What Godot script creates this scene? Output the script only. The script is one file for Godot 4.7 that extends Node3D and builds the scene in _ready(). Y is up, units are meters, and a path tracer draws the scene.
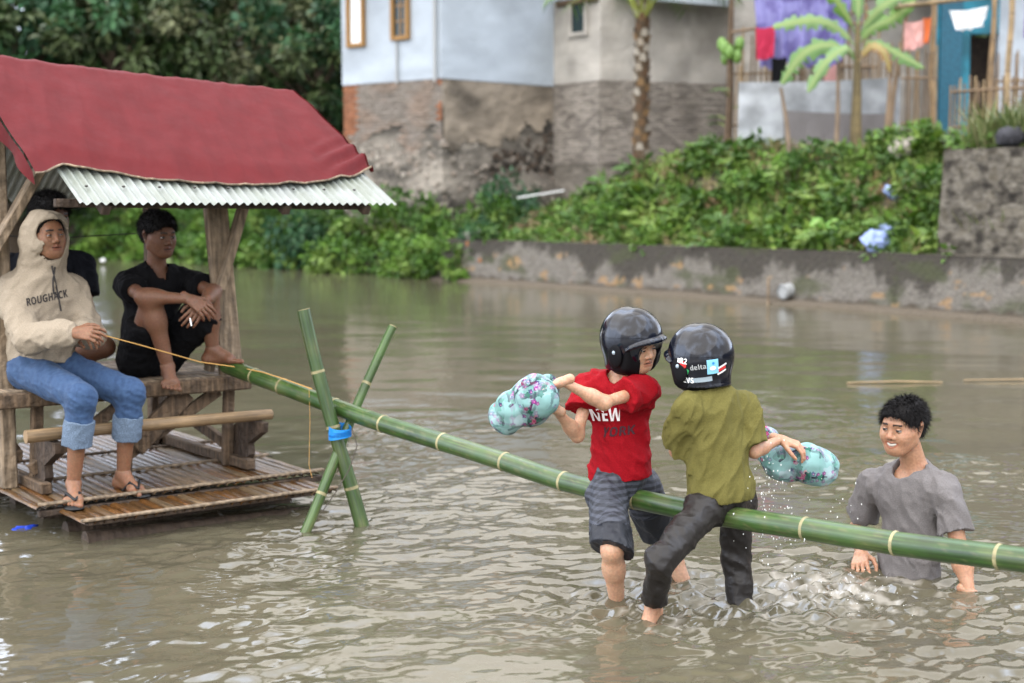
extends Node3D
# A river in a village: two boys pillow-fighting astride a bamboo pole, a raft hut with three onlookers, a man in the water.

var rng := RandomNumberGenerator.new()
var used := {}
var ORD := ["first", "second", "third", "fourth", "fifth", "sixth", "seventh", "eighth", "ninth", "tenth", "eleventh", "twelfth", "thirteenth", "fourteenth", "fifteenth", "sixteenth", "seventeenth"]
var M := {}
var CAM_Y := 1.54
var PITCH := deg_to_rad(5.4)
var FOCAL := 1423.0

func _ready():
	rng.seed = 7
	make_view()
	make_materials()
	build_water()
	build_terrain()
	build_river_wall()
	build_houses()
	build_raft_hut()
	build_pole()
	build_people()
	build_yard()
	build_vegetation()
	build_litter()

func make_view():
	var cam := Camera3D.new()
	cam.name = "camera"
	cam.position = Vector3(0, CAM_Y, 0)
	cam.rotation.x = -PITCH
	cam.near = 0.1
	cam.far = 400.0
	var att := CameraAttributesPhysical.new()
	att.frustum_focal_length = 50.0
	att.frustum_focus_distance = 5.7
	att.frustum_near = 0.1
	att.frustum_far = 400.0
	att.exposure_aperture = 2.1
	cam.attributes = att
	cam.fov = 26.99
	add_child(cam)
	cam.current = true
	var e := Environment.new()
	e.background_mode = Environment.BG_SKY
	var sm := ProceduralSkyMaterial.new()
	sm.sky_top_color = Color(0.76, 0.83, 0.94)
	sm.sky_horizon_color = Color(0.66, 0.72, 0.80)
	sm.sky_curve = 0.45
	sm.ground_bottom_color = Color(0.22, 0.21, 0.16)
	sm.ground_horizon_color = Color(0.35, 0.36, 0.32)
	sm.sun_angle_max = 1.0
	var cover := NoiseTexture2D.new()
	cover.width = 1024; cover.height = 512; cover.seamless = true
	cover.noise = noise(0.006, 900, 5)
	var cg := Gradient.new()
	cg.offsets = PackedFloat32Array([0.30, 0.70])
	cg.colors = PackedColorArray([Color(0.0, 0.0, 0.0, 1), Color(0.57, 0.63, 0.73, 1)])
	cover.color_ramp = cg
	sm.sky_cover = cover
	var sky := Sky.new()
	sky.sky_material = sm
	e.sky = sky
	e.background_energy_multiplier = 1.22
	e.tonemap_mode = Environment.TONE_MAPPER_LINEAR
	e.tonemap_exposure = 7.6
	e.sdfgi_enabled = true
	e.ssao_enabled = true
	e.ssil_enabled = true
	var we := WorldEnvironment.new()
	we.name = "world_environment"
	we.environment = e
	add_child(we)
	var sun := DirectionalLight3D.new()
	sun.name = "sun"
	sun.light_energy = 0.20
	sun.light_color = Color(1.0, 0.98, 0.955)
	sun.light_angular_distance = 110.0
	sun.shadow_enabled = true
	sun.rotation_degrees = Vector3(-62, -38, 0)
	add_child(sun)

# ---------------------------------------------------------------- naming and placing
func numbered(n: String) -> String:
	if not used.has(n):
		used[n] = 0
		return n
	used[n] += 1
	return "%s_%03d" % [n, used[n]]

func tag(o: Node, label := "", category := "", group := "", kind := ""):
	if label: o.set_meta("label", label)
	if category: o.set_meta("category", category)
	if group: o.set_meta("group", group)
	if kind: o.set_meta("kind", kind)
	return o

func thing(called: String, label: String, category: String, pos := Vector3.ZERO, group := "") -> Node3D:
	var o := Node3D.new()
	o.name = numbered(called)
	add_child(o)
	o.position = pos
	tag(o, label, category, group)
	return o

# one mesh as part of a thing (parent given) or as a thing of its own
func put(called: String, mesh: Mesh, mat: Material, parent: Node = null, xf := Transform3D.IDENTITY) -> MeshInstance3D:
	var o := MeshInstance3D.new()
	o.mesh = mesh
	if mat: o.material_override = mat
	if parent == null:
		o.name = numbered(called)
		add_child(o)
	else:
		o.name = called
		parent.add_child(o, true)
	o.transform = xf
	return o

func structure(called: String, mesh: Mesh, mat: Material) -> MeshInstance3D:
	var o := put(called, mesh, mat)
	o.set_meta("kind", "structure")
	return o

# the point at distance z in front of the camera's place that the photograph shows at (px, py): used as a tape measure when laying out the place
func at(px: float, py: float, z: float) -> Vector3:
	var u := (px - 512.0) / FOCAL
	var v := (341.5 - py) / FOCAL
	var k := z / (v * sin(PITCH) + cos(PITCH))
	return Vector3(u * k, CAM_Y + (v * cos(PITCH) - sin(PITCH)) * k, -z)

func lin(r: float, g: float, b: float) -> Color:
	return Color(r, g, b)

func srgb(r: float, g: float, b: float) -> Color:  # linear reflectance to an albedo colour
	return Color(r, g, b).linear_to_srgb()

func noise(freq: float, sd := 1, oct := 3, type := FastNoiseLite.TYPE_SIMPLEX_SMOOTH) -> FastNoiseLite:
	var n := FastNoiseLite.new()
	n.noise_type = type
	n.frequency = freq
	n.seed = sd
	n.fractal_octaves = oct
	return n

# ---------------------------------------------------------------- mesh builder: plain arrays
class MB:
	var v := PackedVector3Array()
	var n := PackedVector3Array()
	var c := PackedColorArray()
	var u := PackedVector2Array()
	var i := PackedInt32Array()
	func vert(p: Vector3, nn: Vector3, col := Color.WHITE, uv := Vector2.ZERO) -> int:
		v.push_back(p); n.push_back(nn); c.push_back(col); u.push_back(uv)
		return v.size() - 1
	func tri(a: int, b: int, d: int):
		i.push_back(a); i.push_back(b); i.push_back(d)
	func face(p0: Vector3, p1: Vector3, p2: Vector3, p3: Vector3, col := Color.WHITE, uvs := 1.0):
		var nn := (p2 - p0).cross(p1 - p0).normalized()
		var w := (p1 - p0).length() * uvs
		var h := (p3 - p0).length() * uvs
		var a := vert(p0, nn, col, Vector2(0, 0))
		vert(p1, nn, col, Vector2(w, 0)); vert(p2, nn, col, Vector2(w, h)); vert(p3, nn, col, Vector2(0, h))
		tri(a, a + 1, a + 2); tri(a, a + 2, a + 3)
	func face3(p0: Vector3, p1: Vector3, p2: Vector3, col := Color.WHITE):
		var nn := (p2 - p0).cross(p1 - p0).normalized()
		var a := vert(p0, nn, col); vert(p1, nn, col, Vector2(1, 0)); vert(p2, nn, col, Vector2(1, 1))
		tri(a, a + 1, a + 2)
	# box spanned by three half axes round a centre, with a small chamfer
	func box(cn: Vector3, x: Vector3, y: Vector3, z: Vector3, col := Color.WHITE, ch := 0.0):
		var ax := [x, y, z]
		if (x.cross(y)).dot(z) < 0: ax = [y, x, z]
		for k in 3:
			var a: Vector3 = ax[k]
			var b: Vector3 = ax[(k + 1) % 3]
			var d: Vector3 = ax[(k + 2) % 3]
			var bl := b - b.normalized() * ch
			var dl := d - d.normalized() * ch
			for s in [1.0, -1.0]:
				var o: Vector3 = cn + a * s
				var sb: Vector3 = bl * s
				face(o - sb - dl, o - sb + dl, o + sb + dl, o + sb - dl, col)
			if ch > 0.0:
				# chamfer strips between faces +-a and +-b
				var al := a - a.normalized() * ch
				for s in [1.0, -1.0]:
					for t in [1.0, -1.0]:
						var p: Vector3 = cn + a * s + bl * t
						var q: Vector3 = cn + al * s + b * t
						if s * t > 0: face(p - dl, p + dl, q + dl, q - dl, col)
						else: face(p + dl, p - dl, q - dl, q + dl, col)
	# tube along points with radii
	func tube(pts: Array, rad: Array, seg := 10, col := Color.WHITE, caps := true, cols: Array = []):
		var base := v.size()
		var up := Vector3.UP
		var len := 0.0
		for k in pts.size():
			var d: Vector3 = (pts[mini(k + 1, pts.size() - 1)] - pts[maxi(k - 1, 0)])
			if d.length() < 1e-7: d = Vector3.UP
			d = d.normalized()
			if k == 0:
				up = Vector3.UP if absf(d.y) < 0.9 else Vector3.RIGHT
			var s := d.cross(up).normalized()
			up = s.cross(d).normalized()
			if k > 0: len += (pts[k] - pts[k - 1]).length()
			var r: float = rad[mini(k, rad.size() - 1)]
			var cc: Color = cols[k] if cols.size() > k else col
			for j in seg + 1:
				var t := TAU * j / seg
				var o := s * cos(t) + up * sin(t)
				vert(pts[k] + o * r, o, cc, Vector2(float(j) / seg, len))
		for k in pts.size() - 1:
			for j in seg:
				var a := base + k * (seg + 1) + j
				var b := a + seg + 1
				tri(a, a + 1, b); tri(a + 1, b + 1, b)
		if caps:
			for e in [0, pts.size() - 1]:
				var d: Vector3 = (pts[0] - pts[1]).normalized() if e == 0 else (pts[e] - pts[e - 1]).normalized()
				var cc: Color = cols[e] if cols.size() > e else col
				var ci := vert(pts[e], d, cc)
				var ring := []
				for j in seg:
					ring.append(vert(v[base + e * (seg + 1) + j], d, cc))
				for j in seg:
					if e == 0: tri(ci, ring[(j + 1) % seg], ring[j])
					else: tri(ci, ring[j], ring[(j + 1) % seg])
	func sphere(cn: Vector3, r: Vector3, seg := 10, rings := 7, col := Color.WHITE):
		var base := v.size()
		for a in rings + 1:
			var th := PI * a / rings
			for b in seg + 1:
				var ph := TAU * b / seg
				var o := Vector3(sin(th) * cos(ph), cos(th), sin(th) * sin(ph))
				vert(cn + o * r, (o / r).normalized(), col, Vector2(float(b) / seg, float(a) / rings))
		for a in rings:
			for b in seg:
				var p := base + a * (seg + 1) + b
				var q := p + seg + 1
				tri(p, q, p + 1); tri(p + 1, q, q + 1)
	func add(o: MB, xf := Transform3D.IDENTITY):
		var base := v.size()
		for k in o.v.size():
			v.push_back(xf * o.v[k]); n.push_back((xf.basis * o.n[k]).normalized()); c.push_back(o.c[k]); u.push_back(o.u[k])
		for k in o.i: i.push_back(base + k)
	func smooth():
		n.fill(Vector3.ZERO)
		for k in range(0, i.size(), 3):
			var a := i[k]; var b := i[k + 1]; var d := i[k + 2]
			var nn := (v[d] - v[a]).cross(v[b] - v[a])
			n[a] += nn; n[b] += nn; n[d] += nn
		for k in n.size(): n[k] = n[k].normalized()
	func shift(off: Vector3):
		for k in v.size(): v[k] -= off
	func mesh() -> ArrayMesh:
		var arr := []
		arr.resize(Mesh.ARRAY_MAX)
		arr[Mesh.ARRAY_VERTEX] = v
		arr[Mesh.ARRAY_NORMAL] = n
		arr[Mesh.ARRAY_COLOR] = c
		arr[Mesh.ARRAY_TEX_UV] = u
		arr[Mesh.ARRAY_INDEX] = i
		var m := ArrayMesh.new()
		m.add_surface_from_arrays(Mesh.PRIMITIVE_TRIANGLES, arr)
		return m

# regular sheet of (nu + 1) x (nv + 1) points given by f(u, v)
func sheet(nu: int, nv: int, f: Callable, col := Color.WHITE, uvs := Vector2.ONE) -> MB:
	var m := MB.new()
	for b in nv + 1:
		for a in nu + 1:
			m.vert(f.call(float(a) / nu, float(b) / nv), Vector3.UP, col, Vector2(float(a) / nu, float(b) / nv) * uvs)
	for b in nv:
		for a in nu:
			var p := b * (nu + 1) + a
			var q := p + nu + 1
			m.tri(p, p + 1, q); m.tri(p + 1, q + 1, q)
	m.smooth()
	return m

# ---------------------------------------------------------------- distance field meshed as surface nets
class Field:
	var h := 0.01
	var o := Vector3.ZERO
	var nx := 0
	var ny := 0
	var nz := 0
	var d := PackedFloat32Array()
	# prim: [a, b, ra, rb, opts] opts: k (blend), n + f (flatten along n by f), cut [[point, normal], ...], sub
	func fill(prims: Array, cell: float, blend: float):
		h = cell
		var lo := Vector3.ONE * 1e9
		var hi := -lo
		for p in prims:
			var op: Dictionary = p[4]
			if op.get("sub", false): continue
			var r: float = maxf(p[2], p[3]) * maxf(1.0, op.get("f", 1.0)) + blend + 3.0 * h
			lo = lo.min(p[0] - Vector3.ONE * r).min(p[1] - Vector3.ONE * r)
			hi = hi.max(p[0] + Vector3.ONE * r).max(p[1] + Vector3.ONE * r)
		o = lo
		nx = int(ceil((hi.x - lo.x) / h)) + 1
		ny = int(ceil((hi.y - lo.y) / h)) + 1
		nz = int(ceil((hi.z - lo.z) / h)) + 1
		d.resize(nx * ny * nz)
		d.fill(9.0)
		for p in prims:
			var op: Dictionary = p[4]
			var a: Vector3 = p[0]
			var b: Vector3 = p[1]
			var ra: float = p[2]
			var rb: float = p[3]
			var k: float = op.get("k", blend)
			var f: float = op.get("f", 1.0)
			var fn: Vector3 = op.get("n", Vector3.ZERO)
			var g := 1.0 / f - 1.0
			var cuts: Array = op.get("cut", [])
			var sub: bool = op.get("sub", false)
			var m := maxf(ra, rb) * maxf(1.0, f) + k + 2.5 * h
			var l := (a.min(b) - Vector3.ONE * m - o) / h
			var t := (a.max(b) + Vector3.ONE * m - o) / h
			var x0 := clampi(int(floor(l.x)), 0, nx - 1)
			var x1 := clampi(int(ceil(t.x)), 0, nx - 1)
			var y0 := clampi(int(floor(l.y)), 0, ny - 1)
			var y1 := clampi(int(ceil(t.y)), 0, ny - 1)
			var z0 := clampi(int(floor(l.z)), 0, nz - 1)
			var z1 := clampi(int(ceil(t.z)), 0, nz - 1)
			var ab := b - a
			var inv := 1.0 / maxf(ab.length_squared(), 1e-9)
			var dr := rb - ra
			var flat := fn != Vector3.ZERO
			if flat: ab = ab + fn * (ab.dot(fn) * g); inv = 1.0 / maxf(ab.length_squared(), 1e-9)
			for z in range(z0, z1 + 1):
				for y in range(y0, y1 + 1):
					var row := (z * ny + y) * nx
					var q := o + Vector3(x0, y, z) * h - a
					for x in range(x0, x1 + 1):
						var w := q
						if flat: w = q + fn * (q.dot(fn) * g)
						var s := clampf(w.dot(ab) * inv, 0.0, 1.0)
						var e := (w - ab * s).length() - ra - dr * s
						if cuts:
							for ct in cuts:
								e = maxf(e, (q + a - ct[0]).dot(ct[1]))
						var old := d[row + x]
						if sub:
							e = -e
							var hh := maxf(k - absf(e - old), 0.0)
							d[row + x] = maxf(e, old) + hh * hh * 0.25 / maxf(k, 1e-6)
						else:
							var hh := maxf(k - absf(e - old), 0.0)
							d[row + x] = minf(e, old) - hh * hh * 0.25 / maxf(k, 1e-6)
						q.x += h
	# cloth folds and hair: shift the surface by noise; scale stretches the noise's domain
	func ruffle(nz_: FastNoiseLite, amp: float, scale: Vector3, turn := Basis.IDENTITY, within := 0.03):
		for z in nz:
			for y in ny:
				var row := (z * ny + y) * nx
				for x in nx:
					if absf(d[row + x]) < within:
						d[row + x] += amp * nz_.get_noise_3dv((turn * (o + Vector3(x, y, z) * h)) * scale)
	func cut(pt: Vector3, nn: Vector3):
		for z in nz:
			for y in ny:
				var row := (z * ny + y) * nx
				for x in nx:
					if d[row + x] < 1.0:
						d[row + x] = maxf(d[row + x], (o + Vector3(x, y, z) * h - pt).dot(nn))
	func value(p: Vector3) -> float:
		var q := (p - o) / h
		var x := int(floor(q.x)); var y := int(floor(q.y)); var z := int(floor(q.z))
		if x < 0 or y < 0 or z < 0 or x >= nx - 1 or y >= ny - 1 or z >= nz - 1: return 9.0
		var f := q - Vector3(x, y, z)
		var b := (z * ny + y) * nx + x
		var sy := nx
		var sz := nx * ny
		return lerpf(lerpf(lerpf(d[b], d[b + 1], f.x), lerpf(d[b + sy], d[b + sy + 1], f.x), f.y), lerpf(lerpf(d[b + sz], d[b + sz + 1], f.x), lerpf(d[b + sz + sy], d[b + sz + sy + 1], f.x), f.y), f.z)
	# first point of the surface from p along dir
	func drop(p: Vector3, dir: Vector3, far := 0.5) -> Vector3:
		var t := 0.0
		var last := 1.0
		var step := h * 0.5
		while t < far:
			var e := value(p + dir * t)
			if e < 0.0: return p + dir * (t - step * (-e / maxf(last - e, 1e-6)))
			last = e
			t += step
		return p + dir * far
	func net(out: MB, col := Color.WHITE):
		var id := PackedInt32Array()
		id.resize(d.size())
		id.fill(-1)
		var sy := nx
		var sz := nx * ny
		var cells := PackedInt32Array()
		for z in nz - 1:
			for y in ny - 1:
				var row := (z * ny + y) * nx
				for x in nx - 1:
					var b := row + x
					var d0 := d[b]
					if d0 > 4.0 * h or d0 < -4.0 * h: continue
					var d1 := d[b + 1]; var d2 := d[b + sy]; var d3 := d[b + sy + 1]
					var d4 := d[b + sz]; var d5 := d[b + sz + 1]; var d6 := d[b + sz + sy]; var d7 := d[b + sz + sy + 1]
					var neg := int(d0 < 0) + int(d1 < 0) + int(d2 < 0) + int(d3 < 0) + int(d4 < 0) + int(d5 < 0) + int(d6 < 0) + int(d7 < 0)
					if neg == 0 or neg == 8: continue
					var s := Vector3.ZERO
					var c := 0
					if (d0 < 0) != (d1 < 0): s += Vector3(d0 / (d0 - d1), 0, 0); c += 1
					if (d2 < 0) != (d3 < 0): s += Vector3(d2 / (d2 - d3), 1, 0); c += 1
					if (d4 < 0) != (d5 < 0): s += Vector3(d4 / (d4 - d5), 0, 1); c += 1
					if (d6 < 0) != (d7 < 0): s += Vector3(d6 / (d6 - d7), 1, 1); c += 1
					if (d0 < 0) != (d2 < 0): s += Vector3(0, d0 / (d0 - d2), 0); c += 1
					if (d1 < 0) != (d3 < 0): s += Vector3(1, d1 / (d1 - d3), 0); c += 1
					if (d4 < 0) != (d6 < 0): s += Vector3(0, d4 / (d4 - d6), 1); c += 1
					if (d5 < 0) != (d7 < 0): s += Vector3(1, d5 / (d5 - d7), 1); c += 1
					if (d0 < 0) != (d4 < 0): s += Vector3(0, 0, d0 / (d0 - d4)); c += 1
					if (d1 < 0) != (d5 < 0): s += Vector3(1, 0, d1 / (d1 - d5)); c += 1
					if (d2 < 0) != (d6 < 0): s += Vector3(0, 1, d2 / (d2 - d6)); c += 1
					if (d3 < 0) != (d7 < 0): s += Vector3(1, 1, d3 / (d3 - d7)); c += 1
					var g := Vector3(d1 + d3 + d5 + d7 - d0 - d2 - d4 - d6, d2 + d3 + d6 + d7 - d0 - d1 - d4 - d5, d4 + d5 + d6 + d7 - d0 - d1 - d2 - d3)
					id[b] = out.vert(o + (Vector3(x, y, z) + s / c) * h, g.normalized(), col)
					cells.push_back(b)
		for b in cells:
			var neg := d[b] < 0
			if id[b - sy] >= 0 or id[b - sz] >= 0 or id[b - 1] >= 0:
				if (d[b + 1] < 0) != neg: quad(out, id[b], id[b - sy], id[b - sy - sz], id[b - sz], neg)
				if (d[b + sy] < 0) != neg: quad(out, id[b], id[b - sz], id[b - sz - 1], id[b - 1], neg)
				if (d[b + sz] < 0) != neg: quad(out, id[b], id[b - 1], id[b - 1 - sy], id[b - sy], neg)
	func quad(out: MB, a: int, b: int, c: int, e: int, neg: bool):
		if a < 0 or b < 0 or c < 0 or e < 0: return
		if neg:
			out.tri(a, c, b); out.tri(a, e, c)
		else:
			out.tri(a, b, c); out.tri(a, c, e)

func cap(a: Vector3, b: Vector3, ra: float, rb: float, op := {}) -> Array:
	return [a, b, ra, rb, op]

func sculpt(prims: Array, cell: float, blend: float, folds: Array = [], col := Color.WHITE) -> MB:
	var f := Field.new()
	f.fill(prims, cell, blend)
	for w in folds: f.ruffle(w[0], w[1], w[2], w[3] if w.size() > 3 else Basis.IDENTITY)
	var m := MB.new()
	f.net(m, col)
	return m

# ---------------------------------------------------------------- materials
func ntex(freq: float, sd: int, stops: Array, size := 512, oct := 4, type := FastNoiseLite.TYPE_SIMPLEX_SMOOTH) -> NoiseTexture2D:
	var t := NoiseTexture2D.new()
	t.width = size; t.height = size; t.seamless = true
	t.noise = noise(freq, sd, oct, type)
	var g := Gradient.new()
	g.offsets = PackedFloat32Array(stops.map(func(s): return s[0]))
	g.colors = PackedColorArray(stops.map(func(s): return s[1]))
	t.color_ramp = g
	return t

func ngrey(freq: float, sd: int, lo: float, hi: float, oct := 4) -> NoiseTexture2D:
	return ntex(freq, sd, [[0.2, Color(lo, lo, lo)], [0.8, Color(hi, hi, hi)]], 512, oct)

func nnorm(freq: float, sd: int, strength: float, oct := 3, size := 512) -> NoiseTexture2D:
	var t := NoiseTexture2D.new()
	t.width = size; t.height = size; t.seamless = true
	t.noise = noise(freq, sd, oct)
	t.as_normal_map = true
	t.bump_strength = strength
	return t

func mat(col: Color, rough: float, op := {}) -> StandardMaterial3D:
	var m := StandardMaterial3D.new()
	m.albedo_color = col.linear_to_srgb()
	m.roughness = rough
	m.metallic = op.get("metal", 0.0)
	m.metallic_specular = op.get("spec", 0.45)
	if op.get("vc", false): m.vertex_color_use_as_albedo = true
	if op.has("tex") or op.has("nrm"):
		if not op.get("uv", false):
			m.uv1_triplanar = true
			m.uv1_world_triplanar = op.get("world", false)
		m.uv1_scale = op.get("scale", Vector3.ONE)
	if op.has("tex"): m.albedo_texture = op.tex
	if op.has("nrm"):
		m.normal_enabled = true
		m.normal_texture = op.nrm
		m.normal_scale = op.get("nstr", 0.5)
	if op.has("clear"):
		m.clearcoat_enabled = true
		m.clearcoat = op.clear
		m.clearcoat_roughness = op.get("clear_rough", 0.05)
	if op.has("rtex"):
		m.roughness_texture = op.rtex
	if op.has("sss"):
		m.subsurf_scatter_enabled = true
		m.subsurf_scatter_strength = op.sss
	if op.has("rim"):
		m.rim_enabled = true
		m.rim = op.rim
		m.rim_tint = 0.5
	if op.has("back"):
		m.backlight_enabled = true
		m.backlight = op.back
	if op.get("two", true): m.cull_mode = BaseMaterial3D.CULL_DISABLED
	return m

func make_materials():
	var cloudy := ngrey(0.008, 3, 0.62, 1.0, 5)
	var grain := ngrey(0.05, 4, 0.70, 1.0, 4)
	var patches := ngrey(0.004, 9, 0.45, 1.0, 6)
	var streaks := NoiseTexture2D.new()
	var stain := ntex(0.006, 21, [[0.25, Color(0.30, 0.28, 0.25)], [0.45, Color(0.70, 0.68, 0.64)], [0.62, Color(1, 0.99, 0.97)], [0.85, Color(0.82, 0.79, 0.72)]], 1024, 6)
	var fine_n := nnorm(0.12, 5, 6.0, 2)
	var rough_n := nnorm(0.02, 6, 12.0, 5)
	var weave_n := weave_normal()
	M.streaks = streak_texture(0.55, 1.0, 31)
	M.streaks_strong = streak_texture(0.45, 1.0, 32)
	M.cloudy = cloudy; M.grain = grain; M.stain = stain; M.fine_n = fine_n; M.rough_n = rough_n
	M.water = mat(lin(0.48, 0.45, 0.40), 0.09, {"vc": true, "spec": 0.56, "nrm": nnorm(0.012, 41, 8.0, 4, 1024), "nstr": 0.10, "scale": Vector3.ONE * 0.35, "world": true})
	M.drop = mat(lin(0.72, 0.74, 0.72), 0.05, {"spec": 0.5})
	M.ground = mat(lin(0.085, 0.065, 0.042), 0.95, {"tex": patches, "nrm": rough_n, "nstr": 1.0, "scale": Vector3.ONE * 0.4, "world": true})
	M.wall_concrete = mat(lin(1, 1, 1), 0.9, {"tex": grain, "nrm": rough_n, "nstr": 0.7, "scale": Vector3.ONE * 0.9, "world": true, "vc": true})
	M.block_concrete = mat(lin(0.135, 0.125, 0.108), 0.95, {"tex": stain, "nrm": rough_n, "nstr": 1.2, "scale": Vector3.ONE * 0.55, "world": true})
	M.paint_white = mat(lin(0.40, 0.45, 0.50), 0.75, {"tex": ngrey(0.004, 12, 0.86, 1.0, 5), "nrm": rough_n, "nstr": 0.2, "scale": Vector3.ONE * 0.3, "world": true})
	M.paint_beige = mat(lin(0.55, 0.515, 0.46), 0.85, {"tex": ngrey(0.004, 13, 0.78, 1.0, 5), "nrm": rough_n, "nstr": 0.3, "scale": Vector3.ONE * 0.35, "world": true})
	M.plaster = mat(lin(0.34, 0.285, 0.22), 0.95, {"tex": patches, "nrm": rough_n, "nstr": 0.7, "scale": Vector3.ONE * 0.3, "world": true})
	M.mortar = mat(lin(0.27, 0.24, 0.20), 0.95, {"tex": patches, "nrm": rough_n, "nstr": 1.0, "scale": Vector3.ONE * 0.5, "world": true})
	M.brick = mat(lin(1, 1, 1), 0.95, {"tex": grain, "vc": true, "nrm": rough_n, "nstr": 0.8, "scale": Vector3.ONE * 0.8, "world": true})
	M.wood_yellow = mat(lin(0.36, 0.19, 0.05), 0.6, {"tex": grain})
	M.glass_dark = mat(lin(0.015, 0.03, 0.03), 0.08, {"spec": 0.5})
	M.wood_old = mat(lin(0.185, 0.125, 0.078), 0.85, {"tex": M.streaks_strong, "nrm": rough_n, "nstr": 0.7, "scale": Vector3.ONE * 1.4})
	M.wood_pale = mat(lin(0.36, 0.275, 0.19), 0.8, {"tex": M.streaks_strong, "nrm": rough_n, "nstr": 0.5, "scale": Vector3.ONE * 1.2})
	M.wood_dark = mat(lin(0.085, 0.058, 0.040), 0.8, {"tex": M.streaks, "nrm": rough_n, "nstr": 0.8, "scale": Vector3.ONE * 1.3})
	M.deck = []
	for k in 6:
		var t: Color = [lin(0.20, 0.120, 0.058), lin(0.165, 0.085, 0.032), lin(0.25, 0.165, 0.088), lin(0.125, 0.065, 0.026), lin(0.21, 0.145, 0.082), lin(0.20, 0.090, 0.027)][k]
		M.deck.append(mat(t, [0.34, 0.26, 0.42, 0.24, 0.38, 0.22][k], {"tex": M.streaks_strong, "uv": true, "scale": Vector3(0.5, 1.1, 1) , "nrm": M.fine_n, "nstr": 0.25}))
	M.log = mat(lin(0.36, 0.245, 0.135), 0.6, {"tex": M.streaks, "uv": true, "scale": Vector3(1, 0.8, 1)})
	M.bamboo_green = mat(lin(0.66, 0.72, 0.60), 0.34, {"vc": true, "tex": streak_texture(0.62, 1.0, 33), "uv": true, "scale": Vector3(1, 0.7, 1), "spec": 0.5})
	M.bamboo_ring = mat(lin(0.36, 0.32, 0.165), 0.55, {"tex": grain})
	M.bamboo_dry = []
	for k in 4:
		var t: Color = [lin(0.37, 0.25, 0.13), lin(0.28, 0.19, 0.11), lin(0.43, 0.31, 0.17), lin(0.24, 0.17, 0.11)][k]
		M.bamboo_dry.append(mat(t, 0.6, {"tex": M.streaks, "uv": true, "scale": Vector3(1, 0.6, 1)}))
	M.tarp_red = mat(lin(0.098, 0.0085, 0.010), 0.72, {"tex": ntex(0.006, 17, [[0.2, Color(0.90, 0.88, 0.88)], [0.6, Color(0.97, 0.97, 0.97)], [0.85, Color(1, 1, 1)]], 1024, 6), "nrm": nnorm(0.012, 18, 10.0, 4), "nstr": 0.22, "scale": Vector3.ONE * 0.8, "spec": 0.26})
	M.corrugated = mat(lin(0.285, 0.30, 0.30), 0.42, {"vc": true, "tex": ntex(0.007, 19, [[0.2, Color(0.74, 0.75, 0.68)], [0.5, Color(0.95, 0.96, 0.94)], [0.8, Color(1, 1, 1)]], 512, 5), "scale": Vector3.ONE * 1.3})
	M.nail = mat(lin(0.05, 0.045, 0.04), 0.6)
	M.tape_blue = mat(lin(0.012, 0.22, 0.62), 0.4, {"nrm": fine_n, "nstr": 0.3, "scale": Vector3.ONE * 3})
	M.string = mat(lin(0.50, 0.28, 0.08), 0.7)
	M.wire = mat(lin(0.02, 0.02, 0.02), 0.6)
	M.rope_dark = mat(lin(0.06, 0.05, 0.04), 0.8)
	# cloth
	var cl := {"nrm": weave_n, "nstr": 0.35, "scale": Vector3.ONE * 9.0, "rim": 0.04, "spec": 0.22, "tex": ngrey(0.03, 51, 0.86, 1.0, 4)}
	M.cloth_red = mat(lin(0.29, 0.005, 0.011), 0.8, cl)
	M.cloth_olive = mat(lin(0.128, 0.114, 0.033), 0.82, cl)
	M.cloth_grey = mat(lin(0.170, 0.158, 0.156), 0.8, cl)
	M.cloth_cream = mat(lin(0.34, 0.285, 0.215), 0.9, cl)
	M.cloth_black = mat(lin(0.006, 0.006, 0.007), 0.85, cl)
	M.cloth_navy = mat(lin(0.007, 0.008, 0.012), 0.85, cl)
	M.shorts_grey = mat(lin(0.060, 0.066, 0.085), 0.6, {"tex": stripe_texture(), "scale": Vector3.ONE * 5.0, "nrm": weave_n, "nstr": 0.3, "spec": 0.4})
	M.shorts_black = mat(lin(0.016, 0.018, 0.024), 0.5, {"nrm": weave_n, "nstr": 0.3, "scale": Vector3.ONE * 9.0, "spec": 0.4})
	M.trouser_wet = mat(lin(0.013, 0.011, 0.010), 0.42, {"nrm": weave_n, "nstr": 0.2, "scale": Vector3.ONE * 9.0, "spec": 0.38})
	M.denim = mat(lin(0.036, 0.076, 0.155), 0.85, {"tex": ntex(0.012, 61, [[0.2, Color(0.74, 0.78, 0.84)], [0.5, Color(0.90, 0.92, 0.95)], [0.85, Color(1, 1, 1)]], 512, 6), "nrm": weave_n, "nstr": 0.5, "scale": Vector3.ONE * 5.0, "rim": 0.2})
	M.denim_cuff = mat(lin(0.150, 0.21, 0.295), 0.88, {"tex": grain, "nrm": weave_n, "nstr": 0.5, "scale": Vector3.ONE * 5.0})
	M.print_white = mat(lin(0.72, 0.66, 0.66), 0.8)
	M.print_black = mat(lin(0.018, 0.015, 0.016), 0.8)
	M.print_dark_red = mat(lin(0.05, 0.012, 0.02), 0.8)
	M.lace = mat(lin(0.03, 0.028, 0.028), 0.8)
	# people
	var sk := {"vc": true, "sss": 0.25, "spec": 0.46, "tex": ngrey(0.03, 71, 0.84, 1.0, 4), "scale": Vector3.ONE * 4.0, "nrm": fine_n, "nstr": 0.25}
	M.skin_a = mat(lin(0.55, 0.335, 0.215), 0.44, sk)
	M.skin_b = mat(lin(0.25, 0.125, 0.068), 0.52, sk)
	M.skin_c = mat(lin(0.46, 0.255, 0.155), 0.40, sk)
	M.skin_d = mat(lin(0.165, 0.078, 0.042), 0.55, sk)
	M.skin_e = mat(lin(0.46, 0.265, 0.165), 0.50, sk)
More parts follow.
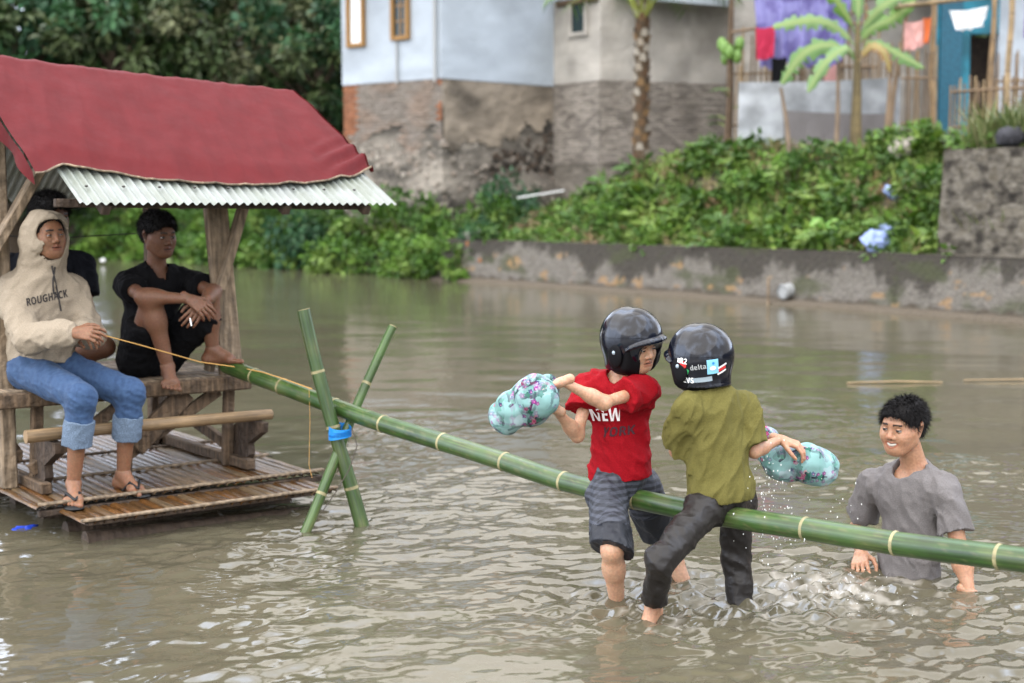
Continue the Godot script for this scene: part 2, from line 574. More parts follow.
	M.eye = mat(lin(1, 1, 1), 0.25, {"vc": true})
	M.tooth = mat(lin(0.46, 0.43, 0.37), 0.3)
	M.hair = mat(lin(0.008, 0.007, 0.007), 0.62, {"spec": 0.28})
	M.sandal = mat(lin(0.010, 0.011, 0.012), 0.6)
	M.helmet = mat(lin(0.005, 0.007, 0.013), 0.24, {"clear": 0.30, "clear_rough": 0.08, "spec": 0.36, "rtex": ngrey(0.012, 81, 0.35, 1.0, 5), "tex": ntex(0.008, 82, [[0.3, Color(0.55, 0.58, 0.72)], [0.75, Color(1, 1, 1)]], 512, 5), "scale": Vector3.ONE * 2.5})
	M.helmet_matt = mat(lin(0.004, 0.004, 0.005), 0.60, {"spec": 0.25, "nrm": fine_n, "nstr": 0.2, "scale": Vector3.ONE * 6})
	M.rubber = mat(lin(0.02, 0.02, 0.021), 0.5)
	M.silver = mat(lin(0.30, 0.37, 0.42), 0.35, {"metal": 0.3})
	M.sticker_blue = mat(lin(0.22, 0.52, 0.72), 0.4)
	M.sticker_white = mat(lin(0.75, 0.76, 0.75), 0.4)
	M.sticker_red = mat(lin(0.55, 0.03, 0.03), 0.4)
	M.sticker_green = mat(lin(0.03, 0.32, 0.10), 0.4)
	M.pillow = mat(lin(0.58, 0.58, 0.58), 0.8, {"tex": floral_texture(), "scale": Vector3.ONE * 3.7, "nrm": weave_n, "nstr": 0.15})
	# plants
	M.leaf = mat(lin(1, 1, 1), 0.5, {"vc": true, "back": Color(0.35, 0.42, 0.12), "spec": 0.35})
	M.leaf_dark = mat(lin(1, 1, 1), 0.5, {"vc": true, "back": Color(0.20, 0.26, 0.08), "spec": 0.35})
	M.bark = mat(lin(0.13, 0.095, 0.065), 0.95, {"tex": M.streaks, "nrm": rough_n, "nstr": 1.0, "scale": Vector3.ONE * 0.8})
	M.banana_stem = mat(lin(0.22, 0.17, 0.075), 0.7, {"tex": M.streaks_strong, "uv": true, "scale": Vector3(1, 0.6, 1)})
	M.palm_bark = mat(lin(1, 1, 1), 0.9, {"tex": grain, "vc": true})
	M.fruit = mat(lin(0.13, 0.24, 0.05), 0.5)
	M.stone = mat(lin(1, 1, 1), 0.95, {"tex": grain, "vc": true, "nrm": rough_n, "nstr": 0.9, "scale": Vector3.ONE * 0.8})
	# yard
	M.sheet_grey = mat(lin(0.36, 0.38, 0.40), 0.6, {"tex": ngrey(0.006, 91, 0.70, 1.0, 5), "scale": Vector3.ONE * 0.4})
	M.tarp_purple = mat(lin(0.19, 0.19, 0.36), 0.55, {"tex": ntex(0.008, 92, [[0.3, Color(0.62, 0.55, 0.75)], [0.6, Color(0.95, 0.93, 1.0)]], 512, 4), "scale": Vector3.ONE * 0.5})
	M.door_teal = mat(lin(0.010, 0.115, 0.185), 0.5, {"tex": grain, "scale": Vector3.ONE * 0.6})
	M.wall_teal = mat(lin(0.02, 0.19, 0.27), 0.7, {"tex": ngrey(0.005, 93, 0.7, 1.0, 5), "scale": Vector3.ONE * 0.4})
	M.cloth_crimson = mat(lin(0.34, 0.012, 0.045), 0.85)
	M.cloth_pink = mat(lin(0.62, 0.33, 0.30), 0.85)
	M.cloth_orange = mat(lin(0.55, 0.12, 0.03), 0.85)
	M.cloth_white = mat(lin(0.66, 0.68, 0.70), 0.85)
	M.cloth_purple = mat(lin(0.12, 0.02, 0.28), 0.85)
	M.plastic_blue = mat(lin(0.22, 0.29, 0.52), 0.5)
	M.plastic_deep = mat(lin(0.015, 0.05, 0.42), 0.35)
	M.plastic_black = mat(lin(0.02, 0.02, 0.025), 0.5)
	M.plastic_white = mat(lin(0.62, 0.63, 0.62), 0.6)
	M.rust = mat(lin(0.30, 0.125, 0.045), 0.9, {"tex": grain})
	M.pvc = mat(lin(0.30, 0.31, 0.31), 0.5)

# grain that runs along v: wood fibres and bamboo skin
func streak_texture(lo: float, hi: float, sd: int) -> ImageTexture:
	var img := Image.create(256, 512, false, Image.FORMAT_RGB8)
	var a := noise(0.09, sd, 3)
	var b := noise(0.012, sd + 1, 4)
	for y in 512:
		for x in 256:
			# wrap both ways by blending
			var fy := absf(y / 256.0 - 1.0)
			var fx := absf(x / 128.0 - 1.0)
			var w := 0.5 + 0.55 * a.get_noise_2d(fx * 128.0, fy * 16.0) + 0.35 * b.get_noise_2d(fx * 128.0, fy * 256.0)
			var k := lerpf(lo, hi, clampf(w, 0, 1))
			img.set_pixel(x, y, Color(k, k * 0.99, k * 0.97))
	img.generate_mipmaps()
	return ImageTexture.create_from_image(img)

func weave_normal() -> ImageTexture:
	var img := Image.create(256, 256, false, Image.FORMAT_RGB8)
	var n := noise(0.04, 77, 3)
	for y in 256:
		for x in 256:
			var k := 0.5 + 0.16 * sin(x * TAU / 8.0) * sin(y * TAU / 8.0) + 0.20 * n.get_noise_2d(absf(x - 128), absf(y - 128))
			img.set_pixel(x, y, Color(k, k, k))
	img.bump_map_to_normal_map(2.0)
	return ImageTexture.create_from_image(img)

func stripe_texture() -> ImageTexture:
	var img := Image.create(256, 256, false, Image.FORMAT_RGB8)
	var n := noise(0.03, 78, 3)
	for y in 256:
		for x in 256:
			var k := 0.80 + 0.2 * signf(sin((y + 3.0 * n.get_noise_2d(absf(x - 128), absf(y - 128))) * TAU / 32.0))
			img.set_pixel(x, y, Color(k, k, k))
	return ImageTexture.create_from_image(img)

# mint pillow cloth printed with dark branches, pink and purple blossoms and green leaves
func floral_texture() -> ImageTexture:
	var s := 512
	var img := Image.create(s, s, false, Image.FORMAT_RGB8)
	img.fill(Color(0.60, 0.79, 0.78))
	var r := RandomNumberGenerator.new()
	r.seed = 11
	for k in 7:
		blot(img, Vector2(r.randf() * s, r.randf() * s), 48.0 + r.randf() * 30.0, Color(0.76, 0.86, 0.88), r)
	for k in 3:
		blot(img, Vector2(r.randf() * s, r.randf() * s), 30.0 + r.randf() * 16.0, Color(0.93, 0.72, 0.74), r)
	for k in 16:
		var p := Vector2(r.randf() * s, r.randf() * s)
		var ang := r.randf() * TAU
		for st in 46:
			ang += r.randf_range(-0.24, 0.24)
			p += Vector2(cos(ang), sin(ang)) * 4.0
			disc(img, p, 9.5 - st * 0.08, Color(0.09, 0.10, 0.20))
			if st % 15 == 7:
				var q := p
				var a2 := ang + (1.0 if r.randf() < 0.5 else -1.0)
				for s2 in 10:
					q += Vector2(cos(a2), sin(a2)) * 3.5
					disc(img, q, 6.5, Color(0.12, 0.11, 0.25))
				blot(img, q, 15.0 + r.randf() * 8.0, [Color(0.62, 0.16, 0.58), Color(0.86, 0.22, 0.50), Color(0.30, 0.13, 0.50)][r.randi() % 3], r)
				blot(img, q + Vector2(4, 3), 6.0, Color(0.95, 0.55, 0.75), r)
			if st % 23 == 12:
				blot(img, p + Vector2(r.randf_range(-16, 16), r.randf_range(-16, 16)), 18.0 + r.randf() * 14.0, [Color(0.10, 0.42, 0.34), Color(0.22, 0.58, 0.45)][r.randi() % 2], r)
	return ImageTexture.create_from_image(img)

func disc(img: Image, p: Vector2, r: float, col: Color):
	var s := img.get_width()
	for y in range(int(p.y - r), int(p.y + r) + 1):
		for x in range(int(p.x - r), int(p.x + r) + 1):
			if Vector2(x - p.x, y - p.y).length() <= r: img.set_pixel(posmod(x, s), posmod(y, s), col)

func blot(img: Image, p: Vector2, r: float, col: Color, rn: RandomNumberGenerator):
	var s := img.get_width()
	var lobes := 5
	var ph := rn.randf() * TAU
	for y in range(int(p.y - r), int(p.y + r) + 1):
		for x in range(int(p.x - r), int(p.x + r) + 1):
			var q := Vector2(x - p.x, y - p.y)
			if q.length() <= r * (0.84 + 0.16 * cos(lobes * q.angle() + ph)): img.set_pixel(posmod(x, s), posmod(y, s), col)

# ---------------------------------------------------------------- the river
func ticks(segs: Array) -> PackedFloat32Array:
	var out := PackedFloat32Array()
	for s in segs:
		var t: float = s[0]
		while t < s[1] - 1e-6:
			out.push_back(t)
			t += s[2]
	out.push_back(segs[-1][1])
	return out

func wave(x: float, z: float, a: FastNoiseLite, b: FastNoiseLite, c: FastNoiseLite) -> float:
	var dist := -z
	var chop := clampf(1.3 - absf(dist - 5.2) / 5.5, 0.10, 1.0)
	chop *= clampf(0.62 + 1.3 * c.get_noise_2d(x * 0.45, z * 0.45), 0.25, 1.25)
	chop *= lerpf(1.0, 0.55, smoothstep(-1.0, -2.6, x))
	var h := 0.0185 * chop * a.get_noise_2d(x * 0.8 + z * 0.15, z * 1.1)
	h += 0.0060 * chop * (1.0 - 2.0 * absf(b.get_noise_2d(x * 0.75, z * 1.25)))
	h += 0.012 * clampf(1.0 - absf(dist - 12.0) / 25.0, 0.2, 1.0) * c.get_noise_2d(x * 0.5 + 40.0, z * 1.0)
	# stirred water round the wading legs, the stakes and the splash
	for r in [[0.415, -5.51, 0.011, 0.34], [0.742, -5.81, 0.010, 0.30], [0.55, -5.25, 0.012, 0.34], [0.915, -5.40, 0.012, 0.34], [1.33, -5.58, 0.020, 0.40], [1.65, -5.9, 0.008, 0.55], [-0.995, -6.66, 0.004, 0.22], [-0.739, -6.81, 0.004, 0.22]]:
		var q := Vector2(x - r[0], z - r[1]).length()
		if q < r[3] * 2.2:
			h += r[2] * exp(-q * q / (r[3] * r[3])) * (cos(q * 46.0) * 0.40 + 1.5 * b.get_noise_2d(x * 1.2, z * 1.2))
	return h

func build_water():
	var xs := ticks([[-60, -12, 4.0], [-12, -4, 0.25], [-4, -2.9, 0.06], [-2.9, 2.9, 0.020], [2.9, 4.2, 0.06], [4.2, 12, 0.25], [12, 40, 4.0]])
	var zs := ticks([[-75, -50, 4.0], [-50, -20, 0.5], [-20, -12, 0.12], [-12, -8.2, 0.045], [-8.2, -3.8, 0.020], [-3.8, 0, 0.2], [0, 20, 4.0]])
	var a := noise(3.0, 101, 4)
	var b := noise(6.0, 102, 2)
	var c := noise(0.9, 103, 2)
	var m := MB.new()
	var nx := xs.size()
	for z in zs:
		for x in xs:
			m.v.push_back(Vector3(x, wave(x, z, a, b, c), z))
	m.n.resize(m.v.size()); m.c.resize(m.v.size()); m.u.resize(m.v.size())
	# silt brown, with froth where the fighters and the man churn the water
	var fo := noise(9.0, 104, 4)
	var sl := noise(0.5, 105, 3)
	for k in m.v.size():
		var q := m.v[k]
		var g := 1.0 + 0.18 * sl.get_noise_2d(q.x, q.z)
		var col := lin(0.172 * g, 0.163 * g, 0.120 * g)
		var amt := 0.0
		for r in [[1.28, -5.62, 0.30, 0.95], [1.55, -5.78, 0.22, 0.5], [0.93, -5.42, 0.16, 0.5], [0.60, -5.25, 0.14, 0.35], [0.72, -5.80, 0.16, 0.4]]:
			var e: float = Vector2(q.x - r[0], q.z - r[1]).length() / r[2]
			if e < 2.2: amt = maxf(amt, r[3] * exp(-e * e))
		if amt > 0.02:
			col = col.lerp(lin(0.60, 0.59, 0.56), clampf((fo.get_noise_2d(q.x, q.z) + 0.70 * amt - 0.32) * 2.4, 0.0, 1.0) * 0.8)
		m.c[k] = col
	for j in zs.size() - 1:
		for k in nx - 1:
			var p := j * nx + k
			m.tri(p, p + 1, p + nx); m.tri(p + 1, p + nx + 1, p + nx)
	m.smooth()
	structure("river_water", m.mesh(), M.water)

# ---------------------------------------------------------------- the far bank, laid out along the river: s metres upstream (to the left), u metres inland
var bank_curve: Curve3D
var bank_zero := 0.0

func bank(s: float, u: float, y := 0.0) -> Vector3:
	if bank_curve == null:
		bank_curve = Curve3D.new()
		for p in [[22, -6], [15, 6], [10.2, 14], [6.886, 19.08], [5.176, 21.74], [3.231, 24.42], [-0.244, 28.94], [-6.135, 36.09], [-12.49, 43.2], [-22, 53], [-40, 70]]:
			bank_curve.add_point(Vector3(p[0], 0, -p[1]))
		bank_zero = bank_curve.get_closest_offset(Vector3(6.886, 0, -19.08))
	var d := clampf(bank_zero + s, 0, bank_curve.get_baked_length())
	var p := bank_curve.sample_baked(d)
	var q := (bank_curve.sample_baked(d + 1.5) - bank_curve.sample_baked(d - 1.5)).normalized()
	var n := Vector3(-q.z, 0, q.x)
	return p + n * u + Vector3(0, y, 0)

func inland(s: float) -> Vector3:
	return (bank(s, 1.0) - bank(s, 0.0)).normalized()

var land_noise: FastNoiseLite
func land(s: float, u: float) -> float:
	if land_noise == null: land_noise = noise(0.35, 5, 4)
	var yard := lerpf(2.50, 1.18, smoothstep(10.0, 14.0, s))
	var edge := lerpf(0.78, -0.15, smoothstep(13.6, 14.3, s))
	if u < 0.12: return -1.0 if s < 13.9 else lerpf(-0.25, -1.2, clampf((0.12 - u) / 3.0, 0, 1))
	var rise := smoothstep(0.25, lerpf(3.4, 2.0, smoothstep(11.0, 14.0, s)), u)
	var y := lerpf(edge, yard, rise)
	y = lerpf(y, lerpf(0.78, 2.34, smoothstep(0.62, 0.66, u)), 1.0 - smoothstep(1.55, 2.0, s))
	y += 0.16 * land_noise.get_noise_2d(s, u * 1.3) * smoothstep(0.2, 1.2, u)
	y += maxf(0.0, u - 9.0) * lerpf(0.05, 0.62, smoothstep(17.0, 26.0, s)) * (1.0 + 0.3 * land_noise.get_noise_2d(s * 0.3, u * 0.3))
	return y

func build_terrain():
	var ss := ticks([[-33, -4, 2.0], [-4, 24, 0.35], [24, 40, 0.8], [40, 52, 2.0]])
	var us := ticks([[-3, 0, 1.0], [0, 0.11, 0.11], [0.11, 0.13, 0.02], [0.13, 0.25, 0.12], [0.25, 5, 0.3], [5, 12, 0.7], [12, 60, 3.0]])
	var m := MB.new()
	for s in ss:
		for u in us:
			m.vert(bank(s, u, land(s, u)), Vector3.UP)
	var n := us.size()
	for a in ss.size() - 1:
		for b in n - 1:
			var p := a * n + b
			m.tri(p, p + 1, p + n); m.tri(p + 1, p + n + 1, p + n)
	m.smooth()
	structure("river_bank_ground", m.mesh(), M.ground)

func build_river_wall():
	var w := thing("river_wall", "long low grey concrete river wall with dark mossy streaks along its top", "wall", bank(6.0, 0.0))
	var off := w.position
	var dn := noise(1.1, 61, 4)
	var fn := noise(5.0, 62, 4)
	var top := 0.86
	var f := func(a: float, b: float) -> Vector3:
		var s := lerpf(-14.0, 14.2, a)
		var y := lerpf(-0.2, top, b)
		return bank(s, -0.04 + 0.012 * fn.get_noise_2d(s * 2.0, y * 2.0) + 0.05 * (1.0 - b) * -1.0, y) - off
	var m := sheet(760, 26, f)
	for b in 27:
		for a in 761:
			var s := lerpf(-14.0, 14.2, a / 760.0)
			var y := lerpf(-0.2, top, b / 26.0)
			var drip := 0.50 - 1.0 * maxf(dn.get_noise_1d(s * 0.55), 0.0) + 0.35 * dn.get_noise_1d(s * 0.25 + 70.0) - 0.16 * fn.get_noise_2d(s * 0.55, y * 0.15) + 0.10 * fn.get_noise_2d(s * 0.9, y * 1.5) + lerpf(0.02, 0.20, clampf(s / 10.0, 0, 1))
			var pale := lin(0.225, 0.205, 0.18).lerp(lin(0.135, 0.122, 0.100), 0.5 + 0.5 * dn.get_noise_2d(s * 3.0, y * 4.0))
			var dark := lin(0.040, 0.036, 0.030).lerp(lin(0.075, 0.065, 0.050), 0.5 + 0.5 * fn.get_noise_2d(s * 3.0, y * 3.0))
			var col := pale.lerp(dark, smoothstep(drip - 0.10, drip + 0.10, y + 0.10 * fn.get_noise_2d(s * 2.5, y * 5.0)))
			col = col.lerp(lin(0.062, 0.070, 0.030), 0.75 * smoothstep(0.10, 0.45, dn.get_noise_2d(s * 0.7 + 90.0, y * 1.3)))
			var low := 0.10 + 0.10 * dn.get_noise_1d(s * 2.2 + 9.0)
			col = col.lerp(lin(0.085, 0.068, 0.050), 1.0 - smoothstep(low - 0.02, low + 0.03, y))
			var ora := dn.get_noise_2d(s * 1.1 + 30.0, y * 2.0)
			if y > low and y < drip: col = col.lerp(lin(0.36, 0.22, 0.10), 0.7 * smoothstep(0.30, 0.42, ora))
			m.c[b * 761 + a] = col
	put("wall_face", m.mesh(), M.wall_concrete, w)
	var t := sheet(140, 3, func(a: float, b: float) -> Vector3:
		var s := lerpf(-14.0, 14.2, a)
		return bank(s, lerpf(-0.05, 0.30, b), top + 0.012 * fn.get_noise_2d(s * 3.0, b * 3.0) - (0.01 if b == 0.0 else 0.0)) - off, lin(0.10, 0.085, 0.062))
	put("coping", t.mesh(), M.wall_concrete, w)
	var g := sheet(140, 4, func(a: float, b: float) -> Vector3:
		var s := lerpf(-14.0, 14.2, a)
		return bank(s, [-0.34, -0.30, -0.22, -0.10, -0.03][int(b * 4.0 + 0.5)], [-0.2, 0.01, 0.06, 0.075, 0.08][int(b * 4.0 + 0.5)] + 0.03 * dn.get_noise_2d(s * 2.0, b)) - off, lin(0.12, 0.095, 0.070))
	put("footing", g.mesh(), M.wall_concrete, w)
	# the drain pipe that sticks out of the wall over the water, and the stake beside it
	var pp := thing("drain_pipe", "grey drain pipe end sticking out of the river wall above the water", "pipe", bank(4.35, -0.1, 0.22))
	var pm := MB.new()
	pm.tube([bank(4.35, 0.05, 0.24) - pp.position, bank(4.33, -0.26, 0.20) - pp.position], [0.11], 18, Color.WHITE, false)
	pm.tube([bank(4.33, -0.26, 0.20) - pp.position, bank(4.35, 0.05, 0.24) - pp.position], [0.095], 18, Color.WHITE, false)
	put("pipe_barrel", pm.mesh(), M.pvc, pp)
	var cm := MB.new()
	cm.tube([bank(4.33, -0.225, 0.205) - pp.position, bank(4.33, -0.245, 0.202) - pp.position], [0.122], 18)
	put("pipe_collar", cm.mesh(), M.pvc, pp)
	var st := MB.new()
	var sp := bank(4.55, -0.35, 0.0)
	st.tube([Vector3(0, -0.3, 0), Vector3(0.01, 0.16, 0), Vector3(0.0, 0.42, 0.01)], [0.028, 0.025, 0.02], 8)
	var stake := put("mooring_stake", st.mesh(), M.wood_pale, null, Transform3D(Basis.IDENTITY, sp))
	tag(stake, "thin wooden stake standing in the water beside the drain pipe", "stake")
	# the high block of old concrete at the right, over the river wall
	var bw := thing("concrete_block_wall", "tall weathered concrete retaining wall standing on the river wall", "wall", bank(-3.0, 0.4))
	off = bw.position
	var fb := func(a: float, b: float) -> Vector3:
		var s := lerpf(1.7, -13.0, a)
		var y := lerpf(0.80, 2.36, b)
		return bank(s, 0.20 + 0.12 * b + 0.03 * fn.get_noise_2d(s, y), y) - off
	put("wall_face", sheet(120, 16, fb).mesh(), M.block_concrete, bw)
	var sd := sheet(4, 16, func(a: float, b: float) -> Vector3:
		return bank(1.7 + 0.02 * fn.get_noise_2d(a * 3.0, b * 5.0), lerpf(0.20 + 0.12 * b, 0.62, a), lerpf(0.80, 2.36, b)) - off)
	put("wall_end", sd.mesh(), M.block_concrete, bw)
	var tp := sheet(60, 3, func(a: float, b: float) -> Vector3:
		var s := lerpf(1.7, -13.0, a)
		return bank(s, lerpf(0.32, 0.64, b), 2.362 + 0.02 * fn.get_noise_2d(s * 2.0, b)) - off)
	put("wall_top", tp.mesh(), M.block_concrete, bw)

# ---------------------------------------------------------------- houses
func prism(foot: Array, y0: float, y1: float) -> MB:
	var m := MB.new()
	var n := foot.size()
	for k in n:
		var a: Vector2 = foot[k]
		var b: Vector2 = foot[(k + 1) % n]
		m.face(Vector3(a.x, y0, a.y), Vector3(a.x, y1, a.y), Vector3(b.x, y1, b.y), Vector3(b.x, y0, b.y))
	for k in range(1, n - 1):
		m.face3(Vector3(foot[0].x, y1, foot[0].y), Vector3(foot[k + 1].x, y1, foot[k + 1].y), Vector3(foot[k].x, y1, foot[k].y))
	return m

# courses of bricks on the wall from a to b (looking at it, left to right), standing proud of it
func brick_courses(a: Vector3, b: Vector3, y0: float, y1: float, keep: Callable, tint: Callable) -> MB:
	var m := MB.new()
	var along := (b - a)
	along.y = 0
	var len := along.length()
	along = along.normalized()
	var out := Vector3.UP.cross(along) * -1.0
	if out.z < 0: out = -out
	var bh := 0.075
	var bl := 0.21
	var row := 0
	var y := y0
	while y < y1 - 0.03:
		var x := -0.1 * (row % 2)
		while x < len:
			var x0 := maxf(x, 0.0)
			var x1 := minf(x + bl, len)
			if x1 - x0 > 0.05:
				var cx := (x0 + x1) * 0.5
				if keep.call(cx, y):
					var c := Vector3(a.x, y + bh * 0.5, a.z) + along * cx + out * rng.randf_range(-0.010, 0.012)
					m.box(c, along * ((x1 - x0) * 0.5 - 0.006), Vector3.UP * (bh * 0.5 - 0.006), out * 0.03, tint.call(cx, y), 0.006)
			x += bl
		y += bh
		row += 1
	return m

func stones(m: MB, count: int, place: Callable, size: float, out: Vector3, tints: Array):
	var nn := noise(3.0, 33, 2)
	for k in count:
		var p: Vector3 = place.call(rng.randf(), rng.randf())
		var s := size * rng.randf_range(0.55, 1.35)
		var b := MB.new()
		b.sphere(Vector3.ZERO, Vector3(s, s * rng.randf_range(0.5, 0.85), s * 0.8), 8, 6, tints[rng.randi() % tints.size()])
		for j in b.v.size():
			b.v[j] *= 1.0 + 0.35 * nn.get_noise_3dv(b.v[j] / s * 0.8 + Vector3(k * 7.0, 0, 0))
		b.smooth()
		m.add(b, Transform3D(Basis.from_euler(Vector3(rng.randf() * 0.6, rng.randf() * 6.0, rng.randf() * 0.6)), p + out * rng.randf_range(-0.78, -0.35) * s))

func window(parent: Node, o: Vector3, along: Vector3, out: Vector3, w: float, h: float, rows: int, cols: int, glass: Material, frame: Material, leaf_open := false):
	var c := o + Vector3.UP * h * 0.5
	var fm := MB.new()
	for s in [-1.0, 1.0]:
		fm.box(c + along * s * (w * 0.5 + 0.04) + out * 0.03, along * 0.05, Vector3.UP * (h * 0.5 + 0.09), out * 0.06, Color.WHITE, 0.01)
		fm.box(c + Vector3.UP * s * (h * 0.5 + 0.04) + out * 0.03, along * (w * 0.5 - 0.012), Vector3.UP * 0.05, out * 0.058, Color.WHITE, 0.01)
	var f := put("window_frame", fm.mesh(), frame, parent)
	for r in rows:
		for q in cols:
			var pw := w / cols
			var ph := h / rows
			var g := MB.new()
			g.box(c + along * ((q + 0.5) * pw - w * 0.5) + Vector3.UP * ((r + 0.5) * ph - h * 0.5) + out * 0.012, along * (pw * 0.5 - 0.012), Vector3.UP * (ph * 0.5 - 0.012), out * 0.004)
			put("pane", g.mesh(), glass, f)
	var gm := MB.new()
	for r in range(1, rows): gm.box(c + Vector3.UP * (r * h / rows - h * 0.5) + out * 0.02, along * (w * 0.5), Vector3.UP * 0.014, out * 0.018)
	for q in range(1, cols): gm.box(c + along * (q * w / cols - w * 0.5) + out * 0.022, along * 0.014, Vector3.UP * (h * 0.5), out * 0.018)
	if gm.v.size(): put("glazing_bar", gm.mesh(), frame, f)

func build_houses():
	var L := Vector2(-4.2, -36.0)
	var C := Vector2(-1.65, -34.0)
	var I := Vector2(1.05, -36.3)
	var O := Vector2(2.16, -35.0)
	var R := Vector2(5.55, -36.2)
	var back := Vector2(1.5, -7.0)
	var base := Vector3(C.x, 1.0, C.y)
	var h := thing("white_house", "white painted house on a tall rough brick and stone base by the river", "house", base)
	var P := func(p: Vector2, y: float) -> Vector3: return Vector3(p.x, y, p.y) - base
	var loc := func(p: Vector2) -> Vector2: return p - C
	var foot: Array = [loc.call(L), loc.call(C), loc.call(I), loc.call(I + back), loc.call(L + back)]
	var seam := 4.56
	put("foundation_wall", prism(foot, 0.0 - 0.6, seam - 1.0).mesh(), M.mortar, h)
	var grow := func(k: float) -> Array:
		var cen := Vector2.ZERO
		for p in foot: cen += p
		cen /= foot.size()
		return foot.map(func(p): return p + (p - cen).normalized() * k)
	put("painted_wall", prism(grow.call(0.05), seam - 1.0, 7.4 - 1.0).mesh(), M.paint_white, h)
	# bricks of the left face: grey-brown courses above, an orange patch near the far corner
	var bn := noise(0.6, 71, 3)
	var l3: Vector3 = P.call(L, 1.0)
	var c3: Vector3 = P.call(C, 1.0)
	var i3: Vector3 = P.call(I, 1.0)
	var left_len := (c3 - l3).length()
	var tintL := func(x: float, y: float) -> Color:
		var v := rng.randf_range(0.8, 1.2)
		if (x < 0.45 and y > 1.9 + x) or (x > left_len - 0.14 and bn.get_noise_2d(x * 4.0, y * 3.0) > -0.05 and y > 1.6): return lin(0.34 * v, 0.145 * v, 0.075 * v)
		return lin(0.27 * v, 0.235 * v, 0.20 * v).lerp(lin(0.30 * v, 0.21 * v, 0.155 * v), clampf(bn.get_noise_2d(x * 2.0, y * 2.0) + 0.2, 0, 1))
	var bl := brick_courses(l3, c3, 1.75, seam - 1.0 - 0.01, func(x, y): return y > 2.1 + 0.7 * bn.get_noise_2d(x, y) - 0.3 * float(x < 0.5), tintL)
	tag(put("brick_courses", bl.mesh(), M.brick, h), "", "", "", "stuff")
	var tones := [lin(0.28, 0.25, 0.21), lin(0.33, 0.29, 0.24), lin(0.23, 0.20, 0.165), lin(0.30, 0.25, 0.20), lin(0.37, 0.335, 0.285)]
	var outL := Vector3(-(C - L).y, 0, (C - L).x).normalized()
	if outL.z < 0: outL = -outL
	var rs := MB.new()
	stones(rs, 300, func(a, b): return l3.lerp(c3, a) + Vector3.UP * lerpf(0.0, 2.25, b), 0.11, outL, tones)
	tag(put("rubble_stones", rs.mesh(), M.stone, h), "", "", "", "stuff")
	# right face: a smooth coat of plaster, broken away below where the dark stones show
	var outR := Vector3(-(I - C).y, 0, (I - C).x).normalized()
	if outR.z < 0: outR = -outR
	var pn := noise(0.9, 72, 3)
	var pl := MB.new()
	var span := i3 - c3
	for a in 40:
		for b in 24:
			var x0 := lerpf(0.015, 0.985, a / 40.0)
			var x1 := lerpf(0.015, 0.985, (a + 1) / 40.0)
			var y0 := lerpf(1.6, seam - 1.0 - 0.02, b / 24.0)
			var y1 := lerpf(1.6, seam - 1.0 - 0.02, (b + 1) / 24.0)
			if y0 > 2.0 + 0.55 * smoothstep(0.45, 0.8, x0) + 0.35 * pn.get_noise_2d(x0 * 5.0, y0):
				pl.box(c3 + span * (x0 + x1) * 0.5 + Vector3.UP * (y0 + y1) * 0.5 + outR * 0.02, span * (x1 - x0) * 0.5, Vector3.UP * (y1 - y0) * 0.5, outR * 0.025)
	put("plaster_coat", pl.mesh(), M.plaster, h)
	var ds := MB.new()
	stones(ds, 150, func(a, b): return c3.lerp(i3, a) + Vector3.UP * (0.25 + 1.75 * b), 0.12, outR, tones)
	stones(ds, 130, func(a, b): return c3.lerp(i3, lerpf(0.42, 1.0, a)) + Vector3.UP * (1.35 + 1.15 * b * (0.4 + 0.6 * a)), 0.12, outR, [lin(0.05, 0.042, 0.034), lin(0.085, 0.065, 0.05), lin(0.12, 0.09, 0.065)])
	tag(put("rubble_stones", ds.mesh(), M.stone, h), "", "", "", "stuff")
	# windows of the left face
	var al := (c3 - l3).normalized()
	window(h, l3 + al * 0.52 + Vector3.UP * 4.55 + outL * 0.06, al, outL, 0.42, 1.45, 1, 1, M.sticker_white, M.wood_yellow)
	window(h, l3 + al * 2.0 + Vector3.UP * 4.62 + outL * 0.06, al, outL, 0.40, 1.45, 4, 2, M.glass_dark, M.wood_yellow)
	var pipe := MB.new()
	pipe.tube([c3 + outL * 0.12 - al * 0.12 + Vector3.UP * 3.5, c3 + outL * 0.12 - al * 0.12 + Vector3.UP * 6.4], [0.045], 10)
	put("downpipe", pipe.mesh(), M.pvc, h)
	var pipe2 := MB.new()
	pipe2.tube([l3 + al * 1.88 + outL * 0.1 + Vector3.UP * 3.5, l3 + al * 1.88 + outL * 0.1 + Vector3.UP * 4.5], [0.03], 8)
	put("downpipe", pipe2.mesh(), M.pvc, h)
	var rf := MB.new()
	var cen := (l3 + i3) * 0.5 + Vector3(1.0, 0, -2.5)
	var eave: Array = grow.call(0.9)
	for k in eave.size():
		var a: Vector2 = eave[k]
		var b: Vector2 = eave[(k + 1) % eave.size()]
		rf.face3(Vector3(a.x, 6.4, a.y), cen + Vector3.UP * 8.2, Vector3(b.x, 6.4, b.y))
		rf.face3(Vector3(a.x, 6.39, a.y), Vector3(b.x, 6.39, b.y), cen + Vector3.UP * 6.41)
	put("roof", rf.mesh(), M.rust, h)
	# ---- annex
	var ab := Vector3(O.x, 2.4, O.y)
	var an := thing("beige_annex", "beige plastered annex with grey brick lower wall beside the white house", "house", ab)
	var af: Array = [I + Vector2(0.02, 0.03), O, R, R + back, I + back + Vector2(0.02, 0)].map(func(p): return p - O)
	put("lower_wall", prism(af, -0.8, 4.60 - 2.4).mesh(), M.mortar, an)
	var ag := Vector2.ZERO
	for p in af: ag += p
	ag /= af.size()
	put("plastered_wall", prism(af.map(func(p): return p + (p - ag).normalized() * 0.04), 4.60 - 2.4, 6.65 - 2.4).mesh(), M.paint_beige, an)
	var Q := func(p: Vector2, y: float) -> Vector3: return Vector3(p.x, y, p.y) - ab
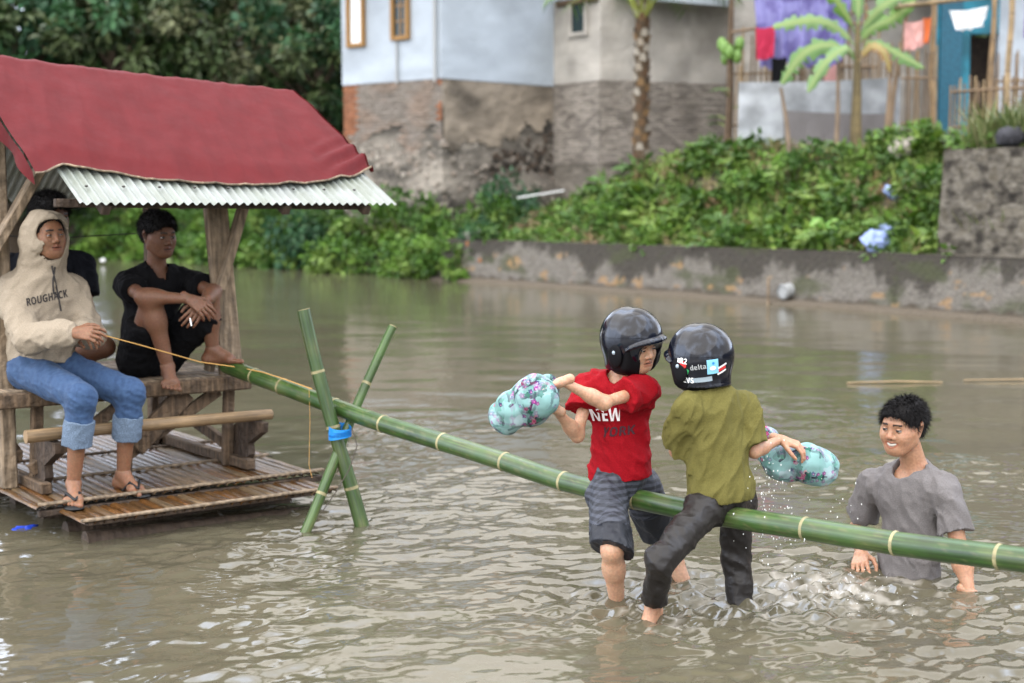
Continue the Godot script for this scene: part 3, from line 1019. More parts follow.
	var greyt := func(x: float, y: float) -> Color:
		var v := rng.randf_range(0.68, 1.25)
		return lin(0.46 * v, 0.41 * v, 0.355 * v).lerp(lin(0.28 * v, 0.245 * v, 0.21 * v), clampf(bn.get_noise_2d(x * 1.4 + 20.0, y * 2.0) + 0.15, 0, 1))
	for pr in [[I, O], [O, R]]:
		var bm := brick_courses(Q.call(pr[0], 0), Q.call(pr[1], 0), 0.2, 2.18, func(_x, _y): return true, greyt)
		tag(put("brick_courses", bm.mesh(), M.brick, an), "", "", "", "stuff")
	var iq: Vector3 = Q.call(I, 2.4)
	var al2: Vector3 = -iq.normalized()
	var out2 := Vector3(-al2.z, 0, al2.x)
	if out2.z < 0: out2 = -out2
	window(an, iq + al2 * 0.98 + Vector3.UP * 3.40 + out2 * 0.05, al2, out2, 0.50, 0.72, 1, 1, M.glass_dark, M.paint_beige)
	var lt := MB.new()
	lt.box(iq + al2 * 0.95 + Vector3.UP * 4.16 + out2 * 0.09, al2 * 0.72, Vector3.UP * 0.07, out2 * 0.06, Color.WHITE, 0.01)
	put("window_lintel", lt.mesh(), M.wood_old, an)
	# corrugated eave of the annex
	var e0 := Vector3(0.2, 4.22, 0.75)
	var e1 := Vector3(4.0, 4.06, -0.25)
	var up := Vector3(0.6, 1.3, -4.0)
	var rm := sheet(300, 2, func(a: float, b: float) -> Vector3: return e0.lerp(e1, a) + up * b + Vector3.UP * 0.035 * sin(a * TAU * 44.0))
	put("corrugated_roof", rm.mesh(), M.corrugated, an)
	put("fascia_board", bar(e0 + Vector3(0, -0.06, 0.04), e1 + Vector3(0, -0.06, 0.04), 0.04, 0.17).mesh(), M.paint_white, an)

# ---------------------------------------------------------------- raft hut; local axes: x along the bench, y up, -z away from the river's middle (b = -z)
var hut: Node3D
func HP(a: float, b: float, h: float) -> Vector3: return Vector3(a, h, -b)
func hut_world(a: float, b: float, h: float) -> Vector3:
	return Vector3(-2.228, 0, -6.545) + Vector3(0.8, 0, -0.6) * a + Vector3(-0.6, 0, -0.8) * b + Vector3.UP * h

func bar(p: Vector3, q: Vector3, w: float, t: float, side := Vector3.UP, ch := 0.004) -> MB:
	var m := MB.new()
	var d := (q - p)
	var s := d.cross(side).normalized()
	var u := s.cross(d).normalized()
	m.box((p + q) * 0.5, d * 0.5, s * w * 0.5, u * t * 0.5, Color.WHITE, ch)
	return m

# a split bamboo slat: shallow arch in cross-section, along -z from 0 to len
func slat_mesh(w: float, len: float, sd: int) -> ArrayMesh:
	var m := MB.new()
	var n := noise(1.2, sd, 2)
	var segs := 6
	var prof := [Vector2(-0.5, -0.008), Vector2(-0.46, 0.0), Vector2(-0.2, 0.005), Vector2(0.2, 0.005), Vector2(0.46, 0.0), Vector2(0.5, -0.008)]
	for k in segs + 1:
		var z := -len * k / segs
		var dy := 0.004 * n.get_noise_1d(z * 3.0)
		for p in prof:
			m.vert(Vector3(p.x * w, p.y + dy, z), Vector3.UP, Color.WHITE, Vector2(p.x * 0.5 + sd * 0.37, z + sd * 0.21))
	for k in segs:
		for j in prof.size() - 1:
			var a := k * prof.size() + j
			var b := a + prof.size()
			m.tri(a, b, a + 1); m.tri(a + 1, b, b + 1)
	m.smooth()
	return m.mesh()

func build_raft_hut():
	hut = thing("raft_hut", "floating bamboo raft with a roofed wooden bench under a red tarpaulin", "raft hut", Vector3(-2.228, 0, -6.545))
	hut.transform.basis = Basis(Vector3(0.8, 0, -0.6), Vector3.UP, Vector3(0.6, 0, 0.8))
	# deck: three fields of slats and a lower step at the front
	var fields := [[0.0, 0.60, 0.14, 0.0, 1.53], [0.61, 1.24, 0.135, -0.05, 1.55], [1.25, 1.92, 0.13, -0.05, 1.50], [-0.335, -0.005, 0.112, 0.11, 1.42]]
	for f in fields:
		var protos := []
		for k in 5: protos.append(slat_mesh(0.046, f[1] - f[0], 10 + k))
		var a: float = f[3] + 0.024
		while a < f[4] - 0.02:
			var tilt := rng.randf_range(-0.006, 0.006)
			var xf := Transform3D(Basis.from_euler(Vector3(rng.randf_range(-0.004, 0.004), tilt, rng.randf_range(-0.06, 0.06))), HP(a, f[0] - rng.randf_range(0.0, 0.012), f[2] + rng.randf_range(-0.004, 0.004)))
			put("deck_slat", protos[rng.randi() % 5], M.deck[rng.randi() % 6], hut, xf)
			a += 0.0485
	# battens along the deck
	for b in [[0.012, 0.02, 1.54, 0.150, M.wood_pale], [0.605, 0.0, 1.52, 0.150, M.wood_pale], [-0.325, 0.10, 1.43, 0.122, M.wood_pale], [1.245, 0.0, 1.5, 0.145, M.wood_old]]:
		put("deck_batten", bar(HP(b[1], b[0], b[3]), HP(b[2], b[0], b[3]), 0.03, 0.014).mesh(), b[4], hut)
	for b in [[0.0, 0.02, 1.53, 0.085], [0.6, 0.0, 1.52, 0.085], [1.25, 0.0, 1.5, 0.08], [-0.325, 0.13, 1.40, 0.088]]:
		put("deck_beam", bar(HP(b[1], b[0] + 0.02, b[3] + 0.02), HP(b[2], b[0] + 0.02, b[3] + 0.02), 0.04, 0.03).mesh(), M.wood_dark, hut)
	for b in [-0.20, 0.06, 0.42, 0.85, 1.3, 1.75]:
		var m := MB.new()
		m.tube([HP(0.16, b, -0.005), HP(0.75, b, -0.02), HP(1.36, b, -0.03)], [0.050, 0.048, 0.044], 12)
		put("float_log", m.mesh(), M.wood_dark, hut)
	# bench: planks, fascia, legs, braces
	var b0 := 0.40
	for k in 8:
		var w := 0.135
		put("bench_plank", bar(HP(-0.06, b0 + w * (k + 0.5), 0.632 + rng.randf_range(-0.003, 0.003)), HP(1.27 + rng.randf_range(-0.02, 0.02), b0 + w * (k + 0.5), 0.632), w - 0.006, 0.022).mesh(), M.wood_pale if k % 3 != 1 else M.wood_old, hut)
	put("bench_fascia", bar(HP(-0.06, 0.375, 0.60), HP(1.285, 0.375, 0.60), 0.036, 0.075, Vector3.UP, 0.008).mesh(), M.wood_old, hut)
	put("bench_fascia", bar(HP(1.29, 0.37, 0.60), HP(1.29, 1.48, 0.60), 0.036, 0.075).mesh(), M.wood_old, hut)
	for b in [0.5, 1.38]: put("bench_joist", bar(HP(-0.05, b, 0.585), HP(1.26, b, 0.585), 0.05, 0.06).mesh(), M.wood_old, hut)
	for p in [[0.16, 0.47], [0.64, 0.50], [1.20, 0.47], [0.12, 1.36], [0.70, 1.36], [1.16, 1.36]]:
		put("bench_leg", bar(HP(p[0], p[1], 0.14), HP(p[0] + 0.02, p[1], 0.575), 0.045, 0.056, Vector3.RIGHT, 0.006).mesh(), M.wood_old, hut)
	put("diagonal_brace", bar(HP(0.12, 0.42, 0.24), HP(0.62, 0.44, 0.54), 0.035, 0.06).mesh(), M.wood_old, hut)
	put("diagonal_brace", bar(HP(0.60, 0.46, 0.24), HP(1.15, 0.45, 0.56), 0.035, 0.06).mesh(), M.wood_old, hut)
	put("diagonal_brace", bar(HP(0.95, 0.42, 0.57), HP(0.66, 0.42, 0.30), 0.035, 0.11).mesh(), M.wood_old, hut)
	put("diagonal_brace", bar(HP(0.10, 0.52, 0.30), HP(0.12, 1.3, 0.50), 0.035, 0.06).mesh(), M.wood_old, hut)
	put("diagonal_brace", bar(HP(1.22, 0.55, 0.26), HP(1.19, 1.32, 0.42), 0.035, 0.06).mesh(), M.wood_old, hut)
	for a in [0.14, 1.23]:
		put("floor_runner", bar(HP(a, 0.24, 0.175), HP(a, 1.85, 0.17), 0.055, 0.055, Vector3.UP, 0.006).mesh(), M.wood_old, hut)
	# carved brackets that carry the foot rail
	for a in [0.17, 1.26]:
		var m := MB.new()
		var out := [[0.50, 0.20], [0.34, 0.17], [0.29, 0.22], [0.30, 0.28], [0.14, 0.36], [0.13, 0.41], [0.36, 0.415], [0.46, 0.36], [0.52, 0.30]]
		var cc := Vector2(0.36, 0.30)
		for k in out.size():
			var p: Array = out[k]
			var q: Array = out[(k + 1) % out.size()]
			for s in [-1.0, 1.0]:
				m.face3(HP(a + s * 0.021, cc.x, cc.y), HP(a + s * 0.021, p[0], p[1]), HP(a + s * 0.021, q[0], q[1]))
			m.face(HP(a - 0.021, p[0], p[1]), HP(a + 0.021, p[0], p[1]), HP(a + 0.021, q[0], q[1]), HP(a - 0.021, q[0], q[1]))
		put("rail_bracket", m.mesh(), M.wood_dark, hut)
	var lg := MB.new()
	lg.tube([HP(0.03, 0.20, 0.447), HP(0.4, 0.20, 0.449), HP(0.8, 0.205, 0.447), HP(1.33, 0.20, 0.442), HP(1.335, 0.20, 0.442)], [0.032, 0.030, 0.031, 0.028, 0.024], 14)
	put("foot_rail", lg.mesh(), M.log, hut)
	# posts and braces
	put("roof_post", bar(HP(0.05, 0.55, 0.14), HP(0.06, 0.60, 1.86), 0.085, 0.075, Vector3.RIGHT, 0.008).mesh(), M.wood_pale, hut)
	put("roof_post", bar(HP(1.215, 0.43, 0.64), HP(1.14, 0.46, 1.74), 0.05, 0.125, Vector3.RIGHT, 0.006).mesh(), M.wood_pale, hut)
	put("roof_post", bar(HP(0.06, 1.42, 0.14), HP(0.06, 1.42, 1.9), 0.08, 0.08, Vector3.RIGHT, 0.006).mesh(), M.wood_old, hut)
	put("roof_post", bar(HP(1.2, 1.42, 0.14), HP(1.2, 1.42, 1.9), 0.08, 0.08, Vector3.RIGHT, 0.006).mesh(), M.wood_old, hut)
	put("roof_brace", bar(HP(1.14, 0.40, 1.10), HP(1.36, 0.42, 1.72), 0.08, 0.04, Vector3.RIGHT, 0.005).mesh(), M.wood_pale, hut)
	put("roof_brace", bar(HP(1.12, 0.50, 0.66), HP(1.19, 0.46, 1.25), 0.075, 0.035, Vector3.RIGHT, 0.005).mesh(), M.wood_pale, hut)
	put("roof_brace", bar(HP(-0.08, 0.50, 1.20), HP(0.36, 0.50, 1.92), 0.085, 0.045, Vector3.UP, 0.005).mesh(), M.wood_pale, hut)
	put("roof_brace", bar(HP(0.10, 0.66, 1.86), HP(0.10, 0.95, 2.2), 0.06, 0.05, Vector3.RIGHT, 0.004).mesh(), M.wood_dark, hut)
	# roof: purlins and rafters, two slopes of corrugated sheet, the tarpaulin over the ridge
	var ridge := func(a: float) -> float: return 2.29 - 0.057 * (a - 0.13)
	var slope := func(a: float, v: float) -> Vector3:  # v 0 at the ridge, 1 at the front eave
		return HP(a + 0.10 * v, lerpf(0.95, -0.15, v), lerpf(ridge.call(a), 1.555, v))
	var slope_back := func(a: float, v: float) -> Vector3:
		return HP(a, lerpf(0.95, 2.05, v), lerpf(ridge.call(a), 1.58, v))
	put("ridge_beam", bar(HP(0.0, 0.95, 2.27), HP(1.76, 0.95, 2.17), 0.05, 0.07).mesh(), M.wood_dark, hut)
	for a in [0.24, 1.18, 1.65]:
		put("rafter", bar(slope.call(a, 0.02) - Vector3(0, 0.055, 0), slope.call(a, 0.97) - Vector3(0, 0.055, 0), 0.045, 0.05).mesh(), M.wood_dark, hut)
		put("rafter", bar(slope_back.call(a, 0.02) - Vector3(0, 0.055, 0), slope_back.call(a, 0.97) - Vector3(0, 0.055, 0), 0.045, 0.05).mesh(), M.wood_dark, hut)
	for v in [0.55, 0.86]:
		put("purlin", bar(slope.call(0.05, v) - Vector3(0, 0.10, 0), slope.call(1.72, v) - Vector3(0, 0.10, 0), 0.04, 0.04).mesh(), M.wood_dark, hut)
	var waves := 38.0
	var pitch := Vector3(0, 0.93, 0.37)
	var sm := sheet(456, 10, func(u: float, v: float) -> Vector3: return slope.call(lerpf(0.10, 1.81, u), v) + pitch * 0.0075 * sin(u * TAU * waves))
	var tn := noise(2.0, 55, 3)
	for k in sm.v.size():
		var q := sm.v[k]
		# mossy green and rain-washed strips on the sheet
		var g := clampf(0.5 + 1.1 * tn.get_noise_2d(q.x * 3.0, q.z * 0.6), 0, 1)
		sm.c[k] = lin(1, 1, 1).lerp(lin(0.86, 0.90, 0.76), g * 0.5)
	var sheet_part := put("corrugated_sheet", sm.mesh(), M.corrugated, hut)
	var bm := sheet(456, 6, func(u: float, v: float) -> Vector3: return slope_back.call(lerpf(0.0, 1.76, u), v) + Vector3(0, 0.93, -0.37) * 0.013 * sin(u * TAU * waves))
	put("corrugated_sheet", bm.mesh(), M.corrugated, hut)
	var nail := MB.new()
	nail.sphere(Vector3.ZERO, Vector3(0.009, 0.006, 0.009), 8, 5)
	var nail_mesh := nail.mesh()
	for k in 9:
		var u := (1.5 + k * 4.0 + 0.25) / waves
		put("nail", nail_mesh, M.nail, sheet_part, Transform3D(Basis.IDENTITY, slope.call(lerpf(0.10, 1.81, u), 0.905) + pitch * 0.014))
	# tarpaulin
	var wn := noise(1.4, 56, 4)
	var fold := noise(2.2, 57, 3)
	var crease := noise(1.6, 58, 2)
	crease.fractal_type = FastNoiseLite.FRACTAL_RIDGED
	var hem := func(u: float) -> float:
		var pts := [0.86, 0.79, 0.82, 0.855, 0.875, 0.885, 0.885, 0.875, 0.85, 0.80, 0.73]
		var x := clampf(u, 0, 0.9999) * 10.0
		var k := int(x)
		var f := x - k
		f = f * f * (3 - 2 * f)
		return lerpf(pts[k], pts[k + 1], f)
	var tf := func(u: float, w: float) -> Vector3:
		var a := lerpf(-0.04, 1.85, u)
		var p: Vector3
		var lift := 0.055
		if w < 0.4:
			p = slope_back.call(a, (0.4 - w) / 0.4 * 0.8)
		else:
			var v: float = (w - 0.4) / 0.6 * hem.call(u)
			p = slope.call(a, v)
			lift -= 0.018 * smoothstep(0.85, 1.0, (w - 0.4) / 0.6)
		var rd := 1.0 - smoothstep(0.0, 0.04, absf(w - 0.4))
		p.y -= 0.02 * rd
		# creases that run down the slope and slack between the rafters
		lift += 0.004 * fold.get_noise_2d(p.x * 5.0 + p.z * 0.8, p.z * 0.8) + 0.008 * crease.get_noise_2d(p.x * 1.7 + p.z * 0.5, p.z * 0.35) + 0.007 * wn.get_noise_2d(p.x * 1.2, p.z * 1.2) - 0.012 * sin(clampf(u, 0, 1) * PI)
		# the gathered corner at the right
		lift += 0.018 * smoothstep(0.80, 0.95, u) * smoothstep(0.75, 0.95, w) * sin(p.z * 60.0 + p.x * 34.0)
		return p + pitch * lift
	var tm := sheet(150, 90, tf)
	var tarp := put("tarpaulin", tm.mesh(), M.tarp_red, hut)
	# the tarpaulin's flap hanging down over the left gable and its turned edge at the right
	var fl := sheet(50, 12, func(u: float, w: float) -> Vector3:
		var p: Vector3 = tf.call(0.0, lerpf(0.4, 1.0, u))
		var drop := (0.20 - 0.14 * u) * w
		return p + Vector3(-0.012 - 0.02 * sin(u * 16.0) * w, -drop, 0.01 * w))
	put("tarpaulin_flap", fl.mesh(), M.tarp_red, tarp)
	var fr := sheet(40, 6, func(u: float, w: float) -> Vector3:
		var p: Vector3 = tf.call(1.0, lerpf(0.4, 1.0, u))
		return p + Vector3(0.012 + 0.008 * sin(u * 20.0) * w, -0.05 * w * (1.0 - 0.4 * u), 0.0))
	put("tarpaulin_flap", fr.mesh(), M.tarp_red, tarp)
	var hm := MB.new()
	var hp := []
	for k in 61: hp.append(tf.call(k / 60.0, 1.0) + Vector3(0, -0.004, 0.004))
	hm.tube(hp, [0.006], 6)
	put("tarpaulin_hem", hm.mesh(), M.wood_pale, tarp)
	# a thin cable strung under the roof
	var wm := MB.new()
	wm.tube([hut_world(0.08, 1.40, 1.40), hut_world(0.6, 1.40, 1.365), hut_world(1.18, 1.40, 1.39)], [0.004], 6)
	var wire := put("cable", wm.mesh(), M.wire)
	tag(wire, "thin black cable strung between the back posts of the raft hut", "cable")

# ---------------------------------------------------------------- the bamboo pole and its crossed stakes
func culm(pts: Array, r0: float, r1: float, col_a: Color, col_b: Color, sd: int) -> MB:
	var m := MB.new()
	var rad := []
	var cols := []
	var n := noise(0.9, sd, 3)
	for k in pts.size():
		var t := float(k) / (pts.size() - 1)
		rad.append(lerpf(r0, r1, t))
		cols.append(col_a.lerp(col_b, clampf(0.5 + 0.9 * n.get_noise_1d(t * 9.0), 0, 1)))
	m.tube(pts, rad, 28, Color.WHITE, true, cols)
	# blotches, scratches and dull bloom on the skin
	var n2 := noise(7.0, sd + 5, 4)
	var n3 := noise(30.0, sd + 6, 2)
	for k in m.v.size():
		var q := m.v[k]
		var b := n2.get_noise_3dv(q)
		var c := m.c[k]
		c = c.lerp(Color(0.16, 0.20, 0.075), clampf(b * 1.6 - 0.1, 0, 0.7))
		c = c.lerp(Color(0.045, 0.075, 0.025), clampf(-b * 1.5 - 0.2, 0, 0.6))
		if n3.get_noise_3dv(q * Vector3(0.5, 2.0, 0.5)) > 0.42: c = c.lerp(Color(0.25, 0.24, 0.13), 0.5)
		m.c[k] = c
		m.v[k] = q + m.n[k] * 0.0012 * n2.get_noise_3dv(q * 0.6)
	return m

var pole_curve: Curve3D
func build_pole():
	pole_curve = Curve3D.new()
	var pp := [[-1.52, 0.698, -7.533], [-1.485, 0.690, -7.50], [-1.162, 0.625, -7.196], [-0.852, 0.561, -6.904], [-0.612, 0.517, -6.679], [-0.315, 0.475, -6.40], [-0.037, 0.434, -6.138], [0.214, 0.392, -5.902], [0.494, 0.372, -5.638], [0.795, 0.366, -5.355], [1.062, 0.373, -5.104], [1.338, 0.378, -4.844], [1.60, 0.394, -4.597], [2.2, 0.44, -4.033], [3.0, 0.52, -3.28]]
	for k in pp.size():
		var t := Vector3.ZERO
		if k > 0 and k < pp.size() - 1:
			t = (Vector3(pp[k + 1][0], pp[k + 1][1], pp[k + 1][2]) - Vector3(pp[k - 1][0], pp[k - 1][1], pp[k - 1][2])) / 6.0
		pole_curve.add_point(Vector3(pp[k][0], pp[k][1], pp[k][2]), -t, t)
	var len := pole_curve.get_baked_length()
	var pole := thing("bamboo_pole", "long thick green bamboo pole laid over the river for the two fighters", "pole", pole_curve.sample_baked(0.0))
	var pts := []
	for k in 361: pts.append(pole_curve.sample_baked(len * k / 360.0) - pole.position)
	put("culm", culm(pts, 0.0415, 0.042, lin(0.050, 0.125, 0.028), lin(0.105, 0.185, 0.060), 3).mesh(), M.bamboo_green, pole)
	# nodes: a pale raised ring each
	for x in [-1.335, -1.17, -0.87, -0.608, -0.31, -0.035, 0.214, 0.50, 0.78, 1.07, 1.335, 1.60, 1.90, 2.2, 2.55]:
		var d := 0.0
		var best := 1e9
		for k in 400:
			var q := pole_curve.sample_baked(len * k / 399.0)
			if absf(q.x - x) < best: best = absf(q.x - x); d = len * k / 399.0
		var c := pole_curve.sample_baked(d) - pole.position
		var t := (pole_curve.sample_baked(d + 0.05) - pole_curve.sample_baked(d - 0.05)).normalized()
		var m := MB.new()
		m.tube([c - t * 0.007, c - t * 0.004, c - t * 0.001, c + t * 0.002, c + t * 0.006], [0.0418, 0.0445, 0.0440, 0.0438, 0.0418], 28, Color.WHITE, false)
		put("node_ring", m.mesh(), M.bamboo_ring, pole)
	# crossed stakes
	for s in [[at(360, 526, 6.80), at(304, 310, 6.84), 0.0370, 0.031, "upright green bamboo stake leaning left in front of the long pole", lin(0.060, 0.135, 0.035), lin(0.115, 0.175, 0.070)], [at(303, 533, 6.66), at(393, 327, 7.06), 0.0275, 0.022, "thinner green bamboo stake leaning right behind the long pole", lin(0.075, 0.165, 0.040), lin(0.14, 0.23, 0.075)]]:
		var a: Vector3 = s[0]
		var b: Vector3 = s[1]
		a += (a - b).normalized() * 0.45
		var st := thing("bamboo_stake", s[4], "stake", a, "crossed bamboo stakes")
		var ps := []
		for k in 25: ps.append((b - a) * k / 24.0 + Vector3(0.010 * sin(k * 0.25), 0, 0))
		put("culm", culm(ps, s[2], s[3], s[5], s[6], 9).mesh(), M.bamboo_green, st)
		for f in [0.42, 0.62, 0.80]:
			var c: Vector3 = (b - a) * f + Vector3(0.010 * sin(24 * f * 0.25), 0, 0)
			var t := (b - a).normalized()
			var r := lerpf(s[2], s[3], f)
			var m := MB.new()
			m.tube([c - t * 0.008, c - t * 0.003, c + t * 0.002, c + t * 0.007], [r, r * 1.07, r * 1.05, r], 20, Color.WHITE, false)
			put("node_ring", m.mesh(), M.bamboo_ring, st)
		var tm := MB.new()
		tm.tube([b - a, b - a + (b - a).normalized() * 0.004], [s[3] * 0.98, s[3] * 0.94], 20)
		put("cut_end", tm.mesh(), M.bamboo_ring, st)
	# blue tape that ties them
	var x0 := at(340, 432, 6.80)
	var tape := thing("blue_tape", "bright blue tape tied round the crossed bamboo stakes", "tape", x0)
	for k in 3:
		var m := MB.new()
		var ring := []
		for j in 25:
			var t := TAU * j / 24.0
			ring.append(Vector3(0.056 * cos(t) + 0.004 * sin(3 * t), (k - 1) * 0.016 + 0.010 * cos(t + k) , 0.060 * sin(t)))
		for j in 24:
			m.face(ring[j] + Vector3(0, -0.012, 0), ring[j] + Vector3(0, 0.012, 0), ring[j + 1] + Vector3(0, 0.012, 0), ring[j + 1] + Vector3(0, -0.012, 0))
		m.smooth()
		put("tape_wrap", m.mesh(), M.tape_blue, tape)
	# string from the hooded boy's hand along the pole and hanging down
	var sm := MB.new()
	sm.tube([at(88, 331, 6.74), at(140, 345, 6.95), at(200, 362, 7.2), at(236, 367, 7.44), at(262, 372, 7.28), at(284, 379, 7.16), at(312, 389, 7.0)], [0.0030], 6)
	sm.tube([at(309, 388, 7.0), at(310, 420, 6.98), at(309, 465, 6.96), at(312, 478, 6.95)], [0.0013], 6)
	var so := put("string", sm.mesh(), M.string)
	tag(so, "thin orange string from the hooded boy's hand along the green bamboo pole", "string")
	var rm := MB.new()
	rm.tube([at(352, 428, 6.74), at(357, 446, 6.72), at(349, 470, 6.7), at(336, 492, 6.68), at(322, 512, 6.66)], [0.0028], 6)
	var ro := put("string", rm.mesh(), M.rope_dark)
	tag(ro, "thin dark cord dangling from the blue tape into the water", "string")

# ---------------------------------------------------------------- people
func V(x: float, y: float, z: float) -> Vector3: return Vector3(x, y, z)

func frame_of(fwd: Vector3, up: Vector3) -> Basis:  # columns: the person's left, up, forward
	var z := fwd.normalized()
	var x := up.cross(z).normalized()
	return Basis(x, z.cross(x).normalized(), z)

func torso_prims(J: Dictionary, sc: float, inf: float) -> Array:
	var lx: Vector3 = (J.sl - J.sr).normalized()
	var up: Vector3 = (J.nk - J.pv).normalized()
	var f: Vector3 = lx.cross(up).normalized()
	var chest: Vector3 = J.nk.lerp(J.pv, 0.22)
	var waist: Vector3 = J.nk.lerp(J.pv, 0.66)
	var out := []
	out.append(cap(J.sr.lerp(J.sl, 0.10), J.sl.lerp(J.sr, 0.10), 0.056 * sc + inf, 0.056 * sc + inf))
	out.append(cap(J.nk - up * 0.01, J.sr.lerp(J.nk, 0.25), 0.045 * sc + inf, 0.042 * sc + inf))
	out.append(cap(J.nk - up * 0.01, J.sl.lerp(J.nk, 0.25), 0.045 * sc + inf, 0.042 * sc + inf))
	var half: Vector3 = (J.sl - J.sr) * 0.17
	out.append(cap(chest - half, chest + half, 0.098 * sc + inf, 0.098 * sc + inf, {"n": f, "f": 0.95}))
	out.append(cap(chest, waist, 0.140 * sc + inf, 0.118 * sc + inf, {"n": f, "f": 0.74}))
	out.append(cap(waist, J.pv, 0.118 * sc + inf, 0.132 * sc + inf, {"n": f, "f": 0.78}))
	return out

func limb_prims(J: Dictionary, sc: float, lg := 1.0) -> Array:
	var out := []
	for s in ["r", "l"]:
		var S: Vector3 = J["s" + s]
		var E: Vector3 = J["e" + s]
		var W: Vector3 = J["w" + s]
		var ar := sc if sc > 0.9 else sc * 0.86
		out.append(cap(S, E, 0.046 * ar, 0.033 * ar))
		out.append(cap(E, E.lerp(W, 0.30), 0.036 * ar, 0.039 * ar))
		out.append(cap(E.lerp(W, 0.25), W, 0.039 * ar, 0.025 * ar))
		out.append(cap(E + (E - S.lerp(W, 0.5)).normalized() * 0.012 * ar, E, 0.027 * ar, 0.03 * ar))
		var Hh: Vector3 = J["h" + s]
		var K: Vector3 = J["k" + s]
		var A: Vector3 = J["a" + s]
		out.append(cap(Hh, K, 0.080 * sc * lg, 0.052 * sc * lg))
		var back: Vector3 = (Hh.lerp(A, 0.5) - K).normalized()
		out.append(cap(K, K.lerp(A, 0.3) + back * 0.008 * sc, 0.051 * sc * lg, 0.054 * sc * lg))
		out.append(cap(K.lerp(A, 0.25) + back * 0.008 * sc, A, 0.054 * sc * lg, 0.034 * sc * lg))
	out.append(cap(J.nk - (J.hd - J.nk) * 0.2, J.hd - (J.hd - J.nk) * 0.1, 0.056 * sc, 0.050 * sc))
	return out

# hand: wrist w, fingers towards dir, out of the palm pn, thumb on the side th (+1 or -1 along dir x pn)
func hand_prims(w: Vector3, dir: Vector3, pn: Vector3, th: float, sc: float, curl: float, spread := 0.10) -> Array:
	var d := dir.normalized()
	var n := (pn - d * pn.dot(d)).normalized()
	var s := d.cross(n).normalized() * th   # towards the thumb
	var out := []
	var lens := [0.068, 0.076, 0.071, 0.056]
	for k in 4:
		var off: float = (1.5 - k) * 0.0205 * sc
		var kn := w + d * (0.088 - 0.004 * absf(k - 1.2)) * sc + s * off
		out.append(cap(w + s * off * 0.55 + d * 0.008 * sc, kn, 0.0155 * sc, 0.0105 * sc, {"k": 0.012 * sc}))
		var p := kn
		var a: float = 0.25 * curl
		var fd := (d + s * (1.5 - k) * spread).normalized()
		var seg := [0.46, 0.31, 0.23]
		for j in 3:
			a += curl * [0.55, 0.85, 0.55][j] * (1.0 + 0.08 * (k - 1.5))
			var v := (fd * cos(a) + n * sin(a)).normalized()
			var q: Vector3 = p + v * lens[k] * seg[j] * 1.25 * sc
			out.append(cap(p, q, (0.0096 - 0.0010 * j) * sc, (0.0088 - 0.0012 * j) * sc, {"k": 0.003 * sc}))
			p = q
	var t0 := w + d * 0.022 * sc + s * 0.024 * sc + n * 0.006 * sc
	var t1 := t0 + (d * 0.6 + s * 0.65 + n * 0.25).normalized() * 0.042 * sc
	var t2 := t1 + (d * 0.8 + s * 0.25 + n * 0.45 * (0.4 + curl)).normalized() * 0.034 * sc
	var t3 := t2 + (d * 0.85 - s * 0.05 + n * 0.5 * (0.4 + curl)).normalized() * 0.026 * sc
	out.append(cap(t0, t1, 0.0150 * sc, 0.0112 * sc, {"k": 0.012 * sc}))
	out.append(cap(t1, t2, 0.0108 * sc, 0.0098 * sc, {"k": 0.004 * sc}))
	out.append(cap(t2, t3, 0.0098 * sc, 0.0078 * sc, {"k": 0.003 * sc}))
	out.append(cap(w - d * 0.035 * sc, w + d * 0.02 * sc, 0.0235 * sc, 0.022 * sc, {"k": 0.015 * sc}))
	return out

# foot: ankle a, toes towards dir, sole down along -up; big toe on the side big (+1 or -1 along up x dir)
func foot_prims(a: Vector3, dir: Vector3, up: Vector3, big: float, sc: float) -> Array:
	var d := dir.normalized()
	var u := (up - d * up.dot(d)).normalized()
	var s := u.cross(d).normalized() * big
	var out := []
	var heel := a - u * 0.050 * sc - d * 0.030 * sc
	out.append(cap(a, heel, 0.034 * sc, 0.030 * sc))
	out.append(cap(heel, a - u * 0.052 * sc + d * 0.06 * sc, 0.029 * sc, 0.028 * sc))
	out.append(cap(a, a - u * 0.045 * sc + d * 0.09 * sc + s * 0.010 * sc, 0.034 * sc, 0.026 * sc))
	out.append(cap(a - u * 0.055 * sc + d * 0.10 * sc + s * 0.025 * sc, a - u * 0.058 * sc + d * 0.095 * sc - s * 0.028 * sc, 0.025 * sc, 0.022 * sc))
	for k in 5:
		var o := (2.0 - k) * 0.0165 * sc
		var b0 := a - u * 0.060 * sc + d * (0.118 - 0.006 * k) * sc + s * o
		var ln: float = [0.050, 0.044, 0.040, 0.034, 0.028][k] * sc
		var r: float = [0.0145, 0.0108, 0.0102, 0.0098, 0.0095][k] * sc
		out.append(cap(b0, b0 + d * ln + s * (2.0 - k) * 0.002 * sc - u * 0.004 * sc, r, r * 0.88, {"k": 0.004 * sc}))
	return out

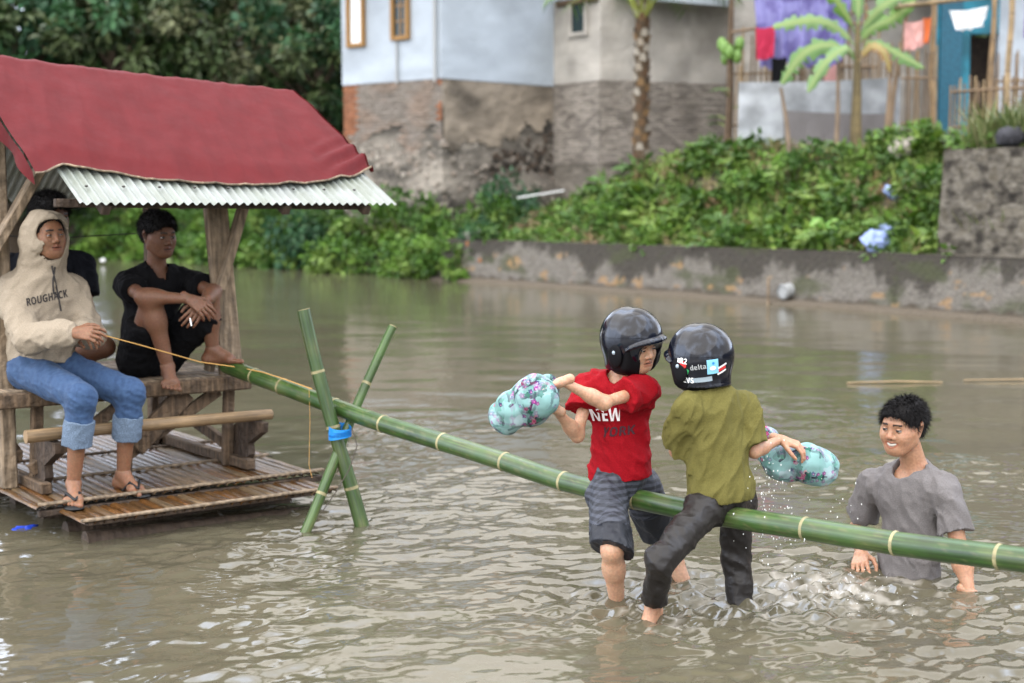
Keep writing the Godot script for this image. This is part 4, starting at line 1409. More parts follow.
# head of height about 0.225 * sc round c, axes B (left, up, forward)
func head_prims(c: Vector3, B: Basis, sc: float, smile := false) -> Array:
	var out := []
	var p := func(x: float, y: float, z: float) -> Vector3: return c + B * (Vector3(x, y, z) * sc)
	var k := {"k": 0.018 * sc}
	out.append(cap(p.call(0, 0.032, 0.016), p.call(0, 0.036, -0.030), 0.077 * sc, 0.080 * sc, {"n": B.x, "f": 0.95, "k": 0.02 * sc}))
	out.append(cap(p.call(0, 0.0, 0.030), p.call(0, -0.068, 0.048), 0.061 * sc, 0.036 * sc, {"k": 0.03 * sc}))
	out.append(cap(p.call(0, -0.088, 0.066), p.call(0, -0.084, 0.070), 0.020 * sc, 0.018 * sc, {"k": 0.03 * sc}))
	for s in [-1.0, 1.0]:
		out.append(cap(p.call(s * 0.040, -0.018, 0.062), p.call(s * 0.052, -0.008, 0.040), 0.024 * sc, 0.022 * sc, {"k": 0.022 * sc}))
		out.append(cap(p.call(s * 0.032, -0.046, 0.052), p.call(s * 0.044, -0.020, 0.032), 0.030 * sc, 0.030 * sc, {"k": 0.03 * sc}))
		out.append(cap(p.call(s * 0.054, -0.052, 0.010), p.call(s * 0.024, -0.086, 0.054), 0.023 * sc, 0.019 * sc, {"k": 0.03 * sc}))
	out.append(cap(p.call(-0.030, 0.026, 0.083), p.call(0.030, 0.026, 0.083), 0.012 * sc, 0.012 * sc, k))
	for s in [-1.0, 1.0]:
		out.append(cap(p.call(s * 0.026, 0.004, 0.104), p.call(s * 0.039, 0.003, 0.098), 0.0125 * sc, 0.0115 * sc, {"sub": true, "k": 0.012 * sc}))
	out.append(cap(p.call(0, 0.014, 0.087), p.call(0, -0.024, 0.103), 0.0085 * sc, 0.0115 * sc, {"k": 0.010 * sc}))
	out.append(cap(p.call(-0.012, -0.031, 0.094), p.call(0.012, -0.031, 0.094), 0.0095 * sc, 0.0095 * sc, {"k": 0.008 * sc}))
	var mw := 1.5 if smile else 1.0
	var up := 0.007 if smile else 0.0
	out.append(cap(p.call(-0.018 * mw, -0.0545 + up, 0.083 - up), p.call(0, -0.0525, 0.0895), 0.006 * sc, 0.008 * sc, {"k": 0.006 * sc}))
	out.append(cap(p.call(0.018 * mw, -0.0545 + up, 0.083 - up), p.call(0, -0.0525, 0.0895), 0.006 * sc, 0.008 * sc, {"k": 0.006 * sc}))
	if smile:
		for s in [-1.0, 1.0]:
			out.append(cap(p.call(0, -0.0715, 0.084), p.call(s * 0.022, -0.058, 0.077), 0.0078 * sc, 0.006 * sc, {"k": 0.006 * sc}))
			out.append(cap(p.call(0, -0.0625, 0.0960), p.call(s * 0.022, -0.054, 0.088), 0.0075 * sc, 0.004 * sc, {"sub": true, "k": 0.003 * sc}))
			out.append(cap(p.call(s * 0.040, -0.030, 0.066), p.call(s * 0.046, -0.018, 0.056), 0.022 * sc, 0.020 * sc, {"k": 0.016 * sc}))
	else:
		out.append(cap(p.call(-0.014, -0.0665, 0.082), p.call(0.014, -0.0665, 0.082), 0.0085 * sc, 0.0085 * sc, {"k": 0.006 * sc}))
		out.append(cap(p.call(-0.024, -0.060, 0.0925), p.call(0.024, -0.060, 0.0925), 0.0032 * sc, 0.0032 * sc, {"sub": true, "k": 0.003 * sc}))
	for s in [-1.0, 1.0]:
		out.append(cap(p.call(s * 0.079, 0.018, -0.012), p.call(s * 0.075, -0.022, -0.004), 0.020 * sc, 0.012 * sc, {"n": B * Vector3(0.92, 0, -0.38 * s).normalized(), "f": 0.42, "k": 0.006 * sc}))
		out.append(cap(p.call(s * 0.087, 0.010, -0.002), p.call(s * 0.084, -0.008, 0.0), 0.009 * sc, 0.006 * sc, {"sub": true, "k": 0.006 * sc}))
	return out

# paint: lips, brows, and what else has a colour of its own; colours multiply the skin's
func face_colours(m: MB, from: int, c: Vector3, B: Basis, sc: float, smile := false):
	var inv := B.transposed()
	for k in range(from, m.v.size()):
		var q: Vector3 = inv * (m.v[k] - c) / sc
		if q.z < 0.03: continue
		var ax := absf(q.x)
		var col := m.c[k]
		if smile and q.y < -0.040 and q.y > -0.082 and ax < 0.032 and absf(q.y + 0.0620 - 9.0 * ax * ax) < 0.0165 - 12.0 * ax * ax:
			col = Color(0.82, 0.60, 0.58)
		elif not smile and q.y < -0.045 and q.y > -0.076 and ax < 0.026 - 0.25 * absf(q.y + 0.06):
			col = Color(0.82, 0.62, 0.60)
			if absf(q.y + 0.060) < 0.0026: col = Color(0.20, 0.08, 0.07)
		elif ax > 0.012 and ax < 0.047 and absf(q.y - 0.0275 + 5.0 * (ax - 0.03) * (ax - 0.03)) < 0.0046:
			col = Color(0.06, 0.05, 0.05)
		elif absf(q.y + 0.036) < 0.0035 and ax > 0.004 and ax < 0.012 and q.z > 0.085:
			col = Color(0.35, 0.25, 0.22)
		m.c[k] = col

func add_eyes(root: Node3D, c: Vector3, B: Basis, sc: float, lid: Color, shut := 0.0, smile := false):
	for s in [-1.0, 1.0]:
		var e := MB.new()
		e.sphere(Vector3.ZERO, Vector3.ONE * 0.0125 * sc, 24, 26)
		for k in e.v.size():
			var q := e.v[k].normalized()
			e.c[k] = Color(0.03, 0.02, 0.015) if q.angle_to(Vector3(-0.05, -0.04, 1)) < 0.60 else Color(0.26, 0.23, 0.21)
			if q.y > 0.42 - shut or q.y < -0.50 + shut * 0.6: e.c[k] = lid * 0.75
			if absf(q.y - (0.42 - shut)) < 0.17 and q.z > 0.1: e.c[k] = Color(0.03, 0.02, 0.02)
		put("eye", e.mesh(), M.eye, root, Transform3D(B, c + B * (Vector3(s * 0.0315, 0.003, 0.0840) * sc) - root.position))
	if smile:
		var t := MB.new()
		var pts := []
		for k in 9:
			var x := lerpf(-0.0235, 0.0235, k / 8.0)
			pts.append(c + B * (Vector3(x, -0.0610 + 13.0 * x * x, 0.0885 - 16.0 * x * x) * sc) - root.position)
		t.tube(pts, [0.0025, 0.0045, 0.0060, 0.0066, 0.0068, 0.0066, 0.0060, 0.0045, 0.0025], 10)
		put("teeth", t.mesh(), M.tooth, root)

# a cap of short hair: lumpy volume plus many thin blades
func hair_mesh(c: Vector3, B: Basis, sc: float, line: Array, puff: float, seedn: int, blade := 0.02) -> MB:
	var p := func(x: float, y: float, z: float) -> Vector3: return c + B * (Vector3(x, y, z) * sc)
	var cuts := []
	for l in line: cuts.append([p.call(l[0].x, l[0].y, l[0].z), B * (l[1] as Vector3).normalized()])
	var prims := [cap(p.call(0, 0.034 + puff, 0.018), p.call(0, 0.038 + puff * 0.6, -0.032), (0.083 + puff * 0.4) * sc, (0.086 + puff * 0.3) * sc, {"n": B.x, "f": 0.925, "cut": cuts}),
		cap(p.call(0, 0.0, -0.030), p.call(0, -0.030, -0.034), 0.080 * sc, 0.062 * sc, {"n": B.x, "f": 0.94, "cut": cuts})]
	var f := Field.new()
	f.fill(prims, 0.0045, 0.01)
	f.ruffle(noise(60.0, seedn, 2), 0.006, Vector3(1, 0.3, 1))
	var m := MB.new()
	f.net(m)
	var r := RandomNumberGenerator.new()
	r.seed = seedn
	var count := m.v.size()
	for k in 7000:
		var j := r.randi() % count
		var n := m.n[j]
		var v := m.v[j]
		var side := n.cross(Vector3(r.randf_range(-1, 1), r.randf_range(-1, 1), r.randf_range(-1, 1))).normalized()
		var away := (v - (c + B.y * 0.10 * sc - B.z * 0.03 * sc))
		var comb := (away - n * away.dot(n)).normalized()
		var tip := v + (n * 0.55 + comb * 0.75 + side * r.randf_range(-0.5, 0.5)).normalized() * blade * r.randf_range(0.5, 1.1) * sc
		m.face3(v - side * 0.0012 - n * 0.001, tip, v + side * 0.0012 - n * 0.001)
	return m

func sleeve(S: Vector3, E: Vector3, f: float, r0: float, r1: float, lean := 0.0) -> Array:
	var e := S.lerp(E, f)
	var d := (E - S).normalized()
	return cap(S, e + d * r1, r0, r1, {"cut": [[e, (d + Vector3(0, lean, 0)).normalized()]], "k": 0.03})

func collar_cut(J: Dictionary, r: float, f: Vector3, low := 0.0) -> Array:
	return cap(J.nk + f * 0.03 - (J.nk - J.pv).normalized() * low, J.hd, r, r * 1.1, {"sub": true, "k": 0.006})

func add_body(root: Node3D, J: Dictionary, sc: float, skin: Material, hf: Vector3, hu: Vector3, hsc: float, hands: Array, feet: Array, shut := 0.0, smile := false, lg := 1.0) -> MB:
	var prims := torso_prims(J, sc, -0.012) + limb_prims(J, sc, lg)
	prims.append(cap(J.hr, J.hl, 0.085 * sc, 0.085 * sc))
	var m := sculpt(prims, 0.010, 0.035 * sc)
	for h in hands: m.add(sculpt(h, 0.0035, 0.006))
	for h in feet: m.add(sculpt(h, 0.0045, 0.020 * sc))
	var B := frame_of(hf, hu)
	var from := m.v.size()
	m.add(sculpt(head_prims(J.hd, B, hsc, smile), 0.0032, 0.012))
	face_colours(m, from, J.hd, B, hsc, smile)
	# uneven skin: redder and darker patches
	var bl := noise(16.0, 88, 3)
	for k in m.v.size():
		var w := bl.get_noise_3dv(m.v[k])
		var c0 := m.c[k]
		m.c[k] = Color(c0.r * (0.95 + 0.05 * w), c0.g * (0.90 + 0.12 * w), c0.b * (0.88 + 0.14 * w))
	m.shift(root.position)
	put("body", m.mesh(), skin, root)
	add_eyes(root, J.hd, B, hsc, (skin as StandardMaterial3D).albedo_color.srgb_to_linear(), shut, smile)
	return m

func garment(root: Node3D, called: String, prims: Array, cell: float, blend: float, folds: Array, material: Material, cuts: Array = []) -> Field:
	var f := Field.new()
	f.fill(prims, cell, blend)
	for w in folds: f.ruffle(w[0], w[1], w[2], w[3] if w.size() > 3 else Basis.IDENTITY, 0.035)
	for c in cuts: f.cut(c[0], c[1])
	var m := MB.new()
	f.net(m)
	m.shift(root.position)
	put(called, m.mesh(), material, root)
	return f

# lettering laid on a surface: flat letters dropped onto it along dir
func print_on(root: Node3D, f: Field, text: String, c: Vector3, right: Vector3, up: Vector3, size: float, material: Material, called := "lettering", lift := 0.0025, wide := 1.0, arch := 0.0, reach := 0.20):
	var t := TextMesh.new()
	var fo := SystemFont.new()
	fo.font_names = PackedStringArray(["Droid Sans"])
	fo.font_weight = 700
	t.font = fo
	t.text = text
	t.font_size = 32
	t.pixel_size = size / 32.0
	t.depth = 0.0
	t.curve_step = 2.0
	var arr := t.get_mesh_arrays()
	var m := MB.new()
	var out := right.cross(up).normalized()
	var vs: PackedVector3Array = arr[Mesh.ARRAY_VERTEX]
	for p in vs:
		var x := p.x * wide
		var q := c + right * x + up * (p.y - arch * x * x) + out * reach
		var s := f.drop(q, -out, 0.4)
		m.vert(s + out * lift, out)
	var ix: PackedInt32Array = arr[Mesh.ARRAY_INDEX]
	for k in range(0, ix.size(), 3): m.tri(ix[k], ix[k + 1], ix[k + 2])
	m.shift(root.position)
	put(called, m.mesh(), material, root)

func patch_on(root: Node3D, f: Field, c: Vector3, right: Vector3, up: Vector3, w: float, h: float, material: Material, called: String, lift := 0.003, round_ := false):
	var out := right.cross(up).normalized()
	var m := sheet(24, 12, func(a: float, b: float) -> Vector3:
		var x := a - 0.5
		var y := b - 0.5
		if round_:
			var x2 := x * sqrt(1.0 - 2.0 * y * y)
			y *= sqrt(1.0 - 2.0 * x * x)
			x = x2
		var q := c + right * x * w + up * y * h + out * 0.2
		return f.drop(q, -out, 0.5) + out * lift - root.position)
	put(called, m.mesh(), material, root)

func strand(root: Node3D, called: String, pts: Array, r: float, material: Material):
	var m := MB.new()
	m.tube(pts.map(func(p): return p - root.position), [r], 8)
	put(called, m.mesh(), material, root)

func folds_for(sd: int, amp: float, dir := Vector3(1, 1, 1), turn := Basis.IDENTITY) -> Array:
	var r := noise(8.0, sd, 2)
	r.fractal_type = FastNoiseLite.FRACTAL_RIDGED
	var r2 := noise(19.0, sd + 1, 2)
	r2.fractal_type = FastNoiseLite.FRACTAL_RIDGED
	return [[r, -amp * 0.62, dir, turn], [r2, -amp * 0.20, dir, turn]]

func helmet(called: String, label: String, c: Vector3, B: Basis, sc: float) -> Array:
	var h := thing(called, label, "helmet", c)
	var p := func(x: float, y: float, z: float) -> Vector3: return c + B * (Vector3(x, y, z) * sc)
	var low := [[p.call(0, -0.118, 0), B * Vector3(0, -1, 0.06).normalized()]]
	var prims := [cap(p.call(0, 0.014, 0.012), p.call(0, 0.010, -0.016), 0.124 * sc, 0.126 * sc, {"n": B.x, "f": 0.955}),
		cap(p.call(0, -0.02, -0.006), p.call(0, -0.115, -0.012), 0.122 * sc, 0.104 * sc, {"n": B.x, "f": 0.97, "cut": low}),
		cap(p.call(0, 0.0, -0.004), p.call(0, -0.06, 0.004), 0.104 * sc, 0.100 * sc, {"sub": true, "k": 0.004}),
		cap(p.call(0, -0.08, 0.004), p.call(0, -0.20, 0.01), 0.094 * sc, 0.094 * sc, {"sub": true, "k": 0.004}),
		cap(p.call(-0.038, -0.035, 0.150), p.call(-0.038, -0.20, 0.128), 0.052 * sc, 0.052 * sc, {"sub": true, "k": 0.006}),
		cap(p.call(0.038, -0.035, 0.150), p.call(0.038, -0.20, 0.128), 0.052 * sc, 0.052 * sc, {"sub": true, "k": 0.006}),
		cap(p.call(0, -0.040, 0.150), p.call(0, -0.20, 0.128), 0.058 * sc, 0.058 * sc, {"sub": true, "k": 0.006})]
	var f := Field.new()
	f.fill(prims, 0.0045, 0.02)
	var m := MB.new()
	f.net(m)
	m.shift(c)
	put("shell", m.mesh(), M.helmet, h)
	# brim over the face opening
	var arc := []
	for k in 15:
		var t := lerpf(-1.10, 1.10, k / 14.0)
		arc.append(B * (Vector3(0.112 * sin(t), 0.030 - 0.034 * pow(absf(t) / 1.10, 3.0), 0.010 + 0.124 * cos(t)) * sc))
	var bp := []
	for k in 14:
		var r: float = 0.0115 * sc * (0.55 + 0.45 * sin(PI * (k + 0.5) / 14.0))
		bp.append(cap(arc[k], arc[k + 1], r, r))
		var o0: Vector3 = arc[k] + (arc[k].normalized() - B.y * 0.4) * 0.013 * sc
		var o1: Vector3 = arc[k + 1] + (arc[k + 1].normalized() - B.y * 0.4) * 0.013 * sc
		bp.append(cap(o0, o1, r * 0.55, r * 0.55))
	put("brim", sculpt(bp, 0.0035, 0.012).mesh(), M.helmet, h)
	# soft lining that hugs the head
	var lp := [cap(p.call(0, 0.0, -0.004), p.call(0, -0.06, 0.002), 0.110 * sc, 0.108 * sc),
		cap(p.call(0, -0.06, 0.0), p.call(0, -0.112, 0.0), 0.104 * sc, 0.096 * sc, {"cut": [[p.call(0, -0.114, 0), B * Vector3(0, -1, 0.06).normalized()]]}),
		cap(p.call(-0.082, 0.0, 0.066), p.call(-0.082, -0.085, 0.052), 0.024 * sc, 0.024 * sc), cap(p.call(0.082, 0.0, 0.066), p.call(0.082, -0.085, 0.052), 0.024 * sc, 0.024 * sc),
		cap(p.call(0, -0.045, 0.155), p.call(0, -0.20, 0.135), 0.070 * sc, 0.070 * sc, {"sub": true, "k": 0.01}),
		cap(p.call(0, 0.0, -0.01), p.call(0, -0.2, 0.02), 0.078 * sc, 0.066 * sc, {"sub": true, "k": 0.01})]
	var lm := sculpt(lp, 0.006, 0.02)
	lm.shift(c)
	put("lining", lm.mesh(), M.helmet_matt, h)
	for s in [-1.0, 1.0]:
		var em := MB.new()
		var e := MB.new()
		e.sphere(Vector3.ZERO, Vector3(0.010, 0.052, 0.040) * sc, 18, 12)
		em.add(e, Transform3D(B, B * (Vector3(s * 0.1165, -0.040, 0.018) * sc)))
		put("ear_cover", em.mesh(), M.helmet_matt, h)
		var sm := MB.new()
		e = MB.new()
		e.sphere(Vector3.ZERO, Vector3(0.006, 0.009, 0.009) * sc, 10, 7)
		sm.add(e, Transform3D(B, B * (Vector3(s * 0.1255, -0.026, 0.020) * sc)))
		put("pivot_screw", sm.mesh(), M.silver, h)
	return [h, f]

func build_people():
	build_red_boy()
	build_olive_boy()
	build_grey_man()
	build_hooded()
	build_black_teen()
	build_behind()

func build_red_boy():
	var J := {"hd": V(0.482, 0.995, -5.60), "nk": V(0.432, 0.862, -5.66), "pv": V(0.432, 0.475, -5.68), "sr": V(0.310, 0.812, -5.69), "er": V(0.257, 0.644, -5.56), "wr": V(0.165, 0.765, -5.45), "sl": V(0.532, 0.818, -5.60), "el": V(0.353, 0.792, -5.42), "wl": V(0.192, 0.880, -5.36), "hr": V(0.378, 0.392, -5.61), "kr": V(0.385, 0.225, -5.375), "ar": V(0.421, -0.07, -5.52), "hl": V(0.526, 0.40, -5.76), "kl": V(0.640, 0.15, -5.90), "al": V(0.752, -0.10, -5.80)}
	var t := thing("person", "boy in red T-shirt and grey shorts astride the pole, swinging a pillow", "person", V(0.448, 0, -5.65))
	var hf := V(0.66, -0.16, 0.74)
	var hu := V(-0.10, 1, 0.10)
	var hands := [hand_prims(J.wl, V(-0.90, -0.34, 0.10), V(-0.30, -0.9, 0.15), -1.0, 0.84, 0.55), hand_prims(J.wr, V(-0.75, 0.45, 0.15), V(-0.4, -0.3, 0.9), 1.0, 0.84, 0.55)]
	var feet := [foot_prims(J.ar, V(0.5, -0.2, 0.8), V(0, 1, 0), 1.0, 0.85)]
	add_body(t, J, 0.77, M.skin_a, hf, hu, 0.90, hands, feet, 0.25)
	var hm := hair_mesh(J.hd, frame_of(hf, hu), 0.90, [[V(0, 0.060, 0.070), V(0, -0.45, 1)], [V(0, -0.03, 0), V(0, -1, 0.4)]], 0.0, 201, 0.004)
	hm.shift(t.position)
	put("hair", hm.mesh(), M.hair, t)
	var lx: Vector3 = (J.sl - J.sr).normalized()
	var f: Vector3 = lx.cross((J.nk - J.pv).normalized()).normalized()
	var sp := torso_prims(J, 0.72, 0.010)
	sp.append(cap(J.nk.lerp(J.pv, 0.7), J.pv + V(0.01, -0.02, 0), 0.102, 0.122, {"n": f, "f": 0.84}))
	sp.append(sleeve(J.sr, J.er, 0.45, 0.056, 0.062))
	sp.append(sleeve(J.sl, J.el, 0.50, 0.056, 0.060))
	sp.append(collar_cut(J, 0.056, f, -0.022))
	var sh := garment(t, "t_shirt", sp, 0.0065, 0.035, folds_for(301, 0.028, Vector3(1.0, 0.35, 0.8), Basis(Vector3(0, 0, 1), -0.8)), M.cloth_red, [[V(0.44, 0.452, -5.66), V(0.10, -1, 0)]])
	print_on(t, sh, "NEW", at(606, 415, 5.6), (lx + V(0, 0.06, 0)).normalized(), V(0.06, 1, 0), 0.074, M.print_white, "lettering", 0.004, 0.84, 0.0, 0.05)
	print_on(t, sh, "YORK", at(619, 431, 5.6), (lx + V(0, 0.10, 0)).normalized(), V(0.06, 1, 0), 0.052, M.print_dark_red, "lettering", 0.004, 0.95, 0.0, 0.05)
	# shorts: grey legs with a black lower panel
	var bp := [cap(J.pv + V(0, 0.03, 0), J.pv, 0.108, 0.116, {"n": f, "f": 0.86}), cap(J.hr, J.hl, 0.07, 0.07)]
	for s in ["r", "l"]:
		var e: Vector3 = J["h" + s].lerp(J["k" + s], 0.72 if s == "r" else 0.40)
		var d: Vector3 = (J["k" + s] - J["h" + s]).normalized()
		bp.append(cap(J["h" + s], e + d * 0.08, 0.072, 0.080, {"cut": [[e, d]]}))
	garment(t, "shorts", bp, 0.0075, 0.03, folds_for(311, 0.016, Vector3(1.1, 0.4, 1.1)), M.shorts_grey)
	for s in ["r", "l"]:
		var a: Vector3 = J["h" + s].lerp(J["k" + s], 0.70 if s == "r" else 0.38)
		var e: Vector3 = J["h" + s].lerp(J["k" + s], 0.97)
		var d: Vector3 = (J["k" + s] - J["h" + s]).normalized()
		garment(t, "shorts_panel", [cap(a - d * 0.08, e + d * 0.08 - V(0, 0.012, 0), 0.082, 0.082, {"cut": [[e, (d + V(-0.5, -0.6, 0)).normalized()], [a, -d]]})], 0.0075, 0.02, folds_for(313, 0.012, Vector3(1.2, 0.4, 1.2)), M.shorts_black)
	helmet("motorcycle_helmet", "black open-face helmet worn by the boy in red", J.hd + V(-0.008, 0.022, -0.01), frame_of(hf, hu), 0.95)
	var q := thing("pillow", "floral mint pillow swung by the boy in the red shirt", "pillow", at(523, 405, 5.36), "pillows used in the fight")
	var pm := sculpt([cap(at(536, 397, 5.33), at(529, 404, 5.40), 0.088, 0.090), cap(at(513, 409, 5.36), at(506, 416, 5.40), 0.070, 0.068), cap(at(545, 390, 5.42), at(530, 392, 5.44), 0.06, 0.06)], 0.006, 0.012, [[noise(9.0, 321, 2), 0.010, Vector3.ONE]])
	pm.shift(q.position)
	put("pillow_cover", pm.mesh(), M.pillow, q)

func build_olive_boy():
	var J := {"hd": V(0.725, 0.945, -5.44), "nk": V(0.765, 0.820, -5.41), "pv": V(0.803, 0.465, -5.38), "sl": V(0.676, 0.768, -5.34), "el": V(0.640, 0.600, -5.46), "wl": V(0.720, 0.610, -5.62), "sr": V(0.895, 0.760, -5.47), "er": V(0.935, 0.605, -5.42), "wr": V(1.060, 0.625, -5.56), "hl": V(0.730, 0.395, -5.32), "kl": V(0.540, 0.250, -5.10), "al": V(0.528, 0.050, -5.22), "hr": V(0.875, 0.40, -5.47), "kr": V(0.880, 0.15, -5.50), "ar": V(0.920, -0.14, -5.42)}
	var t := thing("person", "boy in olive shirt and dark wet trousers astride the pole, back turned", "person", V(0.803, 0, -5.36))
	var hf := V(-0.66, -0.12, -0.70)
	var hu := V(0.02, 1, 0.05)
	var hands := [hand_prims(J.wr, V(0.80, -0.22, 0.25), V(0.1, -0.9, -0.1), -1.0, 0.82, 0.75), hand_prims(J.wl, V(0.5, 0, -0.8), V(0, -1, 0), 1.0, 0.82, 0.8)]
	var feet := [foot_prims(J.al, V(-0.30, -0.25, 0.6), V(0, 1, 0), -1.0, 0.80)]
	add_body(t, J, 0.76, M.skin_e, hf, hu, 0.88, hands, feet, 0.0, false, 0.80)
	var hm := hair_mesh(J.hd, frame_of(hf, hu), 0.88, [[V(0, 0.060, 0.070), V(0, -0.45, 1)], [V(0, -0.05, 0), V(0, -1, 0.4)]], 0.0, 202, 0.004)
	hm.shift(t.position)
	put("hair", hm.mesh(), M.hair, t)
	var f: Vector3 = (J.sl - J.sr).normalized().cross((J.nk - J.pv).normalized()).normalized()
	var sp := torso_prims(J, 0.72, 0.012)
	sp.append(cap(J.nk.lerp(J.pv, 0.55), J.pv - V(0, 0.02, 0), 0.108, 0.126, {"n": f, "f": 0.86}))
	sp.append(sleeve(J.sl, J.el, 0.80, 0.058, 0.070))
	sp.append(sleeve(J.sr, J.er, 0.86, 0.058, 0.068))
	sp.append(collar_cut(J, 0.050, f, -0.035))
	garment(t, "shirt", sp, 0.0065, 0.035, folds_for(331, 0.029, Vector3(0.9, 0.32, 0.7), Basis(Vector3(0, 0, 1), 0.45)), M.cloth_olive, [[V(0.78, 0.425, -5.36), V(0.06, -1, 0)]])
	var bp := [cap(J.pv + V(0, 0.02, 0), J.pv - V(0, 0.02, 0), 0.098, 0.108, {"n": f, "f": 0.88}), cap(J.hr, J.hl, 0.07, 0.07)]
	for s in ["r", "l"]:
		var H: Vector3 = J["h" + s]
		var K: Vector3 = J["k" + s]
		var A: Vector3 = J["a" + s]
		var d := (A - K).normalized()
		var e: Vector3 = K.lerp(A, 0.84 if s == "l" else 0.80)
		bp.append(cap(H, K, 0.066, 0.050))
		bp.append(cap(K, e + d * 0.05, 0.050, 0.044, {"cut": [[e, d]]}))
	garment(t, "trousers", bp, 0.0065, 0.03, folds_for(341, 0.016, Vector3(0.55, 0.95, 0.55), Basis(Vector3(0.3, 0, 1).normalized(), 0.75)), M.trouser_wet)
	var B := frame_of(hf, hu)
	var hc: Vector3 = J.hd + V(0.0, 0.022, 0.0)
	var hh := helmet("motorcycle_helmet", "black helmet with coloured stickers worn by the boy in olive", hc, B, 0.95)
	var f2: Field = hh[1]
	var n: Node3D = hh[0]
	# stickers on the back of the shell, as seen from the camera's side
	var put_sticker := func(px: float, py: float, w: float, h: float, material: Material, called: String, tilt := 0.0, lift := 0.0015, round_ := false):
		var c := at(px, py, 5.32)
		var out := (c - hc)
		out.y *= 0.3
		out = out.normalized()
		var right := Vector3.UP.cross(out).normalized().rotated(out, tilt)
		patch_on(n, f2, c, right, out.cross(right), w, h, material, called, lift, round_)
	var put_text := func(px: float, py: float, s: String, size: float, material: Material, tilt := 0.0, lift := 0.0025):
		var c := at(px, py, 5.32)
		var out := (c - hc)
		out.y *= 0.3
		out = out.normalized()
		var right := Vector3.UP.cross(out).normalized().rotated(out, tilt)
		print_on(n, f2, s, c, right, out.cross(right), size, material, "lettering", lift)
	put_sticker.call(712.5, 366.5, 0.044, 0.056, M.sticker_blue, "sticker", 0.14)
	put_sticker.call(712.5, 368, 0.024, 0.016, M.sticker_white, "sticker", 0.14, 0.003, true)
	put_sticker.call(712.5, 363, 0.010, 0.010, M.tape_blue, "sticker", 0.14, 0.003, true)
	put_sticker.call(673, 371, 0.058, 0.018, M.sticker_green, "sticker", -0.45)
	put_sticker.call(676, 366, 0.034, 0.030, M.sticker_red, "sticker", -0.2, 0.003, true)
	put_sticker.call(670, 362, 0.026, 0.016, M.sticker_white, "sticker", -0.1, 0.0045)
	put_text.call(679, 362, "R2", 0.030, M.sticker_white, -0.1, 0.0055)
	put_sticker.call(690, 382.5, 0.150, 0.018, M.silver, "band", 0.10)
	put_text.call(680, 383.5, "ZEVS", 0.030, M.sticker_white, 0.02, 0.004)
	put_text.call(698, 367.5, "delta", 0.026, M.pvc, 0.16)
	put_sticker.call(723, 369, 0.040, 0.014, M.sticker_red, "sticker", 0.50)
	put_sticker.call(723.5, 366, 0.040, 0.007, M.sticker_white, "sticker", 0.50, 0.003)
	put_sticker.call(724, 372.5, 0.040, 0.007, M.sticker_white, "sticker", 0.50, 0.003)
	var q := thing("pillow", "floral mint pillow gripped low by the boy in olive", "pillow", at(790, 460, 5.60), "pillows used in the fight")
	var pm := sculpt([cap(at(806, 462, 5.60), at(820, 468, 5.62), 0.080, 0.078), cap(at(779, 462, 5.62), at(788, 464, 5.64), 0.072, 0.070), cap(at(768, 436, 5.70), at(772, 452, 5.68), 0.040, 0.060)], 0.006, 0.014, [[noise(9.0, 322, 2), 0.010, Vector3.ONE]])
	pm.shift(q.position)
	put("pillow_cover", pm.mesh(), M.pillow, q)

func build_grey_man():
	var J := {"hd": V(1.634, 0.624, -5.88), "nk": V(1.700, 0.440, -5.92), "pv": V(1.680, -0.07, -5.92), "sr": V(1.560, 0.345, -6.07), "er": V(1.520, 0.110, -6.17), "wr": V(1.505, 0.058, -6.02), "sl": V(1.797, 0.365, -5.78), "el": V(1.835, 0.130, -5.72), "wl": V(1.848, -0.012, -5.63), "hr": V(1.62, -0.15, -5.97), "kr": V(1.58, -0.5, -5.85), "ar": V(1.65, -0.9, -6.0), "hl": V(1.75, -0.15, -5.87), "kl": V(1.68, -0.5, -5.72), "al": V(1.76, -0.9, -5.87)}
	var t := thing("person", "smiling young man in wet grey T-shirt standing waist-deep in the river", "person", V(1.68, 0, -5.92))
	var hf := V(-0.74, -0.05, 0.68)
	var hu := V(0.03, 1, 0.02)
	var hands := [hand_prims(J.wr, V(-0.25, -0.35, 0.8), V(0.3, -0.9, 0), 1.0, 0.95, 0.5), hand_prims(J.wl, V(0.55, -0.30, 0.5), V(0, -1, 0), 1.0, 0.95, 0.2)]
	add_body(t, J, 0.96, M.skin_c, hf, hu, 0.99, hands, [], 0.14, true)
	var hm := hair_mesh(J.hd, frame_of(hf, hu), 0.99, [[V(0, 0.056, 0.086), V(0, -0.65, 0.75)], [V(0, 0.012, 0.032), V(0, -0.9, 0.45)], [V(0, -0.050, -0.03), V(0, -1, 0.3)]], 0.005, 203, 0.030)
	hm.shift(t.position)
	put("hair", hm.mesh(), M.hair, t)
	var f: Vector3 = (J.sl - J.sr).normalized().cross((J.nk - J.pv).normalized()).normalized()
	var sp := torso_prims(J, 0.96, 0.008)
	sp.append(sleeve(J.sr, J.er, 0.66, 0.060, 0.062))
	sp.append(sleeve(J.sl, J.el, 0.62, 0.060, 0.064))
	sp.append(collar_cut(J, 0.074, f, 0.002))
	garment(t, "t_shirt", sp, 0.007, 0.04, folds_for(351, 0.024, Vector3(0.8, 0.40, 0.8), Basis(Vector3(0, 0, 1), -0.5)), M.cloth_grey)
	var bp := [cap(J.hr, J.hl, 0.10, 0.10)]
	for s in ["r", "l"]:
		bp.append(cap(J["h" + s], J["k" + s], 0.09, 0.075, {"cut": [[J["k" + s], V(0, -1, 0)]]}))
	garment(t, "shorts", bp, 0.016, 0.03, [], M.shorts_black)

